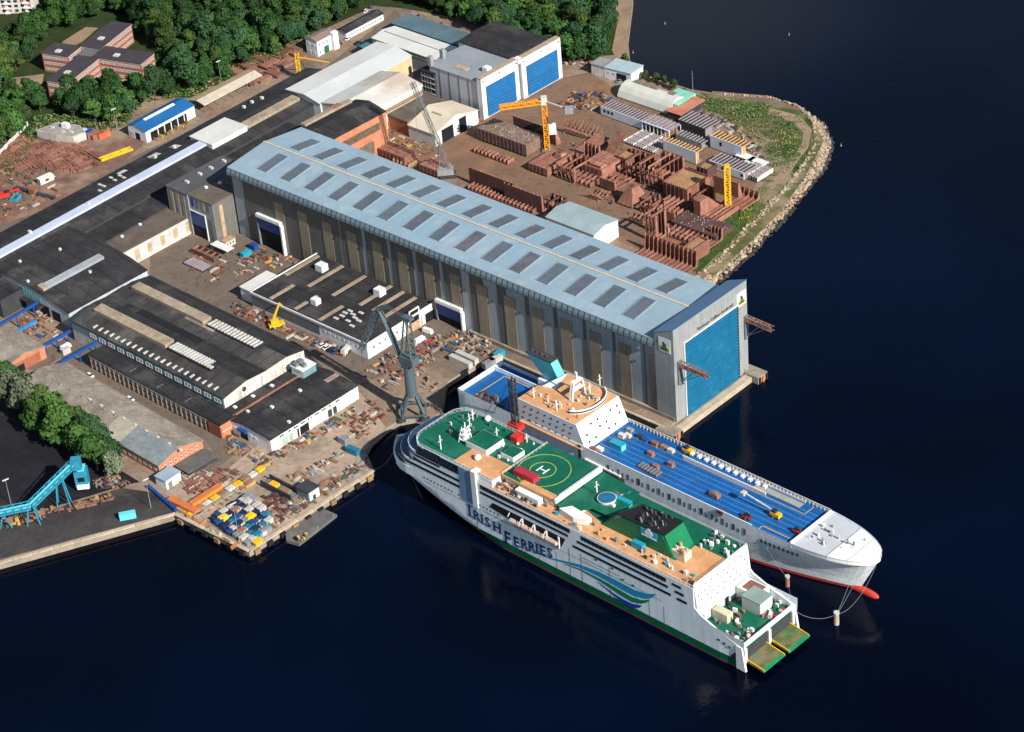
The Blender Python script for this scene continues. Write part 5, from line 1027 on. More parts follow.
# ---- the ro-ro freighter behind it
rt_ = thing('freighter', 'grey roll-on freighter with a long bright blue deck, white bow and turquoise funnel', 'ship', FF.o.x, FF.o.y, 0, FF.yaw)
B0, B1, BC = 50.0, 76.0, 63.0
def hbR(u, z):
    k = min(1, max(0, z/19)); a0 = -62+24*k; tip = 4+9.3*k; n = 1.7+1.9*k*k; a = -189.5+(tip+189.5)*u
    h = 13*max(0, 1-min(1, (a-a0)/(tip-a0))**n)**(1-.42*k*k) if a > a0 else 13
    if a < -178 and z < 6: h *= .93
    return a, h
ur = [0, .05, .2, .4, .6, .68, .74, .78]+[.78+.22*i/20 for i in range(1, 21)]
zr = [-2, 1.2, 4.5, 8, 12, 16, 19]
hull(rt_, ur, zr, [('boot_topping', HRED, 0, 1), ('hull', HULLG, 1, 6)], hbR, BC, 'r')
o19 = [hbR(u, 19) for u in ur]; o0 = MB().box(-189.6, -189.3, B0, B1, -2, 19).build('transom', HULLG, rt_)
dk = [(a, h) for a, h in o19 if a < -18.5]+[(-18.5, hbR(1-0, 19)[1])]
hx_ = [h for a, h in o19 if a < -18.5][-1]
P = [(a, h-.3) for a, h in o19 if a < -18.5]+[(-18.4, hx_-.5)]
MB().prism([(a, BC-h) for a, h in P]+[(a, BC+h) for a, h in P][::-1], 17.0, 17.4).build('vehicle_deck', BD, rt_)
P2 = [(-18, hx_-.2)]+[(a, h-.35) for a, h in o19 if a > -18]
FD = mat('fore_deck_grey', (.5, .52, .54), .5, .05, .2)
def foredeck(a0, a1, z0, z1, nm, m):
    Q = [(a, h) for a, h in P2 if a0 <= a <= a1]
    def hh(a):
        for (x0, h0), (x1, h1) in zip(P2, P2[1:]):
            if x0 <= a <= x1: return h0+(h1-h0)*(a-x0)/(x1-x0+1e-9)
        return 0.05
    Q = [(a0, hh(a0))]+[q for q in Q if a0 < q[0] < a1]+[(a1, hh(a1))]
    MB().prism([(a, BC-h) for a, h in Q]+[(a, BC+h) for a, h in Q][::-1], z0, z1).build(nm, m, rt_)
foredeck(-18, -3.4, 17, 18.3, 'fore_deck', FD); foredeck(-3.2, 4.3, 17, 18.7, 'fore_deck', SHW); foredeck(4.5, 12.7, 17, 18.9, 'fore_deck', SHW)
MB().box(-18.6, -17.9, BC-hx_+.4, BC+hx_-.4, 17.2, 19.2).build('breakwater', SHW, rt_)
deckbits(rt_, (-15, -5, 56, 70), 18.3, 12, [GREYW, STEEL, OFFW, SHW], 'windlass', .3, 1.2, 31); deckbits(rt_, (-2, 3, 57, 69), 18.7, 5, [STEEL, OFFW], 'bollard', .2, .6, 32)
# bulb and anchor fittings
bu = MB(); pr = [(-6, .6), (0, 1.5), (4, 1.6), (8, 1.55), (10.5, 1.3), (12, .9), (12.8, .2)]
for j, (x0, r0) in enumerate(pr):
    for k in range(12): bu.v.append((x0, BC+cos(k*pi/6)*r0, .3+sin(k*pi/6)*r0*1.1))
    if j: bu.f += [((j-1)*12+k, j*12+k, j*12+(k+1) % 12, (j-1)*12+(k+1) % 12) for k in range(12)]; bu.m += [0]*12
bu.build('bulbous_bow', mat('bulb_red', (.5, .05, .03), .5, .12), rt_, smooth=True)
# upper bulwarks, with openings along the near side
b = MB(); n = 60
MB().box(-148, -36, B0-.02, B0+.35, 19.0, 19.3).build('bulwark_top', SHW, rt_)
for i in range(27):
    a = -108+i*2.62; w_ = (1.0, .7, 1.2, .5)[i % 4]; h_ = (2.6, 2., 2.9, 1.6)[(i*3) % 4]
    MB().box(a, a+w_, B0-.12, B0+.2, 13.2, 13.2+h_).build('side_opening', STEEL if i % 3 else STEELD, rt_)
for i in range(9): a, z = fs(761+i*4.2, 549+i*2.5, B0+.3); h = hbR(min(1, (a+189.5)/(202.8)), 14)[1]; MB().box(a, a+.9, BC-h-.12, BC-h+.8, 13.2, 14.6).build('side_mark', STEELD, rt_)
MB().box(-123, -121.6, B0-.3, B0+.3, 4, 19.2).build('side_pillar', STEELD, rt_); b = MB(); b.beam((-119.5, B0-.3, 13.6), (-101, B0-.3, 13.2), .5); b.build('side_rail_white', SHW, rt_); MB().box(-121, -99, B0-.1, B0+.1, 10.5, 12.8).build('side_recess', STEEL, rt_)
for i in range(56):
    a = -116+i*1.75; o = link('bulwark_stay', shared_box(.45, .6, 1.3, OFFW), rt_, (a, B1-.4, 17.4))
MB().box(-118, -18.6, B1-.4, B1-.1, 18.9, 19.2).build('bulwark_top', OFFW, rt_)
# deck lanes, yellow outlines and the long ramp well
for i in range(8): MB().box(-120, -19, B0+2.0+i*2.75, B0+2.1+i*2.75, 17.4, 17.44).build('lane_line', mat('lane_white', (.25, .42, .62), .7), rt_)
def ypath(P, w_=.35, m=YELLOW, z=17.42):
    for (x0, y0), (x1, y1) in zip(P, P[1:]):
        MB().box(min(x0, x1)-w_/2, max(x0, x1)+w_/2, min(y0, y1)-w_/2, max(y0, y1)+w_/2, z, z+.05).build('yellow_marking', m, rt_)
ypath([(-85, 69.2), (-26, 69.2), (-26, 75)], .25); ypath([(-34, B0+.6), (-34, B0+4), (-19.5, B0+4)])
MB().box(-52, -30, 71.2, 74.2, 17.42, 17.55).build('ramp_floor', mat('ramp_grey', (.33, .34, .28), .8, .12, .2), rt_); MB().box(-86, -45, 69.8, 70.2, 17.4, 18.5).build('ramp_side', SHW, rt_); MB().box(-86, -30, 74.9, 75.1, 17.4, 18.3).build('ramp_side', SHW, rt_)
for i in range(11): MB().box(-85+i*3.6, -83.6+i*3.6, 72.8, 74.5, 17.5, 18.4).build('ramp_rib', SHW, rt_)
# accommodation block, bridge, funnel
zt = 28.; Lz = lambda x, y, z=zt: FF.loc(x, y, z)
T = [Lz(520, 396.5), Lz(579, 423), Lz(622, 394.5), Lz(611, 389), Lz(578, 376), Lz(550, 396.5), Lz(530, 390)]
nearb = T[0][1]
A0 = T[0][0]; A1 = T[1][0]
blk = MB().hexa([(A0, B0+.2, 17.4), (A1+4.5, B0+.2, 17.4), (A1+4.5, B1-.2, 17.4), (A0+4, B1-.2, 17.4)], [(A0, B0+.2, zt), (A1, B0+.2, zt), (A1, B1-.2, zt), (A0+4, B1-.2, zt)]).build('accommodation', SHW, rt_)
MB().prism([(A0+.3, B0+.5), (A1-.4, B0+.5), (A1-.4, B1-.5), (A0+4.4, B1-.5), (A0+8, B0+14), (A0+.3, B0+12)], zt, zt+.12).build('orange_deck', OD, rt_)
for r_ in range(3):
    for i in range(8): MB().box(A0+2+i*(A1-A0-3)/8+r_*.9, A0+2.6+i*(A1-A0-3)/8+r_*.9, B0+.08, B0+.3, 19+r_*3+.3, 19.8+r_*3+.3).build('porthole', STEELD, rt_)
for r_ in range(3):
    for i in range(6):
        z = 19.3+r_*2.8; x = A1+4.5*(zt-z)/(zt-17.4)
        if (i+r_) % 3 != 2: MB().box(x-.2, x+.15, B0+3+i*3.9, B0+3.9+i*3.9, z, z+.8).build('porthole', STEELD, rt_)
# curved bridge front
b = MB(); n = 14
for i in range(n):
    t0, t1 = pi*(-.42+.84*i/n), pi*(-.42+.84*(i+1)/n); rr_ = 11.0
    P = [(A1-9+cos(t)*q*.72, BC+2+sin(t)*q) for t, q in ((t0, rr_-.5), (t0, rr_), (t1, rr_), (t1, rr_-.5))]
    b.hexa([(x, y, zt) for x, y in P], [(x, y, zt+1.8) for x, y in P])
b.build('bridge_bulwark', SHW, rt_)
b = MB(); 
for i in range(n):
    t0, t1 = pi*(-.42+.84*i/n), pi*(-.42+.84*(i+1)/n); P = [(A1-9+cos(t)*q*.72, BC+2+sin(t)*q) for t, q in ((t0, 11.0), (t0, 11.08), (t1, 11.08), (t1, 11.0))]
    b.hexa([(x, y, zt+.5) for x, y in P], [(x, y, zt+1.2) for x, y in P])
b.build('bridge_window_band', GBK, rt_)
x, y = Lz(597, 378, zt+5); b = MB(); x, y = Lz(576, 398, zt)
for dx in (-2.5, 3): b.beam((x+dx*.2, y-3+0*dx, zt), (x+dx*.2, y-1.5, zt+8), .4); b.beam((x+dx*.2, y+5, zt), (x+dx*.2, y+3.5, zt+8), .4)
b.box(x-1, x+1, y-1.6, y+3.6, zt+7.6, zt+8.2); b.box(x-.5, x+.5, y+.6, y+1.2, zt+8.2, zt+12); b.box(x-1, x+1, y-2.4, y+4.4, zt+4.2, zt+4.6); b.build('gantry_mast', SHW, rt_)
for p in ((557, 411), (590, 393), (600, 385), (534, 398)): x, y = Lz(*p); mast(rt_, x, y, zt, 5)
deckbits(rt_, (A0+2, A1-2, B0+1, B0+9), zt+.1, 16, [SHW, OD, OFFW], 'deck_fitting', .3, 1.2, 12); deckbits(rt_, (A1-14, A1-3, BC-3, BC+9), zt+.1, 14, [SHW, STEEL, OFFW], 'deck_fitting', .3, 1.3, 13)
MB().box(A0+1, A1+3, B0-.9, B0+.2, 17.6, 18.0).build('side_walkway', OD, rt_)
zf = 34.; ft_ = [Lz(528.6, 350.7, zf), Lz(550.6, 363.3, zf), Lz(558, 359.3, zf), Lz(535.5, 347.5, zf)]; zb_ = 22.; fb_ = [Lz(540, 381, zb_), Lz(561.3, 385.5, zb_), Lz(568.9, 380.3, zb_)]
fy0, fy1 = B1-8.2, B1-1.5; ax0 = -172.0; ax1 = -157.5
fy0, fy1 = ft_[1][1], ft_[2][1]
gy0 = fb_[1][1]; gy1 = gy0+(fy1-fy0)
MB().box(fb_[0][0]-2, fb_[1][0]+3, gy0-2, B1-.5, 17.4, 22).build('casing_base', HULLG, rt_)
MB().hexa([(fb_[0][0], gy0, 22), (fb_[1][0], gy0, 22), (fb_[1][0], gy1, 22), (fb_[0][0], gy1, 22)], [(ft_[0][0], fy0, zf), (ft_[1][0], fy0, zf), (ft_[1][0], fy1, zf), (ft_[0][0], fy1, zf)]).build('funnel', TEALL, rt_)
MB().box(ft_[0][0]-.3, ft_[1][0]+.2, fy0-.2, fy1+.2, zf, zf+.5).build('funnel_top', STEELD, rt_); [MB().beam((ft_[0][0]+2+i*2.6, (fy0+fy1)/2, zf), (ft_[0][0]+1.4+i*2.6, (fy0+fy1)/2, zf+1.2), .5, n=8).build('exhaust_pipe', STEELD, rt_) for i in range(4)]
# after deck
ypath([(-182, B0+2), (-182, B1-6), (-160, B1-6), (-160, B0+6)]); MB().box(-189.2, -188.5, B0+.3, B1-.3, 17.4, 18.8).build('stern_bulwark', SHW, rt_); MB().box(-188, -152, B1-5.2, B1-4.8, 17.4, 19.4).build('side_screen', HULLG, rt_)
deckbits(rt_, (-180, -152, B0+.6, B0+6), 17.4, 40, [STEELD, STEEL, RUSTD], 'winch', .6, 2.6, 14)
# plant on the blue deck: separate things
def deckthing(nm, lb, cat, px, py, z, parts, yaw=0, frame_z=17.4):
    x, y = FF.loc(px, py, z); w = FF.w(x, y); t = thing(nm, lb, cat, w.x, w.y, z, FF.yaw+yaw)
    for pn, bx, m in parts: MB().box(*bx).build(pn, m, t)
    return t
BODY = lambda m, s=1.: [('body', (-1.6*s, 1.6*s, -.9*s, .9*s, .5, 1.6*s), m), ('cab', (-1.2*s, .2*s, -.7*s, .7*s, 1.6*s, 2.4*s), GLASS)]+[('wheel', (sx*s-.4, sx*s+.4, sy*s-.2, sy*s+.2, 0, .9), RUBBER) for sx in (-1.1, 1.1) for sy in (-.95, .95)]
deckthing('site_container', 'turquoise work container on the blue deck near the bridge front', 'container', 618, 448, 17.4, [('body', (-3, 3, -1.6, 1.6, 0, 2.6), TEAL), ('roof', (-3.1, 3.1, -1.7, 1.7, 2.6, 2.75), TEAL), ('door', (3, 3.1, -1.2, 1.2, .1, 2.4), TEALL)])
deckthing('work_platform', 'yellow lift on the blue deck beside the start of the ramp well', 'lift', 688, 453, 17.4, BODY(YELLOW, 1.3))
x, y = FF.loc(776, 516, 17.4); t = deckthing('boom_lift', 'yellow boom lift with a long white arm lying across the blue deck', 'boom lift', 776, 517, 17.4, BODY(YELLOW, 1.3)); MB().beam((-1, 0, 2.4), (-15, .5, 4), .4).build('boom', OFFW, t); MB().box(-16.6, -14.8, -.7, 1.4, 3.2, 4.6).build('basket', OFFW, t)
deckthing('compressor', 'brown compressor on the middle of the blue deck', 'machine', 715, 497, 17.4, [('body', (-2, 2, -1.2, 1.2, .3, 2), RUSTL), ('cover', (-1, 1, -1, 1, 2, 2.4), STEEL)]+[('wheel', (sx-.3, sx+.3, sy-.2, sy+.2, 0, .7), RUBBER) for sx in (-1.3, 1.3) for sy in (-1, 1)])
for p, lb in (((742, 522), 'red forklift nearest the low bulwark on the blue deck'), ((747, 518.5), 'red forklift standing just behind another red one'), ((797, 533), 'red lift truck by the breakwater of the white bow')): deckthing('forklift', lb, 'forklift', *p, 17.4, BODY(RED, .95)+[('mast', (1.5, 1.8, -.5, .5, .2, 3), STEELD)])
for p, lb in (((656, 468.5), 'orange brown gas bottle rack on the near side of the blue deck'), ((671, 466), 'brown crate standing alone on the blue deck'), ((651, 455.5), 'small grey brown cask left of the racks')): deckthing('crate', lb, 'crate', *p, 17.4, [('base', (-1.4, 1.4, -1.1, 1.1, 0, .3), TIMBER), ('load', (-1.2, 1.2, -.9, .9, .3, 1.8), RUSTL)])
for i in range(7): x, y = 641+i*2.9, 465.5+i*1.6; deckthing('steel_rack', 'brown steel rack in the row of racks across the blue deck', 'rack', x, y, 17.4, [('frame', (-.6, .6, -1.9, 1.9, 0, .3), RUSTD), ('bars', (-.4, .4, -1.7, 1.7, .3, .9), STEEL)])['group'] = 'racks on the blue deck'
for i, (x, y, m, lb) in enumerate([(645, 441, BLUE, 'bright blue tarpaulin stack near the bridge front'), (641, 438, STEELD, 'dark machine beside the blue tarpaulin'), (655, 445.5, RUSTL, 'brown pallets by the far side of the blue deck'), (664, 448, TIMBER, 'timber bundle by the far bulwark'), (628, 437, OFFW, 'pale bag left of the turquoise container'), (622, 437.5, OFFW, 'pale bag behind the turquoise container'), (630, 431, GREYW, 'grey case at the far end of the blue deck'), (671, 452, OFFW, 'white drum by the far bulwark'), (721, 514, RUSTD, 'dark cable drum by the near bulwark'), (594, 450, RUSTL, 'rusty winch at the near corner of the bridge front'), (600, 450.5, SHW, 'white locker at the near corner of the bridge front')]):
    deckthing('deck_cargo', lb, 'cargo', x, y, 17.4, [('pallet', (-1.6, 1.6, -1.1, 1.1, 0, .25), TIMBER), ('load', (-1.4, 1.4, -.9, .9, .25, 1.2+.3*(i % 3)), m)])
# black lattice mast crane between the ships and mooring floats with their ropes
w = FF.w(*FF.loc(516, 428, 17.4)); t = thing('mast_crane', 'black lattice mobile crane mast rising between the two ships', 'crane', w.x, w.y, 17.4, FF.yaw)
MB().box(-3, 3, -2, 2, 0, 2.2).build('carrier', RED, t); MB().lattice((0, 0, 2), (0, 0, 24), 2.0, 0, .2).build('mast', STEELD, t); MB().beam((0, 0, 24), (-9, 4, 3), .12).beam((0, 0, 24), (-12, 0, 3), .12).beam((0, 0, 24), (-14, -3, 3), .12).build('stay', STEELD, t)
floats = []
for p, lb, s in (((787.5, 586), 'slim rusty mooring float near the freighter bow', 1), ((836.5, 624), 'pale mooring float in open water off the bow', 1.15)):
    w = at(*p, 0); t = thing('mooring_float', lb, 'mooring buoy', w.x, w.y, 0, 0); floats.append(w)
    MB().beam((0, 0, -1), (0, 0, 4.2*s), .9*s, 0, .8*s, 10).build('float_body', RUSTL if s == 1 else mat('pale_buoy', (.45, .36, .28), .8), t); MB().beam((0, 0, 4.2*s), (0, 0, 4.9*s), .95*s, n=10).build('cap', OFFW, t)
def rope(p, q, lb, sag=1.5, r=.06, m=GREYW):
    b = MB(); n = 10; p = Vector(p); q = Vector(q); L_ = [p.lerp(q, i/n)-Vector((0, 0, sag*4*(i/n)*(1-i/n))) for i in range(n+1)]
    for u, v in zip(L_, L_[1:]): b.beam(u, v, r)
    tag(b.build('mooring_rope', m), lb, 'rope')
def fw3(a, b_, z): q = FF.w(a, b_); return Vector((q.x, q.y, z))
rope(fw3(-1, 30, 9), floats[0]+Vector((0, 0, 4)), 'slack rope from the ferry stern to the nearer float', 1); rope(floats[0]+Vector((0, 0, 4)), fw3(-30, 50.6, 12), 'rope from the nearer float to the freighter side', 1)
rope(fw3(0, 30.6, 8), floats[1]+Vector((0, 0, 4.5)), 'long pale rope from the ferry stern to the outer float', 2.5); rope(fw3(6, 57, 14), floats[1]+Vector((0, 0, 4.5)), 'steep rope from the freighter bow to the outer float', 1); rope(fw3(8, 58, 14), floats[1]+Vector((.3, .3, 4.5)), 'second steep rope beside the first at the freighter bow', 1); rope(fw3(11.5, 63, 15), floats[1]+Vector((.2, 0, 4.5)), 'curved rope from the tip of the freighter bow', 5)
rope(fw3(-186, 10, 13.5), at(374, 469, G), 'rope from the ferry bow to the corner of the quay', 2.5); rope(fw3(-170, 2, 12), at(423, 500, -1), 'thin line hanging from the ferry bow into the water', .2, .07)
# flat barge at the quay
b0, b1, b2 = at(283, 535, 1.2), at(318, 543, 1.2), at(337, 513, 1.2)
w = at(299, 544, 1.2); d = (at(337, 514.5, 1.2)-w); yw = math.atan2(d.y, d.x); t = thing('barge', 'flat grey pontoon moored below the quay edge', 'barge', w.x, w.y, 0, yw); L_ = d.length; w2 = (at(283, 534, 1.2)-w); W2 = abs(Vector((-sin(yw), cos(yw), 0)).dot(w2))
MB().prism([(0, 0), (L_, 0), (L_, W2), (3, W2), (-1, W2*.6)], -1, 1.3).build('pontoon', mat('pontoon_grey', (.12, .115, .11), .9, .2, .2, blot=((.2, .18, .15), .15, .4)), t); [MB().box(x, x+.5, .3, .8, 1.3, 1.8).build('bollard', GREYW, t) for x in (2, L_*.5, L_-2)]; deckbits(t, (1, 7, 0, 3), 1.3, 6, [RUBBER, STEEL, YELLOW], 'deck_gear', .4, 1.4, 21)
# ================================================================== CRANES
def quay_crane():
    w = at(414, 414, G); t = thing('quay_crane', 'tall grey level-luffing harbour crane on a portal by the water', 'crane', w.x, w.y, G, 0); k = at(378, 309, 50); u = Vector((k.x-w.x, k.y-w.y, 0)); L_ = u.length; yw = math.atan2(u.y, u.x)
    CG = mat('crane_grey', (.085, .115, .13), .5, .12, .5)
    for sx in (-1, 1):
        for sy in (-1, 1): MB().beam((sx*5, sy*5, 0), (sx*1.6, sy*1.6, 10), .9, 0, .8).build('leg', CG, t); MB().box(sx*5-1.6, sx*5+1.6, sy*5-.6, sy*5+.6, -.05, 1.2).build('bogie', STEELD, t)
    for a, b_ in (((-5, -5), (5, -5)), ((-5, 5), (5, 5)), ((-5, -5), (-5, 5)), ((5, -5), (5, 5))): MB().beam((*a, 2.2), (*b_, 2.2), .45).build('sill_beam', CG, t)
    MB().beam((0, 0, 9.4), (0, 0, 25), 2.5, 0, 2.1, 14).build('column', CG, t); MB().box(-3, 3, -3, 3, 25, 25.6).build('platform', STEELD, t)
    head = MB().box(-4.5, 3, -2.2, 2.2, 0, 3.6).build('machine_house', CG, t, (0, 0, 25.6), yw); MB().box(2.2, 4.2, -3.6, -1.6, -1.5, 1.4).build('cab', WHITE, head); MB().box(4.2, 4.3, -3.4, -1.8, -.6, 1.1).build('cab_window', GLASS, head); MB().box(3, 3.3, -1.5, 1.5, .6, 2.6).build('sign_panel', WHITE, head)
    b = MB(); top = 22.
    for sy in (-1.6, 1.6): b.beam((-3.5, sy, 3.6), (-2.5, sy*.7, top), .42); b.beam((2, sy, 3.6), (-1.6, sy*.7, top), .36); [b.beam((-3.5+.16*i, sy, 3.6+i*3), (2-.55*i, sy, 6.6+i*3), .14) for i in range(5)]
    for i in range(7): z = 3.6+i*3; b.beam((-3.3, -1.5, z), (-3.3, 1.5, z), .14)
    b.build('a_frame', CG, head); MB().box(-5, -.4, -1.4, 1.4, top, top+1.4).build('counter_lever', CG, head)
    zk = 50-25.6-G
    MB().beam((3, 0, 1.5), (L_, 0, zk), 1.1, 0, .7).build('main_boom', CG, head); MB().beam((3.5, -1.4, 2.2), (L_*.96, -.8, zk+.4), .35).beam((3.5, 1.4, 2.2), (L_*.96, .8, zk+.4), .35).build('boom_chord', CG, head)
    e = at(361, 350, 27); v = Vector((e.x-w.x, e.y-w.y)); ex = v.x*cos(yw)+v.y*sin(yw); ey = -v.x*sin(yw)+v.y*cos(yw)
    MB().lattice((L_, 0, zk), (ex, ey, 27-25.6-G), 2.0, 0, .17).build('fly_jib', CG, head); MB().lattice((L_, 0, zk), (L_-5, 0, zk+3), 1.4, 0, .16).build('jib_tail', CG, head)
    MB().beam((L_-5, .5, zk+3), (-1, .5, top+.8), .16).beam((L_-5, -.5, zk+3), (-1, -.5, top+.8), .16).build('tie_bar', CG, head)
    MB().beam((ex, ey, 27-25.6-G), (ex, ey, -8), .08).build('hoist_rope', STEELD, head)
quay_crane()
def lattice_mast(nm, lb, base, h, w_, m, arm=None, cm=None):
    w = at(*base, G); t = thing(nm, lb, 'crane', w.x, w.y, G, 0); MB().box(-w_*1.3, w_*1.3, -w_*1.3, w_*1.3, 0, .8).build('base', STEEL, t); MB().lattice((0, 0, .8), (0, 0, h), w_, 0, .3).build('mast', m, t); return t, w
t, w = lattice_mast('tower_crane', 'orange tower crane with a horizontal jib over the block yard', (547.5, 150), 25.5, 2.2, ORANGEP)
e = at(499, 107.5, G+27); e2 = at(569, 109.5, G+27); v = Vector((e.x-w.x, e.y-w.y, 0)); v2 = Vector((e2.x-w.x, e2.y-w.y, 0))
MB().box(-1.5, 1.5, -1.5, 1.5, 25.5, 29.5).build('slewing_head', OFFW, t); MB().lattice((0, 0, 27), (v.x, v.y, 27), 1.9, 0, .28).build('jib', ORANGEP, t); MB().beam((0, 0, 27), (v2.x, v2.y, 27), .5).build('counter_jib', OFFW, t); MB().box(v2.x-2, v2.x+2, v2.y-1.5, v2.y+1.5, 25.2, 28.4).build('counterweight', GREYW, t); MB().box(1.5, 5, -1.5, 1.5, 9, 14).build('sign_board', WHITE, t); MB().beam((-1, 0, 29.5), (v.x*.6, v.y*.6, 27.9), .1).build('pendant', STEEL, t)
t, w = lattice_mast('tower_crane_mast', 'bright yellow lattice crane mast without a jib beside the grass bank', (728, 209), 22.5, 2.6, YELLOW); MB().box(-1.3, 1.3, -1.3, 1.3, 22.5, 23.4).build('top_frame', YELLOW, t)
for dx, dy in ((-1.1, -1.1), (1.1, -1.1), (1.1, 1.1), (-1.1, 1.1)): MB().box(dx-.4, dx+.4, dy-.4, dy+.4, .8, 22.5).build('corner_post', YELLOW, t)
w = at(448, 176, G); t = thing('lattice_boom_crane', 'grey crawler crane with a long leaning lattice boom behind the great hall', 'crane', w.x, w.y, G, 0)
tp = at(412, 82, 52); v = Vector((tp.x-w.x, tp.y-w.y, 0)); yw = math.atan2(v.y, v.x)
for s in (-1, 1): MB().box(-4, 4, s*2.6-.7, s*2.6+.7, 0, 1.4).build('track', STEELD, t)
MB().box(-5, 3, -2.4, 2.4, 1.6, 4.6).build('machine_house', GREYW, t); MB().lattice((1, 0, 3), (v.x, v.y, 49), 1.8, 0, .13, seg=16).build('boom', mat('boom_grey', (.16, .17, .18), .6, .15), t); MB().beam((-4, 0, 4.6), (v.x*.18, v.y*.18, 20), .22).beam((v.x*.18, v.y*.18, 20), (v.x, v.y, 49), .14).build('back_stay', STEEL, t); MB().beam((v.x, v.y, 49), (v.x, v.y, 14), .12).build('hoist_rope', STEEL, t)
w = at(300, 79, G); t = thing('yard_gantry', 'small yellow lattice crane standing by the steel racks', 'crane', w.x, w.y, G, 0); MB().lattice((0, 0, 0), (0, 0, 15), 1.8, 0, .25).build('mast', YELLOW, t); MB().beam((0, 0, 13), (17, -4, 10), .3).build('jib', YELLOW, t); MB().beam((0, 0, 14), (7, -3, 0), .25).build('strut', STEELD, t)
w = at(277, 327, G); t = thing('mobile_crane', 'yellow mobile crane with a raised boom in front of the black-roofed hall', 'crane', w.x, w.y, G, .3)
MB().box(-3.5, 3.5, -1.4, 1.4, .8, 2.2).build('chassis', YELLOW, t); [MB().beam((x, y, .7), (x, y+.5, .7), .7, n=10).build('wheel', RUBBER, t) for x in (-2.5, 2.5) for y in (-1.6, 1.1)]; MB().box(-2.5, 1, -1.2, 1.2, 2.2, 4).build('cab', YELLOW, t); MB().beam((-1.5, 0, 3.6), (3.2, 3.0, 10), .55, 0, .4).build('boom', YELLOW, t); MB().beam((3.2, 3, 10), (4.6, 4.6, 7.5), .3).build('jib', YELLOW, t)
# turquoise coal conveyor
w = at(0, 520, G); t = thing('coal_conveyor', 'turquoise coal loading conveyor with an inclined gantry and white hopper cab', 'conveyor', w.x, w.y, G, 0)
def lp(px, py, z): q = at(px, py, G+z); return Vector((q.x-w.x, q.y-w.y, z))
CY = mat('conveyor_turquoise', (.03, .24, .36), .5, .15, .4); a_, b_, c_ = lp(-25, 520, 7), lp(31, 508, 7.5), lp(76, 464, 14.5)
def gal(p, q, nm, w_=3.2, h=2.4):
    d = (q-p).normalized(); s = Vector((-d.y, d.x, 0)).normalized()*w_/2; up_ = Vector((0, 0, h))
    MB().hexa([p-s, q-s, q+s, p+s], [p-s+up_*.15, q-s+up_*.15, q+s+up_*.15, p+s+up_*.15]).build(nm, CY, t)
    for sg in (-1, 1):
        bb = MB(); n = max(3, int((q-p).length/3)); bb.beam(p+s*sg+up_, q+s*sg+up_, .2)
        for i in range(n): u0, u1 = p.lerp(q, i/n)+s*sg, p.lerp(q, (i+1)/n)+s*sg; bb.beam(u0, u0+up_, .14); bb.beam(u0, u1+up_, .13)
        bb.build(nm+'_truss', CY, t)
    MB().hexa([p-s*.5+up_*.3, q-s*.5+up_*.3, q+s*.5+up_*.3, p+s*.5+up_*.3], [p-s*.7+up_*.7, q-s*.7+up_*.7, q+s*.7+up_*.7, p+s*.7+up_*.7]).build(nm+'_belt_cover', TEALL, t)
gal(a_, b_, 'lower_gallery'); gal(b_, c_, 'inclined_gallery'); h_ = lp(82, 478, 5)
MB().box(h_.x-2.6, h_.x+2.6, h_.y-2.4, h_.y+2.4, 1.8, 9.5).build('hopper_house', CY, t); MB().box(h_.x-2.2, h_.x+2.7, h_.y-2.7, h_.y-1, 1.2, 3.4).build('cab', WHITE, t); MB().box(h_.x-1.2, h_.x+1.4, h_.y-2.78, h_.y-2.6, 5, 7).build('window', DARK, t); MB().box(h_.x-1.8, h_.x+1.8, h_.y-1.8, h_.y+3, 9.5, 10).build('roof', TEALL, t)
MB().box(c_.x-2, c_.x+2, c_.y-2, c_.y+2, 12.5, 17).build('head_house', CY, t); MB().beam(c_+Vector((0, 0, 1)), h_+Vector((0, 0, 4)), .8).build('chute', CY, t)
for f_ in (0, .62): p = b_.lerp(c_, f_); [MB().beam((p.x+sx, p.y+sy, 0), (p.x+sx*.5, p.y+sy*.5, p.z), .3).build('support_leg', CY, t) for sx in (-2.6, 2.6) for sy in (-1.8, 1.8)]
for f_ in (.5, ): p = a_.lerp(b_, f_); [MB().beam((p.x+sx, p.y, 0), (p.x, p.y, p.z), .3).build('support_leg', CY, t) for sx in (-2.4, 2.4)]
w = at(32, 508, G)
# sky blue pipe bridges at the left edge
for (p, q, z, lb) in (((-6, 328), (37, 303), 6, 'upper blue crane gantry leading into the pale blue gable'), ((2, 339), (36, 321), 4, 'lower blue crane gantry beside the pale blue gable'), ((42, 347), (70, 331), 5, 'dark blue crane beam over the narrow road'), ((60, 363), (98, 341), 5.5, 'dark blue gantry beam in front of the brick workshop')):
    A_, B_ = at(*p, G+z), at(*q, G+z); t = thing('gantry_beam', lb, 'gantry', A_.x, A_.y, G, 0); v = B_-A_; MB().beam((0, 0, z), (v.x, v.y, z), .8).build('beam', BLUE if z > 4.5 else mat('mid_blue', (.02, .2, .45), .5), t)
    for f_ in (.1, .5, .9): MB().beam((v.x*f_, v.y*f_, 0), (v.x*f_, v.y*f_, z-.5), .35).build('post', BLUE, t)
p, q = at(148, 486, G+1), at(176, 510, G+1); t = thing('blue_gangway', 'dark blue fence barrier between the coal quay and the pale quay', 'barrier', p.x, p.y, G, 0); v = q-p; MB().beam((0, 0, 1), (v.x, v.y, 1), .9).build('beam', BLUE, t); [MB().beam((v.x*f, v.y*f, 0), (v.x*f, v.y*f, 2.4), .25).build('post', BLUE, t) for f in (.05, .3, .55, .8, 1)]

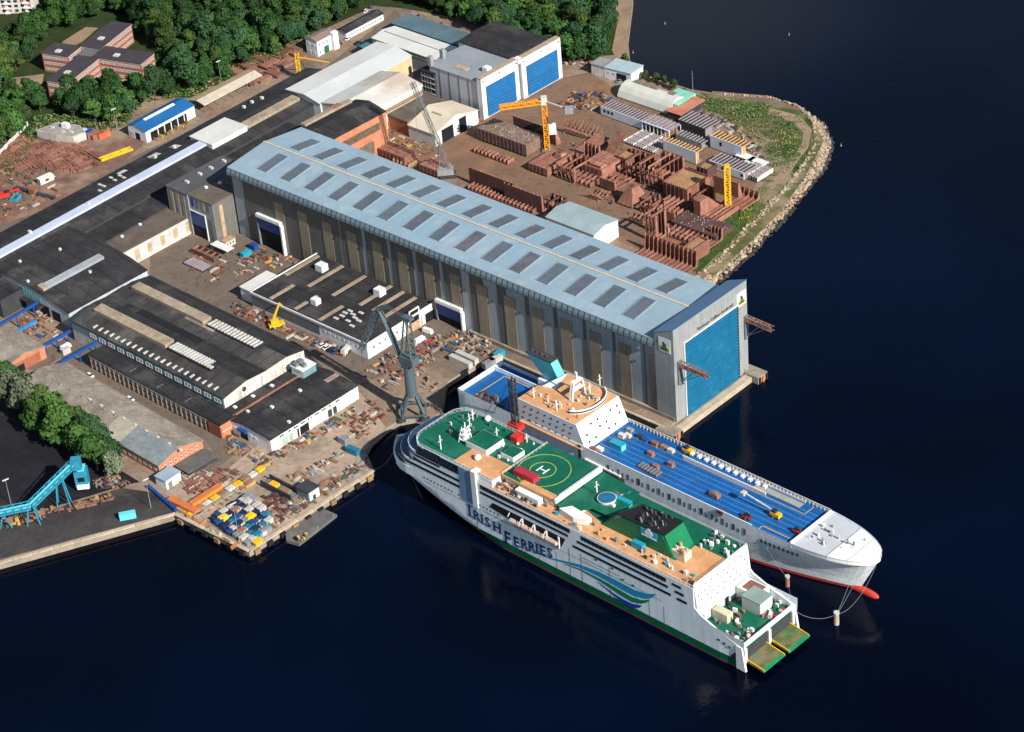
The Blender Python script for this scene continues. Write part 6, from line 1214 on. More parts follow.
# ================================================================== HULL BLOCKS IN THE YARD
NB = [0]
def block(W, S, N, h, kind, lb, m=None, n=None, z0=0.):
    m = m or RUST; w = at(*W, G); fr = Fr(w.x, w.y, radians(-45)); U = fr.loc(*S, G)[0]; V = fr.loc(*N, G)[1]; U = max(abs(U), 2.)*(1 if U >= 0 else 1); V = max(abs(V), 2.)
    h = h*1.22 if kind != 'slab' else h*1.1; t = thing('hull_block', lb, 'hull block', w.x, w.y, G+z0, fr.yaw); NB[0] += 1; q = random.Random(NB[0]); nu = n or max(3, int(U/2.4)); nv = max(2, int(V/3.))
    th = .18
    for x in (.8, U-1.2):
        for y in (.6, V-1.): MB().box(x, x+.6, y, y+.6, -z0, .9 if kind != 'plate_up' else .3).build('trestle', TIMBER, t)
    zb = .9
    if kind == 'slab':      # closed box, studded deck
        MB().box(0, U, 0, V, zb, zb+h).build('shell', m, t)
        b = MB(); [b.box(x-.14, x+.14, y-.14, y+.14, zb+h, zb+h+.3) for x, y in [(q.uniform(.5, U-.5), q.uniform(.5, V-.5)) for _ in range(int(U*V*.12)+6)]]; b.build('lifting_lug', OFFW if m is not RUSTL else RUST, t)
        for i in range(1, nu): MB().box(U*i/nu-.1, U*i/nu+.1, -.22, 0, zb, zb+h).build('frame_rib', RUSTD, t)
        MB().box(U*.3, U*.3+.15, -.05, V, zb+h, zb+h+.16).build('deck_joint', RUSTD, t)
    elif kind == 'open':    # bottom plate with tall web frames, open on top
        MB().box(0, U, 0, V, zb, zb+th).build('bottom_plate', m, t); MB().box(0, U, V-th, V, zb+th, zb+h).build('side_plate', m, t)
        for i in range(nu+1):
            x = (U-.3)*i/nu
            b = MB(); b.box(x, x+.3, 0, 1.3, zb+th, zb+h); b.box(x, x+.3, V-1.4, V-th, zb+th, zb+h-.01); b.box(x, x+.3, 1.3, V-1.4, zb+th, zb+1.4); b.box(x, x+.3, 1.3, V-1.4, zb+h-1.1, zb+h-.1) if i % 2 == 0 else None; b.build('web_frame', RUSTL if i % 2 else m, t)
        MB().box(.3, U-.1, 0, .3, zb+h*.55, zb+h*.55+.6).build('stringer', m, t)
    elif kind == 'lshape':  # floor with ribs and one upright side
        MB().box(0, U, 0, V, zb, zb+th).build('bottom_plate', m, t); MB().box(0, U, V-th, V, zb, zb+h).build('side_plate', m, t)
        for i in range(nu+1):
            x = (U-.25)*i/nu; MB().extr([(x, 0, zb+th), (x, V-th, zb+th), (x, V-th, zb+h), (x, V-1.0, zb+h), (x, V-1.4, zb+1.6), (x, V-2, zb+.9), (x, 0, zb+.9)], (.25, 0, 0)).build('web_frame', RUSTL if q.random() < .5 else m, t)
    elif kind == 'lnear':   # upright wall on the near side, ribs towards the far side
        MB().box(0, U, 0, th, zb, zb+h).build('side_plate', m, t); MB().box(0, U, th, V, zb, zb+th).build('bottom_plate', m, t)
        for i in range(nu+1): x = (U-.25)*i/nu; MB().extr([(x, th, zb+th), (x, V, zb+th), (x, V, zb+.8), (x, 1.6, zb+.9), (x, .9, zb+h+.5), (x, th, zb+h+.5)], (.25, 0, 0)).build('web_frame', RUSTL, t)
    elif kind == 'ribfloor':
        MB().box(0, U, 0, V, zb-.4, zb-.4+th).build('bottom_plate', m, t)
        for i in range(nu+1): x = (U-.25)*i/nu; MB().box(x, x+.25, 0, V, zb-.4+th, zb-.4+h).build('floor_rib', RUSTL if i % 2 else m, t)
        for k in (.33, .66): MB().box(0, U, V*k, V*k+.2, zb-.4+th, zb-.2+h*.6).build('girder', RUSTD, t)
    elif kind == 'tilt':    # plate leaning on struts
        MB().hexa([(0, 0, .1), (U*.9, 0, .1), (U, V, h-.2), (U*.1, V, h-.2)], [(0, 0, .35), (U*.9, 0, .35), (U, V, h), (U*.1, V, h)]).build('plate', m, t)
        for k in (.15, .5, .85): MB().beam((U*k, V*.95, 0), (U*k, V*.85, h*.8), .2).build('prop', STEEL, t)
        for k in range(1, 5): MB().hexa([(U*k/5-.1, 0, -.2), (U*k/5+.1, 0, -.2), (U*k/5+.3, V, h-.6), (U*k/5+.1, V, h-.6)], [(U*k/5-.1, 0, .1), (U*k/5+.1, 0, .1), (U*k/5+.3, V, h-.2), (U*k/5+.1, V, h-.2)]).build('stiffener', RUSTD, t)
    elif kind == 'wall':    # upright plate, ribbed back
        MB().box(0, U, 0, .2, .2, h).build('plate', m, t)
        for i in range(nu+1): x = (U-.25)*i/nu; MB().extr([(x, .2, .2), (x, V, .2), (x, V*.35, h), (x, .2, h)], (.2, 0, 0)).build('bracket', RUSTL, t)
    elif kind == 'hip':     # tapered skin panel
        MB().hexa([(0, 0, zb), (U, 0, zb), (U, V, zb), (0, V, zb)], [(U*.35, V*.35, zb+h), (U*.75, V*.3, zb+h), (U*.75, V*.7, zb+h), (U*.35, V*.7, zb+h)]).build('skin', m, t); MB().box(U*.4, U*.6, V*.4, V*.6, zb+h, zb+h+.5).build('collar', RUSTD, t)
    elif kind == 'bin':     # box open on top
        MB().box(0, U, 0, V, zb, zb+th).build('bottom_plate', mat('tan_bin_floor', (.36, .2, .1), .9, .2, .3), t)
        for nm, bx in (('side_plate', (0, U, 0, .25, zb, zb+h)), ('side_plate', (0, U, V-.25, V, zb, zb+h)), ('end_plate', (0, .25, .25, V-.25, zb, zb+h)), ('end_plate', (U-.25, U, .25, V-.25, zb, zb+h))): MB().box(*bx).build(nm, m, t)
        if h > 3: MB().box(.3, U-.3, .3, V-.3, zb+h-1.4, zb+h-1.2).build('inner_deck', mat('tan_bin_floor', (.36, .2, .1)), t)
        for i in range(1, nu): x = U*i/nu; MB().box(x-.12, x+.12, -.3, 0, zb, zb+h).build('frame_rib', RUSTD, t); MB().box(x-.12, x+.12, .25, .9, zb+h-1.2, zb+h+.5).build('stub', m, t)
    elif kind == 'curve':   # open curved ribs
        for i in range(nu+1):
            x = (U-.3)*i/nu; P = []; Q = []
            for k in range(9): tt = k/8; yy = V*tt; zz = .3+h*(2*tt-1)**2*(1 if tt < .5 else .45); P.append((x, yy, zz)); Q.append((x, yy, zz+.7))
            for j in range(8): pass
            b = MB()
            for j in range(8): b.extr([P[j], P[j+1], Q[j+1], Q[j]], (.3, 0, 0))
            b.build('curved_frame', RUSTL if i % 2 else m, t)
        for k in (.15, .5, .85): b = MB(); zz = .3+h*(2*k-1)**2*(1 if k < .5 else .45); b.box(0, U, V*k-.12, V*k+.12, zz, zz+.3); b.build('stringer', m, t)
    return t
BL = [
 ((478, 140), (530, 156), (497, 131), 5.5, 'slab', 'large studded hull block on trestles left of the tower crane', mat('grey_primer', (.2, .13, .1), .85, .2, .3, blot=((.3, .24, .2), .3, .3))),
 ((514, 131), (546, 152), (519, 128), 7, 'wall', 'dark upright plate wall with toothed edge behind the studded block', RUSTD),
 ((529, 171), (546, 179), (551, 156), 3.4, 'slab', 'flat pink closed block right of the tower crane foot', RUSTL),
 ((474, 153), (512, 163), (479, 149), 1.6, 'ribfloor', 'low pile of small steel sections below the studded block', RUSTL),
 ((561, 134), (584, 146), (574, 124), 7, 'curve', 'open curved rib frame behind the tower crane', RUSTL),
 ((572, 152), (586, 158), (592, 137), 2.5, 'tilt', 'rounded pink skin panel by the curved frame', RUSTL),
 ((573, 164), (587, 170), (586, 156), 6, 'lshape', 'upright ribbed block between the crane and the slanted plate', RUSTL),
 ((557, 178), (572, 186), (571, 166), 6.5, 'open', 'block with standing square plates right of the crane', RUSTL),
 ((572, 182), (588, 190), (586, 172), 1.8, 'ribfloor', 'jumbled ribbed floor section beside the standing plates', RUST),
 ((602, 157), (611, 161), (622, 149), 8, 'tilt', 'pink slanted plate leaning near the white deck blocks', RUSTL),
 ((582, 174), (603, 181), (606, 162), 4.6, 'slab', 'flat-topped rounded block with a polygon deck', RUSTL),
 ((608, 178), (628, 186), (634, 163), 6, 'lshape', 'block with a row of upright ribs and ribbed floor in the yard middle', RUSTL),
 ((600, 188), (614, 194), (618, 178), 4, 'lnear', 'low L shaped block with flanged plates left of the faceted skin', RUST),
 ((617, 204), (638, 206), (628, 192), 6.2, 'hip', 'faceted pink skin cone standing on its base', RUSTL),
 ((640, 184), (659, 194), (664, 170), 8.5, 'open', 'tall open rib box with square legs in the yard middle', RUSTL),
 ((663, 198), (683, 210), (686, 184), 6.8, 'bin', 'dark walled block with a tan inner floor and stub frames', RUST),
 ((682, 186), (697, 193), (697, 178), 2.2, 'bin', 'low tan-floored tray right of the dark walled block', RUSTL),
 ((697, 181), (706, 186), (703, 174), 6, 'bin', 'small upright box block near the white wall with two portholes', RUSTD),
 ((640, 212), (652, 219), (650, 204), 3.5, 'open', 'tangle of small frames below the faceted skin', RUST),
 ((655, 211), (680, 222), (670, 200), 2.6, 'ribfloor', 'ribbed floor panel below the dark walled block', RUSTL),
 ((649, 215), (672, 226), (656, 208), 3.8, 'lnear', 'ribbed side section lying left of the big dark plate', RUST),
 ((671, 227), (712, 246), (684, 214), 2.2, 'slab', 'big dark flat plate with ribs along its near edge', RUSTD),
 ((666, 236), (696, 249), (676, 226), 1.8, 'ribfloor', 'row of pale ribs in front of the big dark plate', RUSTL),
 ((694, 220), (700, 223), (711, 203), 9, 'wall', 'tall slanting pink plate left of the yellow mast', RUSTL),
 ((701, 224), (712, 229), (724, 206), 2.2, 'ribfloor', 'dark ribbed floor beside the tall slanting plate', RUST),
 ((714, 192), (738, 201), (718, 189), 7.5, 'wall', 'upright pink plate behind the yellow mast', RUSTL),
 ((722, 206), (740, 214), (738, 193), 3, 'lshape', 'small ribbed block under the white deck section', RUST),
 ((646, 240), (658, 243), (654, 232), 11, 'open', 'narrow tower-like block with props near the hall roof', RUSTL),
 ((633, 258), (684, 278), (644, 248), 6.5, 'lshape', 'long row of upright frames right behind the great hall roof', RUSTL),
 ((684, 262), (691, 267), (700, 251), 6, 'bin', 'closed pink box block at the edge of the grass', RUSTL),
 ((697, 248), (706, 253), (714, 238), 5, 'lshape', 'end section of the big dark plate next to the grass', RUSTL),
 ((470, 184), (512, 203), (478, 178), 6.8, 'lnear', 'long dark ribbed plate parallel to the great hall', RUSTD),
 ((505, 200), (541, 215), (512, 195), 6.8, 'lnear', 'second dark plate in line, with a notched end', RUSTD),
 ((468, 190), (530, 216), (478, 185), 1.6, 'ribfloor', 'ribbed floor strip lying along the back of the great hall', RUSTL),
 ((541, 209), (556, 215), (552, 202), 3.5, 'open', 'small standing frames at the end of the long dark plates', RUSTD),
 ((379, 156), (405, 166), (390, 149), 3.2, 'slab', 'pink hull block lying behind the great hall roof', RUSTL),
 ((393, 163), (408, 169), (402, 157), 1.5, 'ribfloor', 'yellowish ribbed rack near the lattice boom crane', TIMBER),
 ((420, 172), (440, 178), (430, 163), 3.2, 'slab', 'pink rounded section near the foot of the lattice boom crane', RUSTL),
 ((590, 176), (600, 181), (598, 166), 6, 'wall', 'standing pink plate between the flat-topped block and the L sections', RUSTL),
 ((626, 178), (640, 184), (642, 168), 7, 'open', 'cage of frames left of the tall rib box', RUST),
 ((548, 166), (560, 172), (558, 158), 5, 'hip', 'small tapered skin block beside the pink slab', RUSTL),
 ((686, 205), (700, 212), (700, 196), 5.5, 'open', 'frame block between the dark walled block and the yellow mast', RUST),
 ((652, 232), (668, 238), (664, 224), 4, 'lnear', 'dark bracketed section above the long row of frames', RUSTD),
 ((616, 168), (626, 172), (626, 160), 5, 'bin', 'small closed block by the slanted plate', RUST),
 ((660, 193), (668, 197), (668, 186), 3, 'ribfloor', 'short ribbed offcut between two tall blocks', RUST),
 ((588, 199), (598, 203), (600, 192), 2.5, 'curve', 'small curved frame left of the faceted skin', RUST),
 ((628, 222), (640, 227), (636, 214), 2.6, 'curve', 'small bent frame casting a shadow on the brown yard', RUST),
 ((641, 205), (650, 209), (650, 198), 2.8, 'open', 'little open frame under the rib box', RUSTD),
]
for r_ in BL: block(*r_)
# white painted superstructure sections
WS_ = mat('block_white', (.7, .76, .82), .5, .08, .2); RIBP = mat('purple_grey_steel', (.26, .22, .23), .7, .15, .4); GOLD = mat('ochre_edge', (.5, .28, .1), .8, .2, .5)
def wsec(W, S, V, h, lb, kind='wall', m=WS_, top=RIBP, n=None, ww=None):
    w = at(*W, G); fr = Fr(w.x, w.y, radians(-47)); U = fr.loc(*S, G)[0]; t = thing('deck_section', lb, 'ship section', w.x, w.y, G, fr.yaw); n = n or int(U/2)
    if kind == 'wall':
        MB().box(0, U, 0, .25, .5, h).build('side_plate', m, t); MB().box(0, U, .25, V, .5, .7).build('deck_plate', RIBP, t)
        MB().box(0, U, .25, V, h-.9, h-.75).build('deckhead', STEELD, t)
        for i in range(n+1): x = (U-.2)*i/n; MB().box(x, x+.2, .25, V, h-.75, h-.1).build('deck_beam', top, t)
        MB().box(U-.25, U, .25, V*.45, .5, h-.9).build('end_plate', top, t)
    elif kind == 'grill':
        MB().box(0, U, 0, V, .3, .6).build('deck_plate', STEELD, t)
        for i in range(n+1): x = (U-.3)*i/n; MB().box(x, x+.3, 0, V, .6, h).build('deck_beam', RIBP if i % 4 else OFFW, t)
        for k in (.2, .5, .8): MB().box(0, U, V*k-.1, V*k+.1, .6, h+.15).build('girder', OFFW, t)
    elif kind == 'frame':
        for i in range(n+1): x = (U-.4)*i/n; MB().box(x, x+.4, 0, .4, 0, h).build('post', m, t); MB().box(x, x+.3, V-.3, V, 0, h).build('post', m, t)
        MB().box(0, U, -.1, .5, h, h+.4).build('header', m, t); MB().box(0, U, .5, V, h, h+.3).build('deck_plate', RIBP, t)
        for i in range(n): x = U*(i+.5)/n; MB().box(x, x+.25, .5, V, h+.3, h+.9).build('deck_beam', RIBP, t)
    for k in (ww or []): MB().box(k, k+1.3, -.06, .3, h*.45, h*.75).build('opening', DARK, t)
    for x in (1, U-2): MB().box(x, x+.8, .5, 1.3, 0, .5).build('trestle', TIMBER, t)
    return t
wsec((601, 115), (643, 131), 9, 5.2, 'long white deck section with three square openings at its left end', ww=(2, 4.6, 7.2)); wsec((642, 131), (668, 142), 9, 5.2, 'open white frame section continuing the long white one', 'frame', n=7)
wsec((623, 143), (663, 153), 15, 1.6, 'flat upside-down deck panel with pale beams', 'grill', n=14); wsec((663.6, 153), (700, 163), 5, 7.2, 'blank pale blue wall section with an ochre edge, in front of the others', top=GOLD)
wsec((678, 130), (707, 139), 12, 6, 'dark sided section with purple beams on top', m=STEELD); wsec((676, 141), (706, 148), 6, 4, 'low grey section half behind the blank wall', m=GREYW)
wsec((710.5, 148), (744.5, 158), 7, 7, 'pale blue wall section with one dark window near its left end', top=GOLD, ww=(6,)); wsec((709, 168), (744, 181), 10, 4.5, 'white section with two portholes in front of the windowed wall', ww=(4, 8, 20)); wsec((738, 176), (756, 184), 12, 3, 'beamed deck end next to the white plates', 'grill', n=8)
for i, (x, y) in enumerate(((746, 160), (758, 165), (752, 168))): w = at(x, y, G); t = thing('steel_plate', ('white deck plate lying beside the beamed deck end', 'white deck plate, outermost towards the scrub', 'white plate nearest the yellow mast')[i], 'plate', w.x, w.y, G, radians(-47)); MB().box(-5, 5, -2.5, 2.5, 2., 2.2).build('plate', WHITE, t); MB().box(-4, -3.6, -2, 2, 0, 2).build('trestle', STEEL, t); MB().box(3.6, 4, -2, 2, 0, 2).build('trestle', STEEL, t)

# ================================================================== CONTAINERS, VEHICLES, YARD CLUTTER
def cmesh(L_, m, m2, key):
    k = ('cont', L_, m.name)
    if k not in SH:
        b = MB(); b.box(-L_/2, L_/2, -1.22, 1.22, .12, 2.6)
        SH[k] = b.mesh('container_body', m)
        b = MB(); n = int(L_/.6)
        for s in (-1, 1): [b.box(-L_/2+.2+i*.6, -L_/2+.5+i*.6, s*1.22-.04, s*1.22+.04, .3, 2.4) for i in range(n)]
        b.box(-L_/2-.03, L_/2+.03, -1.26, 1.26, 2.58, 2.68); b.box(-L_/2-.03, L_/2+.03, -1.26, 1.26, 0, .14); SH[k+('r',)] = b.mesh('container_ribs', m)
        b = MB(); [b.box(L_/2, L_/2+.05, y0, y1, .2, 2.5) for y0, y1 in ((-1.1, -.05), (.05, 1.1))]; SH[k+('d',)] = b.mesh('container_door', m2)
    return SH[k], SH[k+('r',)], SH[k+('d',)]
def container(px, py, yaw, m, lb, L_=6.1, z=0, group=None, fr=None, xy=None):
    w = xy if xy is not None else at(px, py, G); t = thing('container', lb, 'container', w.x, w.y, G+z, radians(yaw), group); a, b_, c = cmesh(L_, m, m, 0); link('body', a, t); link('corrugation', b_, t); link('door', c, t); return t
CM = [mat('container_blue', (.02, .06, .2), .6, .15, .5, rnd=.15), mat('container_navy', (.012, .025, .07), .6, .15, .5, rnd=.2), mat('container_white', (.48, .46, .42), .6, .1, .5), mat('container_yellow', (.75, .5, .02), .6, .1, .5), mat('container_teal', (.02, .16, .24), .6, .12, .5), mat('container_grey', (.22, .23, .25), .6, .12, .5, rnd=.1), mat('container_rust', (.3, .13, .09), .7, .2, .5)]
CNAME = ['blue', 'navy', 'white', 'yellow', 'teal', 'grey', 'rusty pink']
# the lot of low container-like skips near the corner of the quay: three rows running towards the upper right
rows = [((216, 520), (248, 500), 9, [1, 0, 2, 0, 2, 1, 5, 2, 5]), ((219, 524), (252, 503), 9, [0, 3, 2, 1, 6, 2, 1, 2, 5]), ((226, 529), (257, 508), 9, [1, 2, 4, 0, 2, 1, 2, 6, 2]), ((231, 533), (262, 512), 9, [0, 2, 1, 2, 5, 3, 3, 1, 2]), ((238, 537), (266, 518), 8, [5, 6, 2, 4, 0, 2, 1, 4]), ((244, 541), (269, 524), 7, [2, 2, 4, 1, 2, 4, 2]), ((249, 544), (267, 532), 5, [5, 2, 4, 2, 5])]
OR_ = ['outermost', 'second', 'third', 'fourth', 'fifth', 'sixth', 'seventh', 'eighth', 'ninth']
for ri, (p, q, n, cols) in enumerate(rows):
    A_, B_ = at(*p), at(*q); yw = math.degrees(math.atan2((B_-A_).y, (B_-A_).x))
    for i in range(n):
        w = A_.lerp(B_, i/(n-1)); c = cols[i]; t = container(0, 0, yw+R.uniform(-2, 2), CM[c], '%s storage box, %s from the water in the %s row of the container lot' % (CNAME[c], OR_[i], OR_[ri] if ri else 'uppermost'), 3.7, 0, 'boxes of the container lot', xy=w); t.scale = (.95, .85, .7+.3*((i*7+ri) % 3)/2)
w = at(258, 544, G); t = thing('skip', 'bright yellow skip by itself near the quay corner', 'skip', w.x, w.y, G, radians(45)); MB().hexa([(-1.6, -1, .1), (1.6, -1, .1), (1.6, 1, .1), (-1.6, 1, .1)], [(-2.2, -1.3, 1.9), (2.2, -1.3, 1.9), (2.2, 1.3, 1.9), (-2.2, 1.3, 1.9)]).build('body', YELLOW, t); MB().box(-2, 2, -1.1, 1.1, 1.85, 1.95).build('load', mat('yellow_load', (.6, .45, .05), .9), t)
for (px, py, yaw, m, L_, lb) in [(128, 518, 10, TEALL, 6.5, 'bright turquoise box standing alone on the coal quay'), (461, 364, -46, CM[2], 12, 'long white accommodation box by the freighter stern'), (467, 360, -46, CM[2], 12, 'white accommodation box just behind the long one'), (656, 107, -45, mat('container_red', (.5, .05, .04), .6), 7, 'red container beside the arched tent'), (489, 366, 40, CM[5], 6, 'dark grey box by the freighter stern, left'), (496, 362, 40, CM[2], 6, 'white box by the freighter stern, middle'), (499, 357, 40, TEAL, 5, 'teal box by the freighter stern, right'),
        (353, 453, -40, CM[4], 6, 'teal and white box at the water in the quay shadow'), (344, 443, -45, CM[5], 4, 'grey box beside the slipway edge'), (81, 135, 40, mat('pale_blue_box', (.4, .55, .62), .6), 7, 'pale blue container at the top of the scrap yard'), (87, 136, 40, BLUE, 7, 'blue container in the scrap yard row'), (93, 137, 40, CM[6], 7, 'rusty container in the scrap yard row'), (98, 138, 40, CM[6], 7, 'second rusty container in the scrap yard row'), (104, 137, 40, mat('container_orange', (.6, .13, .06), .6), 7, 'orange container ending the scrap yard row'),
        (254, 249, -45, BLUE, 4, 'blue box by the blue hall door'), (246, 256, 45, TEAL, 5, 'teal and white box in front of the tower block'), (327, 263, 45, BLUE, 4, 'blue box in the gap beside the great hall'), (66, 353, 40, CM[2], 4, 'white box under the dark blue beam')]:
    container(px, py, yaw, m, lb, L_)
def vehicle(px, py, yaw, m, lb, L_=4.4, W_=1.8, H_=1.5, nm='parked_car', cat='car', van=False):
    w = at(px, py, G); t = thing(nm, lb, cat, w.x, w.y, G+.08, radians(yaw)); h = H_*.58
    MB().hexa([(-L_/2, -W_/2, .3), (L_/2, -W_/2, .3), (L_/2, W_/2, .3), (-L_/2, W_/2, .3)], [(-L_/2+.1, -W_/2+.1, h), (L_/2-.15, -W_/2+.1, h), (L_/2-.15, W_/2-.1, h), (-L_/2+.1, W_/2-.1, h)]).build('body', m, t)
    f0, f1 = (-.48, .38) if van else (-.36, .2)
    MB().hexa([(L_*f0, -W_/2+.12, h), (L_*(f1+.1), -W_/2+.12, h), (L_*(f1+.1), W_/2-.12, h), (L_*f0, W_/2-.12, h)], [(L_*(f0+(.02 if van else .08)), -W_/2+.25, H_), (L_*f1, -W_/2+.25, H_), (L_*f1, W_/2-.25, H_), (L_*(f0+(.02 if van else .08)), W_/2-.25, H_)]).build('cabin_glass', m if van else GLASS, t)
    MB().box(L_*(f0+.1), L_*(f1-.02), -W_/2+.28, W_/2-.28, H_, H_+.05).build('roof', m, t)
    for x in (-L_*.32, L_*.32):
        for y in (-W_/2, W_/2-.2): MB().beam((x, y, .33), (x, y+.2, .33), .34, n=10).build('wheel', RUBBER, t)
    for y in (-W_*.3, W_*.3): MB().box(L_/2-.08, L_/2+.02, y-.18, y+.18, .55, .75).build('headlight', OFFW, t)
    return t
CW = mat('car_white', (.75, .75, .75), .25, .03, spec=.5); CS = mat('car_silver', (.35, .37, .4), .25, .05, metal=.5, spec=.5); CB = mat('car_black', (.02, .02, .025), .2, .05, spec=.6); CRr = mat('car_red', (.4, .03, .03), .25, .05, spec=.5); CBl = mat('car_blue', (.03, .08, .25), .25, .05, spec=.5)
for a in [(90, 376.5, -45, CW, 'white car parked alone on the narrow road, farther one'), (130, 400, -45, CW, 'white car parked on the narrow road, nearer one'), (318, 344.5, 40, CS, 'silver car, leftmost in the row below the black-roofed hall'), (322.5, 346.5, 40, CW, 'white car, second in the row below the black-roofed hall'), (327, 348.5, 40, CW, 'white car, third in the row below the black-roofed hall'), (331.5, 350.5, 40, CB, 'black car, fourth in the row below the black-roofed hall'), (336, 352.5, 40, CBl, 'dark blue car at the right end of the row'),
          (348, 39.5, 60, CW, 'white car at the end of the low office'), (366, 12, 70, CW, 'white car in the upper corner by the wood'), (372, 9, 70, CS, 'silver car in the upper corner by the wood'), (358, 44, 40, CB, 'dark car beside the small teal shed'), (60, 340, 30, CS, 'silver car below the pale blue gable'), (300, 37, 10, CS, 'silver car left of the small white house'), (610, 76, 20, CB, 'black car in front of the white cabin block'), (601, 72, 20, CB, 'black car between the white cabins'), (620, 82, 20, CS, 'grey car under the cabin block')]: vehicle(*a)
for a in [(252, 103, 45, WHITE, 'white van beside the far edge of the long black roof', 5.6, 2.1, 2.4), (347, 352, 60, OFFW, 'cream truck in the crane shadow', 7, 2.4, 2.8), (420, 342, 40, CW, 'white van in front of the low blue hall door', 5.4, 2, 2.4), (66, 349, 45, CW, 'white van under the blue gantry', 5.4, 2, 2.4), (428, 333, -40, CW, 'white van on the apron by the crane', 5, 2, 2.3)]: vehicle(*a, nm='van', cat='van', van=True)
MATS = dict(red=mat('dull_red', (.3, .05, .035), .7, .25, .6), rust=RUST, rustl=RUSTL, blue=mat('dull_blue', (.03, .09, .2), .7, .2, .6), yel=mat('dull_yellow', (.5, .32, .08), .7, .25, .6), tim=TIMBER, wht=mat('dirty_offwhite', (.42, .38, .32), .8, .25, .8, rnd=.25), gry=GREYW, dk=STEELD, grn=mat('dull_green', (.05, .12, .07), .7, .2, .6), teal=TEAL, org=mat('dull_orange', (.5, .2, .07), .7, .2, .6), conc=CONC)
# kinds of small yard goods, each built once, then copied
def proto(nm, parts):
    t = thing(nm, '', '', 0, 0, -100, 0)
    for pn, b, m in parts: b.build(pn, m, t)
    return remember(t)
PR = {}
def get(kind, mk):
    if (kind, mk) in PR: return PR[(kind, mk)]
    m = MATS[mk]
    if kind == 'crate': p = [('box', MB().box(-1, 1, -.8, .8, .15, 1.5), m), ('pallet', MB().box(-1.1, 1.1, -.9, .9, 0, .15), TIMBER), ('lid', MB().box(-1.05, 1.05, -.85, .85, 1.5, 1.6), m)]
    elif kind == 'plate_stack': p = [('plate', MB().box(-2.6, 2.6, -1.1, 1.1, .2+.25*i, .38+.25*i), m) for i in range(3)]+[('bearer', MB().box(x, x+.3, -1, 1, 0, .2), TIMBER) for x in (-2, 1.7)]
    elif kind == 'pipe_bundle': p = [('pipe', MB().beam((-3.2, y, z), (3.2, y, z), .26, n=7), m) for y, z in ((-.6, .3), (0, .3), (.6, .3), (-.3, .75), (.3, .75))]
    elif kind == 'beam_pile': p = [('beam', MB().beam((-3.5+i*.2, -1+i*.5, .3+.3*(i % 3)), (3.3, -.8+i*.45+.3*(i % 2), .3+.3*((i+1) % 3)), .2), m) for i in range(5)]
    elif kind == 'skip': p = [('body', MB().hexa([(-1.3, -.8, .1), (1.3, -.8, .1), (1.3, .8, .1), (-1.3, .8, .1)], [(-1.9, -1, 1.4), (1.9, -1, 1.4), (1.9, 1, 1.4), (-1.9, 1, 1.4)]), m), ('load', MB().box(-1.6, 1.6, -.8, .8, 1.3, 1.5), RUSTD)]
    elif kind == 'tank': p = [('drum', MB().beam((0, 0, .2), (0, 0, 2.4), 1., n=12), m), ('lid', MB().beam((0, 0, 2.4), (0, 0, 2.6), .8, n=12), GREYW), ('foot', MB().box(-.9, .9, -.9, .9, 0, .2), STEELD)]
    elif kind == 'forklift': p = [('body', MB().box(-1.1, .9, -.6, .6, .4, 1.3), m), ('cage', MB().box(-.6, .5, -.5, .5, 1.3, 2.2), GLASS), ('mast', MB().box(1, 1.25, -.45, .45, .1, 2.6), STEELD)]+[('wheel', MB().beam((x, y, .35), (x, y+.2, .35), .35, n=8), RUBBER) for x in (-.7, .7) for y in (-.7, .5)]
    elif kind == 'trestle': p = [('top', MB().box(-1.8, 1.8, -.2, .2, 1.2, 1.5), m)]+[('leg', MB().beam((x, y, 0), (x*.8, 0, 1.2), .12), m) for x in (-1.5, 1.5) for y in (-.6, .6)]
    NMS = {'crate': 'crate', 'plate_stack': 'plate_stack', 'pipe_bundle': 'pipe_bundle', 'beam_pile': 'beam_pile', 'skip': 'skip', 'tank': 'tank', 'forklift': 'forklift', 'trestle': 'trestle'}
    PR[(kind, mk)] = proto(NMS[kind], p); return PR[(kind, mk)]
CN = dict(red='red', rust='rusty', rustl='pale rusty', blue='blue', yel='yellow', tim='timber', wht='off-white', gry='grey', dk='dark', grn='green', teal='teal', org='orange', conc='concrete')
KN = dict(crate='crate', plate_stack='stack of plates', pipe_bundle='pipe bundle', beam_pile='pile of beams', skip='skip', tank='upright tank', forklift='forklift', trestle='trestle')
CAT = dict(crate='crate', plate_stack='steel stack', pipe_bundle='pipes', beam_pile='beams', skip='skip', tank='tank', forklift='forklift', trestle='trestle')
USED = set()
def put(kind, mk, x, y, yaw, where, s=1., z=G):
    p = get(kind, mk); lb = '%s %s %s' % (CN[mk], KN[kind], where)
    o = copy_thing(p, x, y, z, yaw, lb); o['category'] = CAT[kind]; o['group'] = ('%s %s %s' % (CN[mk], KN[kind], where)); o.scale = (s,)*3
    o['label'] = lb; return o
def scatter(P, n, kinds, mks, where, seed, yaw=45, smin=.42, smax=.85, jit=5, gap=1.3):
    q = random.Random(seed); C = [at(*p) for p in P]; W_ = [(c.x, c.y) for c in C]; x0, x1 = min(c.x for c in C), max(c.x for c in C); y0, y1 = min(c.y for c in C), max(c.y for c in C); k = 0; tr = 0; done = []; n = int(n*1.35); mks = list(mks)+[m for m in mks if m not in ('red', 'yel', 'blue', 'org', 'teal', 'grn')]*2
    while k < n and tr < n*60:
        tr += 1; x, y = q.uniform(x0, x1), q.uniform(y0, y1)
        if not inpoly(x, y, W_) or any(hypot(x-a, y-b) < gap for a, b in done): continue
        done.append((x, y)); k += 1; put(q.choice(kinds), q.choice(mks), x, y, radians(yaw+q.choice((0, 90))+q.uniform(-jit, jit)), where+(('' if n < 30 else (', left end', ', middle', ', right end')[min(2, int(3*(x-x0)/(x1-x0)))])), q.uniform(smin, smax))
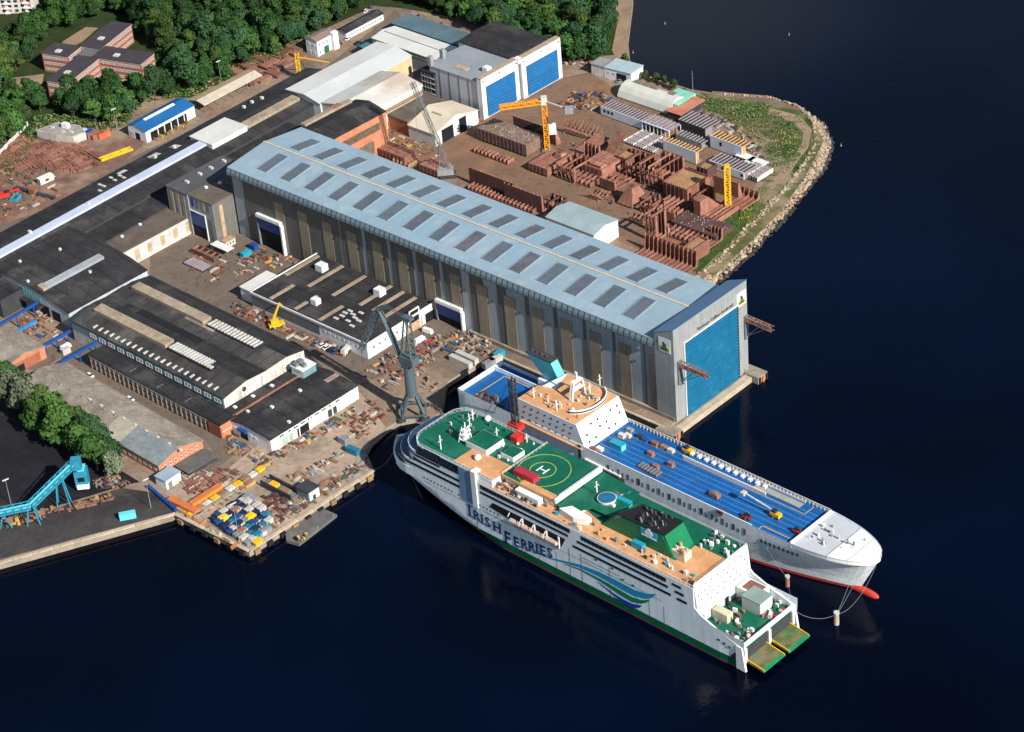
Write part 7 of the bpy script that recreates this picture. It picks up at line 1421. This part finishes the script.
SM = ['crate', 'plate_stack', 'pipe_bundle', 'trestle', 'skip']; MX = ['rust', 'rustl', 'tim', 'wht', 'gry', 'dk']
scatter([(234, 303), (258, 312), (300, 332), (352, 352), (346, 358), (290, 338), (232, 312)], 60, SM, MX+['rustl', 'grn', 'red'], 'along the front of the black-roofed hall', 1, 45)
scatter([(186, 262), (205, 248), (232, 268), (224, 282), (205, 280), (190, 274)], 26, ['plate_stack', 'beam_pile', 'trestle'], ['rustl', 'rust', 'rust', 'wht'], 'in the small yard before the tower block', 2, 45)
scatter([(240, 258), (250, 246), (292, 256), (300, 264), (262, 272), (240, 278), (232, 284)], 34, SM, ['wht', 'rustl', 'red', 'tim', 'grn', 'yel'], 'before the blue hall door', 3)
scatter([(405, 352), (425, 340), (470, 330), (492, 346), (470, 352), (440, 352), (424, 372), (440, 388), (432, 396), (424, 392)], 78, SM+['tank', 'crate'], ['rust', 'rustl', 'wht', 'tim', 'blue', 'red', 'gry', 'yel', 'conc', 'dk'], 'on the apron by the quay crane', 4, 45)
scatter([(446, 356), (476, 336), (494, 350), (484, 358)], 26, ['crate', 'skip', 'trestle'], ['wht', 'tim', 'conc', 'conc'], 'in the pale pile near the freighter stern', 5, 45, gap=1.2)
scatter([(384, 352), (404, 356), (402, 382), (386, 392), (366, 372)], 26, ['crate', 'beam_pile', 'plate_stack', 'tank'], ['rust', 'rustl', 'dk', 'yel', 'wht'], 'in the shadow left of the quay crane', 6, 45)
scatter([(350, 420), (372, 402), (392, 412), (380, 426), (364, 438), (352, 436)], 30, SM+['forklift'], ['red', 'rust', 'wht', 'rustl', 'tim', 'red'], 'by the edge of the slip below the crane', 7, 45)
scatter([(272, 455), (296, 442), (352, 408), (362, 412), (348, 424), (300, 448), (282, 460)], 36, SM, ['yel', 'blue', 'rust', 'wht', 'tim', 'grn', 'rustl'], 'along the sunlit wall of the white workshop', 8, 45)
scatter([(262, 512), (284, 500), (306, 492), (330, 478), (368, 458), (366, 470), (306, 508), (270, 530)], 74, SM+['beam_pile'], ['rust', 'rustl', 'tim', 'wht', 'gry', 'grn'], 'along the quay edge by the barge', 9, 45)
scatter([(176, 510), (192, 500), (240, 480), (258, 482), (228, 498), (196, 518), (240, 545), (236, 548)], 52, ['beam_pile', 'plate_stack', 'pipe_bundle', 'crate'], ['org', 'org', 'rustl', 'tim', 'wht', 'yel'], 'in the rack area by the container lot', 10, 45)
scatter([(184, 486), (206, 470), (238, 470), (232, 482), (206, 492), (190, 494)], 60, ['beam_pile', 'plate_stack', 'trestle'], ['rustl', 'rust', 'rustl', 'wht', 'grn'], 'in the scrap heap near the old shed', 11, 45, gap=1.0)
scatter([(262, 500), (276, 488), (292, 498), (286, 508), (272, 512)], 22, ['beam_pile', 'crate', 'skip'], ['red', 'rust', 'org', 'dk'], 'in the dark heap beside the containers', 12)
scatter([(282, 480), (330, 458), (352, 446), (352, 452), (300, 484)], 22, ['crate', 'plate_stack', 'trestle'], ['wht', 'gry', 'tim', 'rust'], 'across the pale yard behind the barge', 13)
scatter([(226, 436), (240, 444), (278, 460), (270, 468), (240, 456), (226, 448)], 26, SM, ['rust', 'yel', 'blue', 'tim', 'wht'], 'at the shaded end of the white workshop', 14)
scatter([(175, 480), (178, 470), (206, 456), (214, 460), (194, 476), (182, 488)], 16, SM, ['red', 'wht', 'grn', 'rustl'], 'beside the lean-to of the old shed', 15)
scatter([(-6, 160), (20, 142), (76, 146), (100, 158), (84, 172), (40, 168), (0, 172)], 130, ['beam_pile', 'plate_stack', 'beam_pile'], ['rust', 'rustl', 'rustl'], 'in the reddish steel dump', 16, 35, .8, 1.6, 10, gap=2.)
scatter([(0, 176), (30, 172), (60, 176), (56, 196), (20, 214), (0, 224)], 56, SM, ['rust', 'rustl', 'tim', 'wht', 'grn'], 'on the sandy scrap ground at the left', 17)
scatter([(560, 102), (578, 92), (606, 92), (614, 100), (596, 112), (566, 110)], 44, SM+['forklift'], ['red', 'rust', 'gry', 'org', 'blue', 'tim', 'dk'], 'in the machinery park by the arched tent', 18)
scatter([(384, 134), (400, 128), (408, 138), (432, 148), (444, 158), (430, 168), (404, 152), (388, 146)], 44, SM, ['yel', 'rustl', 'tim', 'wht', 'rust'], 'by the cream-roofed shed', 19)
scatter([(700, 112), (742, 128), (756, 140), (762, 158), (740, 148), (712, 128)], 70, SM, ['gry', 'rustl', 'tim', 'wht', 'dk'], 'in the scrap line by the scrub', 20, 45, gap=1.2)
scatter([(606, 106), (640, 112), (676, 126), (668, 130), (640, 122), (606, 112)], 40, SM, ['gry', 'dk', 'rust', 'yel', 'grn'], 'behind the long white deck section', 21, 45)
scatter([(236, 74), (256, 62), (296, 50), (302, 56), (290, 68), (262, 82), (244, 84)], 30, ['plate_stack', 'plate_stack', 'beam_pile'], ['rust', 'rustl'], 'in the steel store below the wood', 22, 45, 1.6, 2.2, 3, gap=5)
scatter([(318, 44), (334, 38), (342, 44), (330, 52)], 14, SM, ['rust', 'dk', 'red'], 'beside the small white house', 23); scatter([(400, 10), (416, 12), (490, 44), (488, 50), (440, 34)], 30, SM, ['wht', 'rust', 'tim', 'gry'], 'along the wood edge behind the teal roof', 24); scatter([(510, 36), (548, 48), (566, 56), (600, 66), (596, 72), (556, 62)], 30, SM, ['red', 'rust', 'wht', 'rustl'], 'behind the painting halls by the wood', 25)
scatter([(560, 140), (640, 160), (700, 195), (690, 240), (660, 235), (600, 200), (560, 180)], 60, ['trestle', 'beam_pile', 'crate'], ['rust', 'rustl', 'dk', 'tim'], 'on the ground among the hull blocks', 26); scatter([(10, 316), (40, 312), (60, 326), (66, 340), (44, 338), (14, 330)], 30, SM, ['rust', 'rustl', 'blue', 'tim', 'red', 'wht'], 'below the pale blue gable', 27)
scatter([(4, 518), (60, 508), (112, 494), (114, 499), (60, 514), (6, 528)], 34, ['crate', 'skip', 'plate_stack'], ['tim', 'rust', 'yel', 'grn', 'rustl'], 'along the coal yard wall by the conveyor', 28, 20); scatter([(92, 482), (112, 476), (130, 484), (118, 488), (100, 488)], 40, ['crate', 'trestle'], ['dk', 'gry', 'tim', 'rustl'], 'at the foot of the trees by the coal yard', 29, gap=1.)
for pr_ in list(PR.values()):           # the patterns themselves are put away
    for ch in [o for o in COL.objects if o.parent == pr_]: bpy.data.objects.remove(ch)
    bpy.data.objects.remove(pr_)
# larger singular pieces
def simple(nm, lb, cat, px, py, yaw, parts, s=1.):
    w = at(px, py, G); t = thing(nm, lb, cat, w.x, w.y, G+.02, radians(yaw)); t.scale = (s,)*3
    for pn, bx, m in parts: MB().box(*bx).build(pn, m, t)
    return t
simple('steel_rack', 'long black rack with yellow goods on the pale quay', 'rack', 281, 491, -45, [('frame', (-9, 9, -2.8, -2.2, 0, 3), STEELD), ('frame', (-9, 9, 2.2, 2.8, 0, 3), STEELD), ('shelf', (-9, 9, -2.2, 2.2, .5, .9), STEEL), ('goods', (-6, -2, -1.6, 1.6, .9, 2), YELLOW), ('goods', (0, 5, -1.6, 1.6, .9, 1.7), TIMBER)])
simple('site_hut', 'small grey hut with a white front near the barge', 'hut', 309, 496, -45, [('body', (-3.4, 3.4, -3, 3, 0, 4.6), STEEL), ('roof', (-3.7, 3.7, -3.3, 3.3, 4.6, 4.9), STEELD), ('front', (3.4, 3.6, -2.6, 2.6, .2, 4.2), WHITE), ('door', (3.6, 3.7, -1, .6, .2, 2.4), STEELD)])
simple('steel_rack', 'bright orange steel stack by the container lot', 'steel stack', 206, 498, 45, [('plate', (-8, 8, -1.4+.1*i, 1.4, .2+i*.7, .75+i*.7), ORANGEP if i % 2 else mat('orange_primer', (.55, .16, .05), .8, .15)) for i in range(3)])
simple('steel_rack', 'orange steel stack at the left corner of the quay', 'steel stack', 184, 508, -43, [('plate', (-8, 8, -1.6, 1.6, .2+i*.7, .75+i*.7), mat('orange_primer', (.55, .16, .05))) for i in range(3)])
simple('timber_stack', 'long yellow-edged stack of frames beside the containers', 'frames', 226, 493, 45, [('frame', (-20+i*4.1, -16.3+i*4.1, -1.2, 1.2, .2, 1.2+.3*(i % 2)), (YELLOW, TIMBER, OFFW)[i % 3]) for i in range(10)])
simple('concrete_beams', 'row of pale concrete beams between the orange stack and the lot', 'beams', 211, 506, 45, [('beam', (-10+i*5.2, -5.2+i*5.2, -1.4, 1.4, .1, 1.1), CONC) for i in range(4)])
t = simple('lifting_beam', 'yellow spreader beam lying in the scrap yard', 'beam', 116, 155, 32, [('side', (-9, 9, -1.7, -1.1, 0, 1.2), YELLOW), ('side', (-9, 9, 1.1, 1.7, 0, 1.2), YELLOW)]+[('rung', (x, x+.6, -1.1, 1.1, .2, .9), YELLOW) for x in (-8.6, -3, 3, 8)])
simple('excavator', 'red excavator at the left edge of the scrap ground', 'excavator', 5, 198, 20, [('track', (-3, 3, -1.6, -.8, 0, .9), STEELD), ('track', (-3, 3, .8, 1.6, 0, .9), STEELD), ('body', (-2.6, 2.2, -1.4, 1.4, .9, 2.6), RED), ('cab', (.4, 2.2, -1.3, 0, 2.6, 3.6), GLASS), ('arm', (2, 6.4, -.4, .4, 2, 2.8), RED)], 1.2)
simple('pool_tank', 'blue open skip frame beside the red excavator', 'skip', 16, 199, 70, [('side', (-2.8, 2.8, -1.8, -1.5, 0, 1.6), TEAL), ('side', (-2.8, 2.8, 1.5, 1.8, 0, 1.6), TEAL), ('end', (-2.8, -2.5, -1.5, 1.5, 0, 1.6), TEAL), ('end', (2.5, 2.8, -1.5, 1.5, 0, 1.6), TEAL), ('load', (-2.5, 2.5, -1.5, 1.5, .2, .7), RUSTD)])
simple('shelter', 'white flat shelter standing before the tower block', 'shelter', 223, 252, -45, [('roof', (-6, 6, -2.2, 2.2, 3, 3.3), WHITE)]+[('post', (x-.15, x+.15, y-.15, y+.15, 0, 3), STEEL) for x in (-5.5, 5.5) for y in (-1.9, 1.9)])
simple('frame_rack', 'rack of pale purple beams lying in the small yard before the tower block', 'rack', 198, 266, -45, [('frame', (-7, 7, -3, 3, .3, .6), STEELD)]+[('beam', (x, x+.8, -3, 3, .6, 1.3), RIBP) for x in (-6.6, -4.9, -3.2, -1.5, .2, 1.9, 3.6, 5.3)])
simple('frame_rack', 'long dark red open frame behind the purple beams', 'frame', 207, 256, -45, [('side', (-8, 8, -2.4, -2.1, 0, 2.6), RUST), ('side', (-8, 8, 2.1, 2.4, 0, 2.6), RUST)]+[('cross_beam', (x, x+.5, -2.1, 2.1, 1.9, 2.5), RUSTL) for x in (-7.8, -4, 0, 4, 7.3)])
simple('site_hut', 'cream hut with a tiled roof beside the foot of the tower block', 'hut', 229, 245, 45, [('body', (-3, 3, -1.6, 1.6, 0, 3), OFFW), ('roof', (-3.2, 3.2, -1.8, 1.8, 3, 3.3), TAN)]+[('window', (x, x+.8, -1.7, -1.58, 1.2, 2.1), DARK) for x in (-2.4, -.6, 1.2)])
simple('site_hut', 'white site hut on the sandy scrap ground', 'hut', 46, 182, 40, [('body', (-4, 4, -1.6, 1.6, .2, 3.2), OFFW), ('roof', (-4.1, 4.1, -1.7, 1.7, 3.2, 3.4), WHITE), ('window', (-1, 1, -1.7, -1.58, 1.3, 2.3), DARK)]); simple('screen_plant', 'dark conveyor belts of a screening plant on the reddish ground', 'conveyor', 34, 194, -35, [('belt', (-12, -2, -1, 1, .8, 1.6), STEELD), ('belt', (2, 14, -1, 1, .6, 1.4), STEELD), ('hopper', (-2, 2, -1.6, 1.6, .4, 3), RUST)])
# big superstructure block in the scrap yard
w = at(38, 138, G); fr = Fr(w.x, w.y, radians(-30)); t = thing('deckhouse_block', 'large off-white steel deckhouse standing in the scrap yard', 'ship section', w.x, w.y, G, fr.yaw)
U_ = fr.loc(68, 150, G)[0]; V_ = fr.loc(55, 128, G)[1]; WW = mat('dirty_white', (.5, .47, .41), .8, .18, .3)
MB().prism([(0, 0), (U_*.55, -1), (U_, 0), (U_+3, V_*.55), (U_*.8, V_), (U_*.2, V_*.9)], .4, 4.6).build('house', WW, t); MB().prism([(U_*.05, V_*.05), (U_*.55, -.8), (U_*.97, .3), (U_+2.6, V_*.55), (U_*.8, V_*.95), (U_*.2, V_*.85)], 4.6, 4.8).build('deck', mat('grey_deckhouse_top', (.3, .28, .25), .9, .2, .3), t); MB().box(U_*.5, U_*.66, V_*.5, V_*.7, 4.8, 7.4).build('wheelhouse', WHITE, t); [MB().box(x, x+2, y, y+1.2, 4.8, 5.6).build('vent', OFFW, t) for x, y in ((U_*.25, 4), (U_*.8, 3), (U_*.6, 2))]
for i in range(7): p = at(-2+i*4.6, 158-i*4.9, G); t = thing('yard_hoarding', 'pale panel of the hoarding by the wood at the left edge', 'fence', p.x, p.y, G, math.atan2((at(40, 116)-at(-10, 164)).y, (at(40, 116)-at(-10, 164)).x), 'hoarding panels'); MB().box(-3, 3, -.1, .1, .3, 2.8).build('panel', OFFW, t); MB().box(-3.1, -2.8, -.2, .2, 0, 3).build('post', STEEL, t)
# masts and lamps
def lamp(px, py, h, lb, nm='lamp_post'):
    w = at(px, py, G); t = thing(nm, lb, 'lamp post' if nm == 'lamp_post' else 'flagpole', w.x, w.y, G, 0.6); MB().beam((0, 0, 0), (0, 0, h), .16, 0, .09, 8).build('pole', GREYW, t)
    if nm == 'lamp_post': MB().box(-1.4, 1.4, -.25, .25, h-.1, h+.25).build('lamp_head', OFFW, t)
    else: MB().beam((0, 0, h*.7), (.9, 0, h*.7), .06).build('yard_arm', GREYW, t)
for a in [(11, 504, 12, 'tall lamp post on the edge of the coal yard'), (151, 508, 14, 'lamp post near the corner of the coal quay'), (240, 545, 20, 'tall lamp post among the storage boxes'), (117, 130, 12, 'lamp post in the trees above the scrap yard'), (221, 80, 11, 'lamp post at the wood edge by the canopy'), (84, 230, 5, 'short lamp on the roof edge side of the long hall')]: lamp(*a)
lamp(693, 95.5, 14, 'tall thin flagpole on the northern shore', 'flagpole')
for (px, py, lb) in [(665, 24, 'tiny white buoy far out on the upper bay'), (633, 53, 'tiny buoy close to the wooded beach'), (789, 35, 'lone pale buoy on the open water'), (841, 146, 'buoy just off the tip of the point')]:
    w = at(px, py, 0); t = thing('buoy', lb, 'buoy', w.x, w.y, 0); MB().beam((0, 0, -.4), (0, 0, .7), .45, 0, .35, 10).build('float', GREYW, t); MB().beam((0, 0, .7), (0, 0, 1.6), .12, n=6).build('stick', STEEL, t)
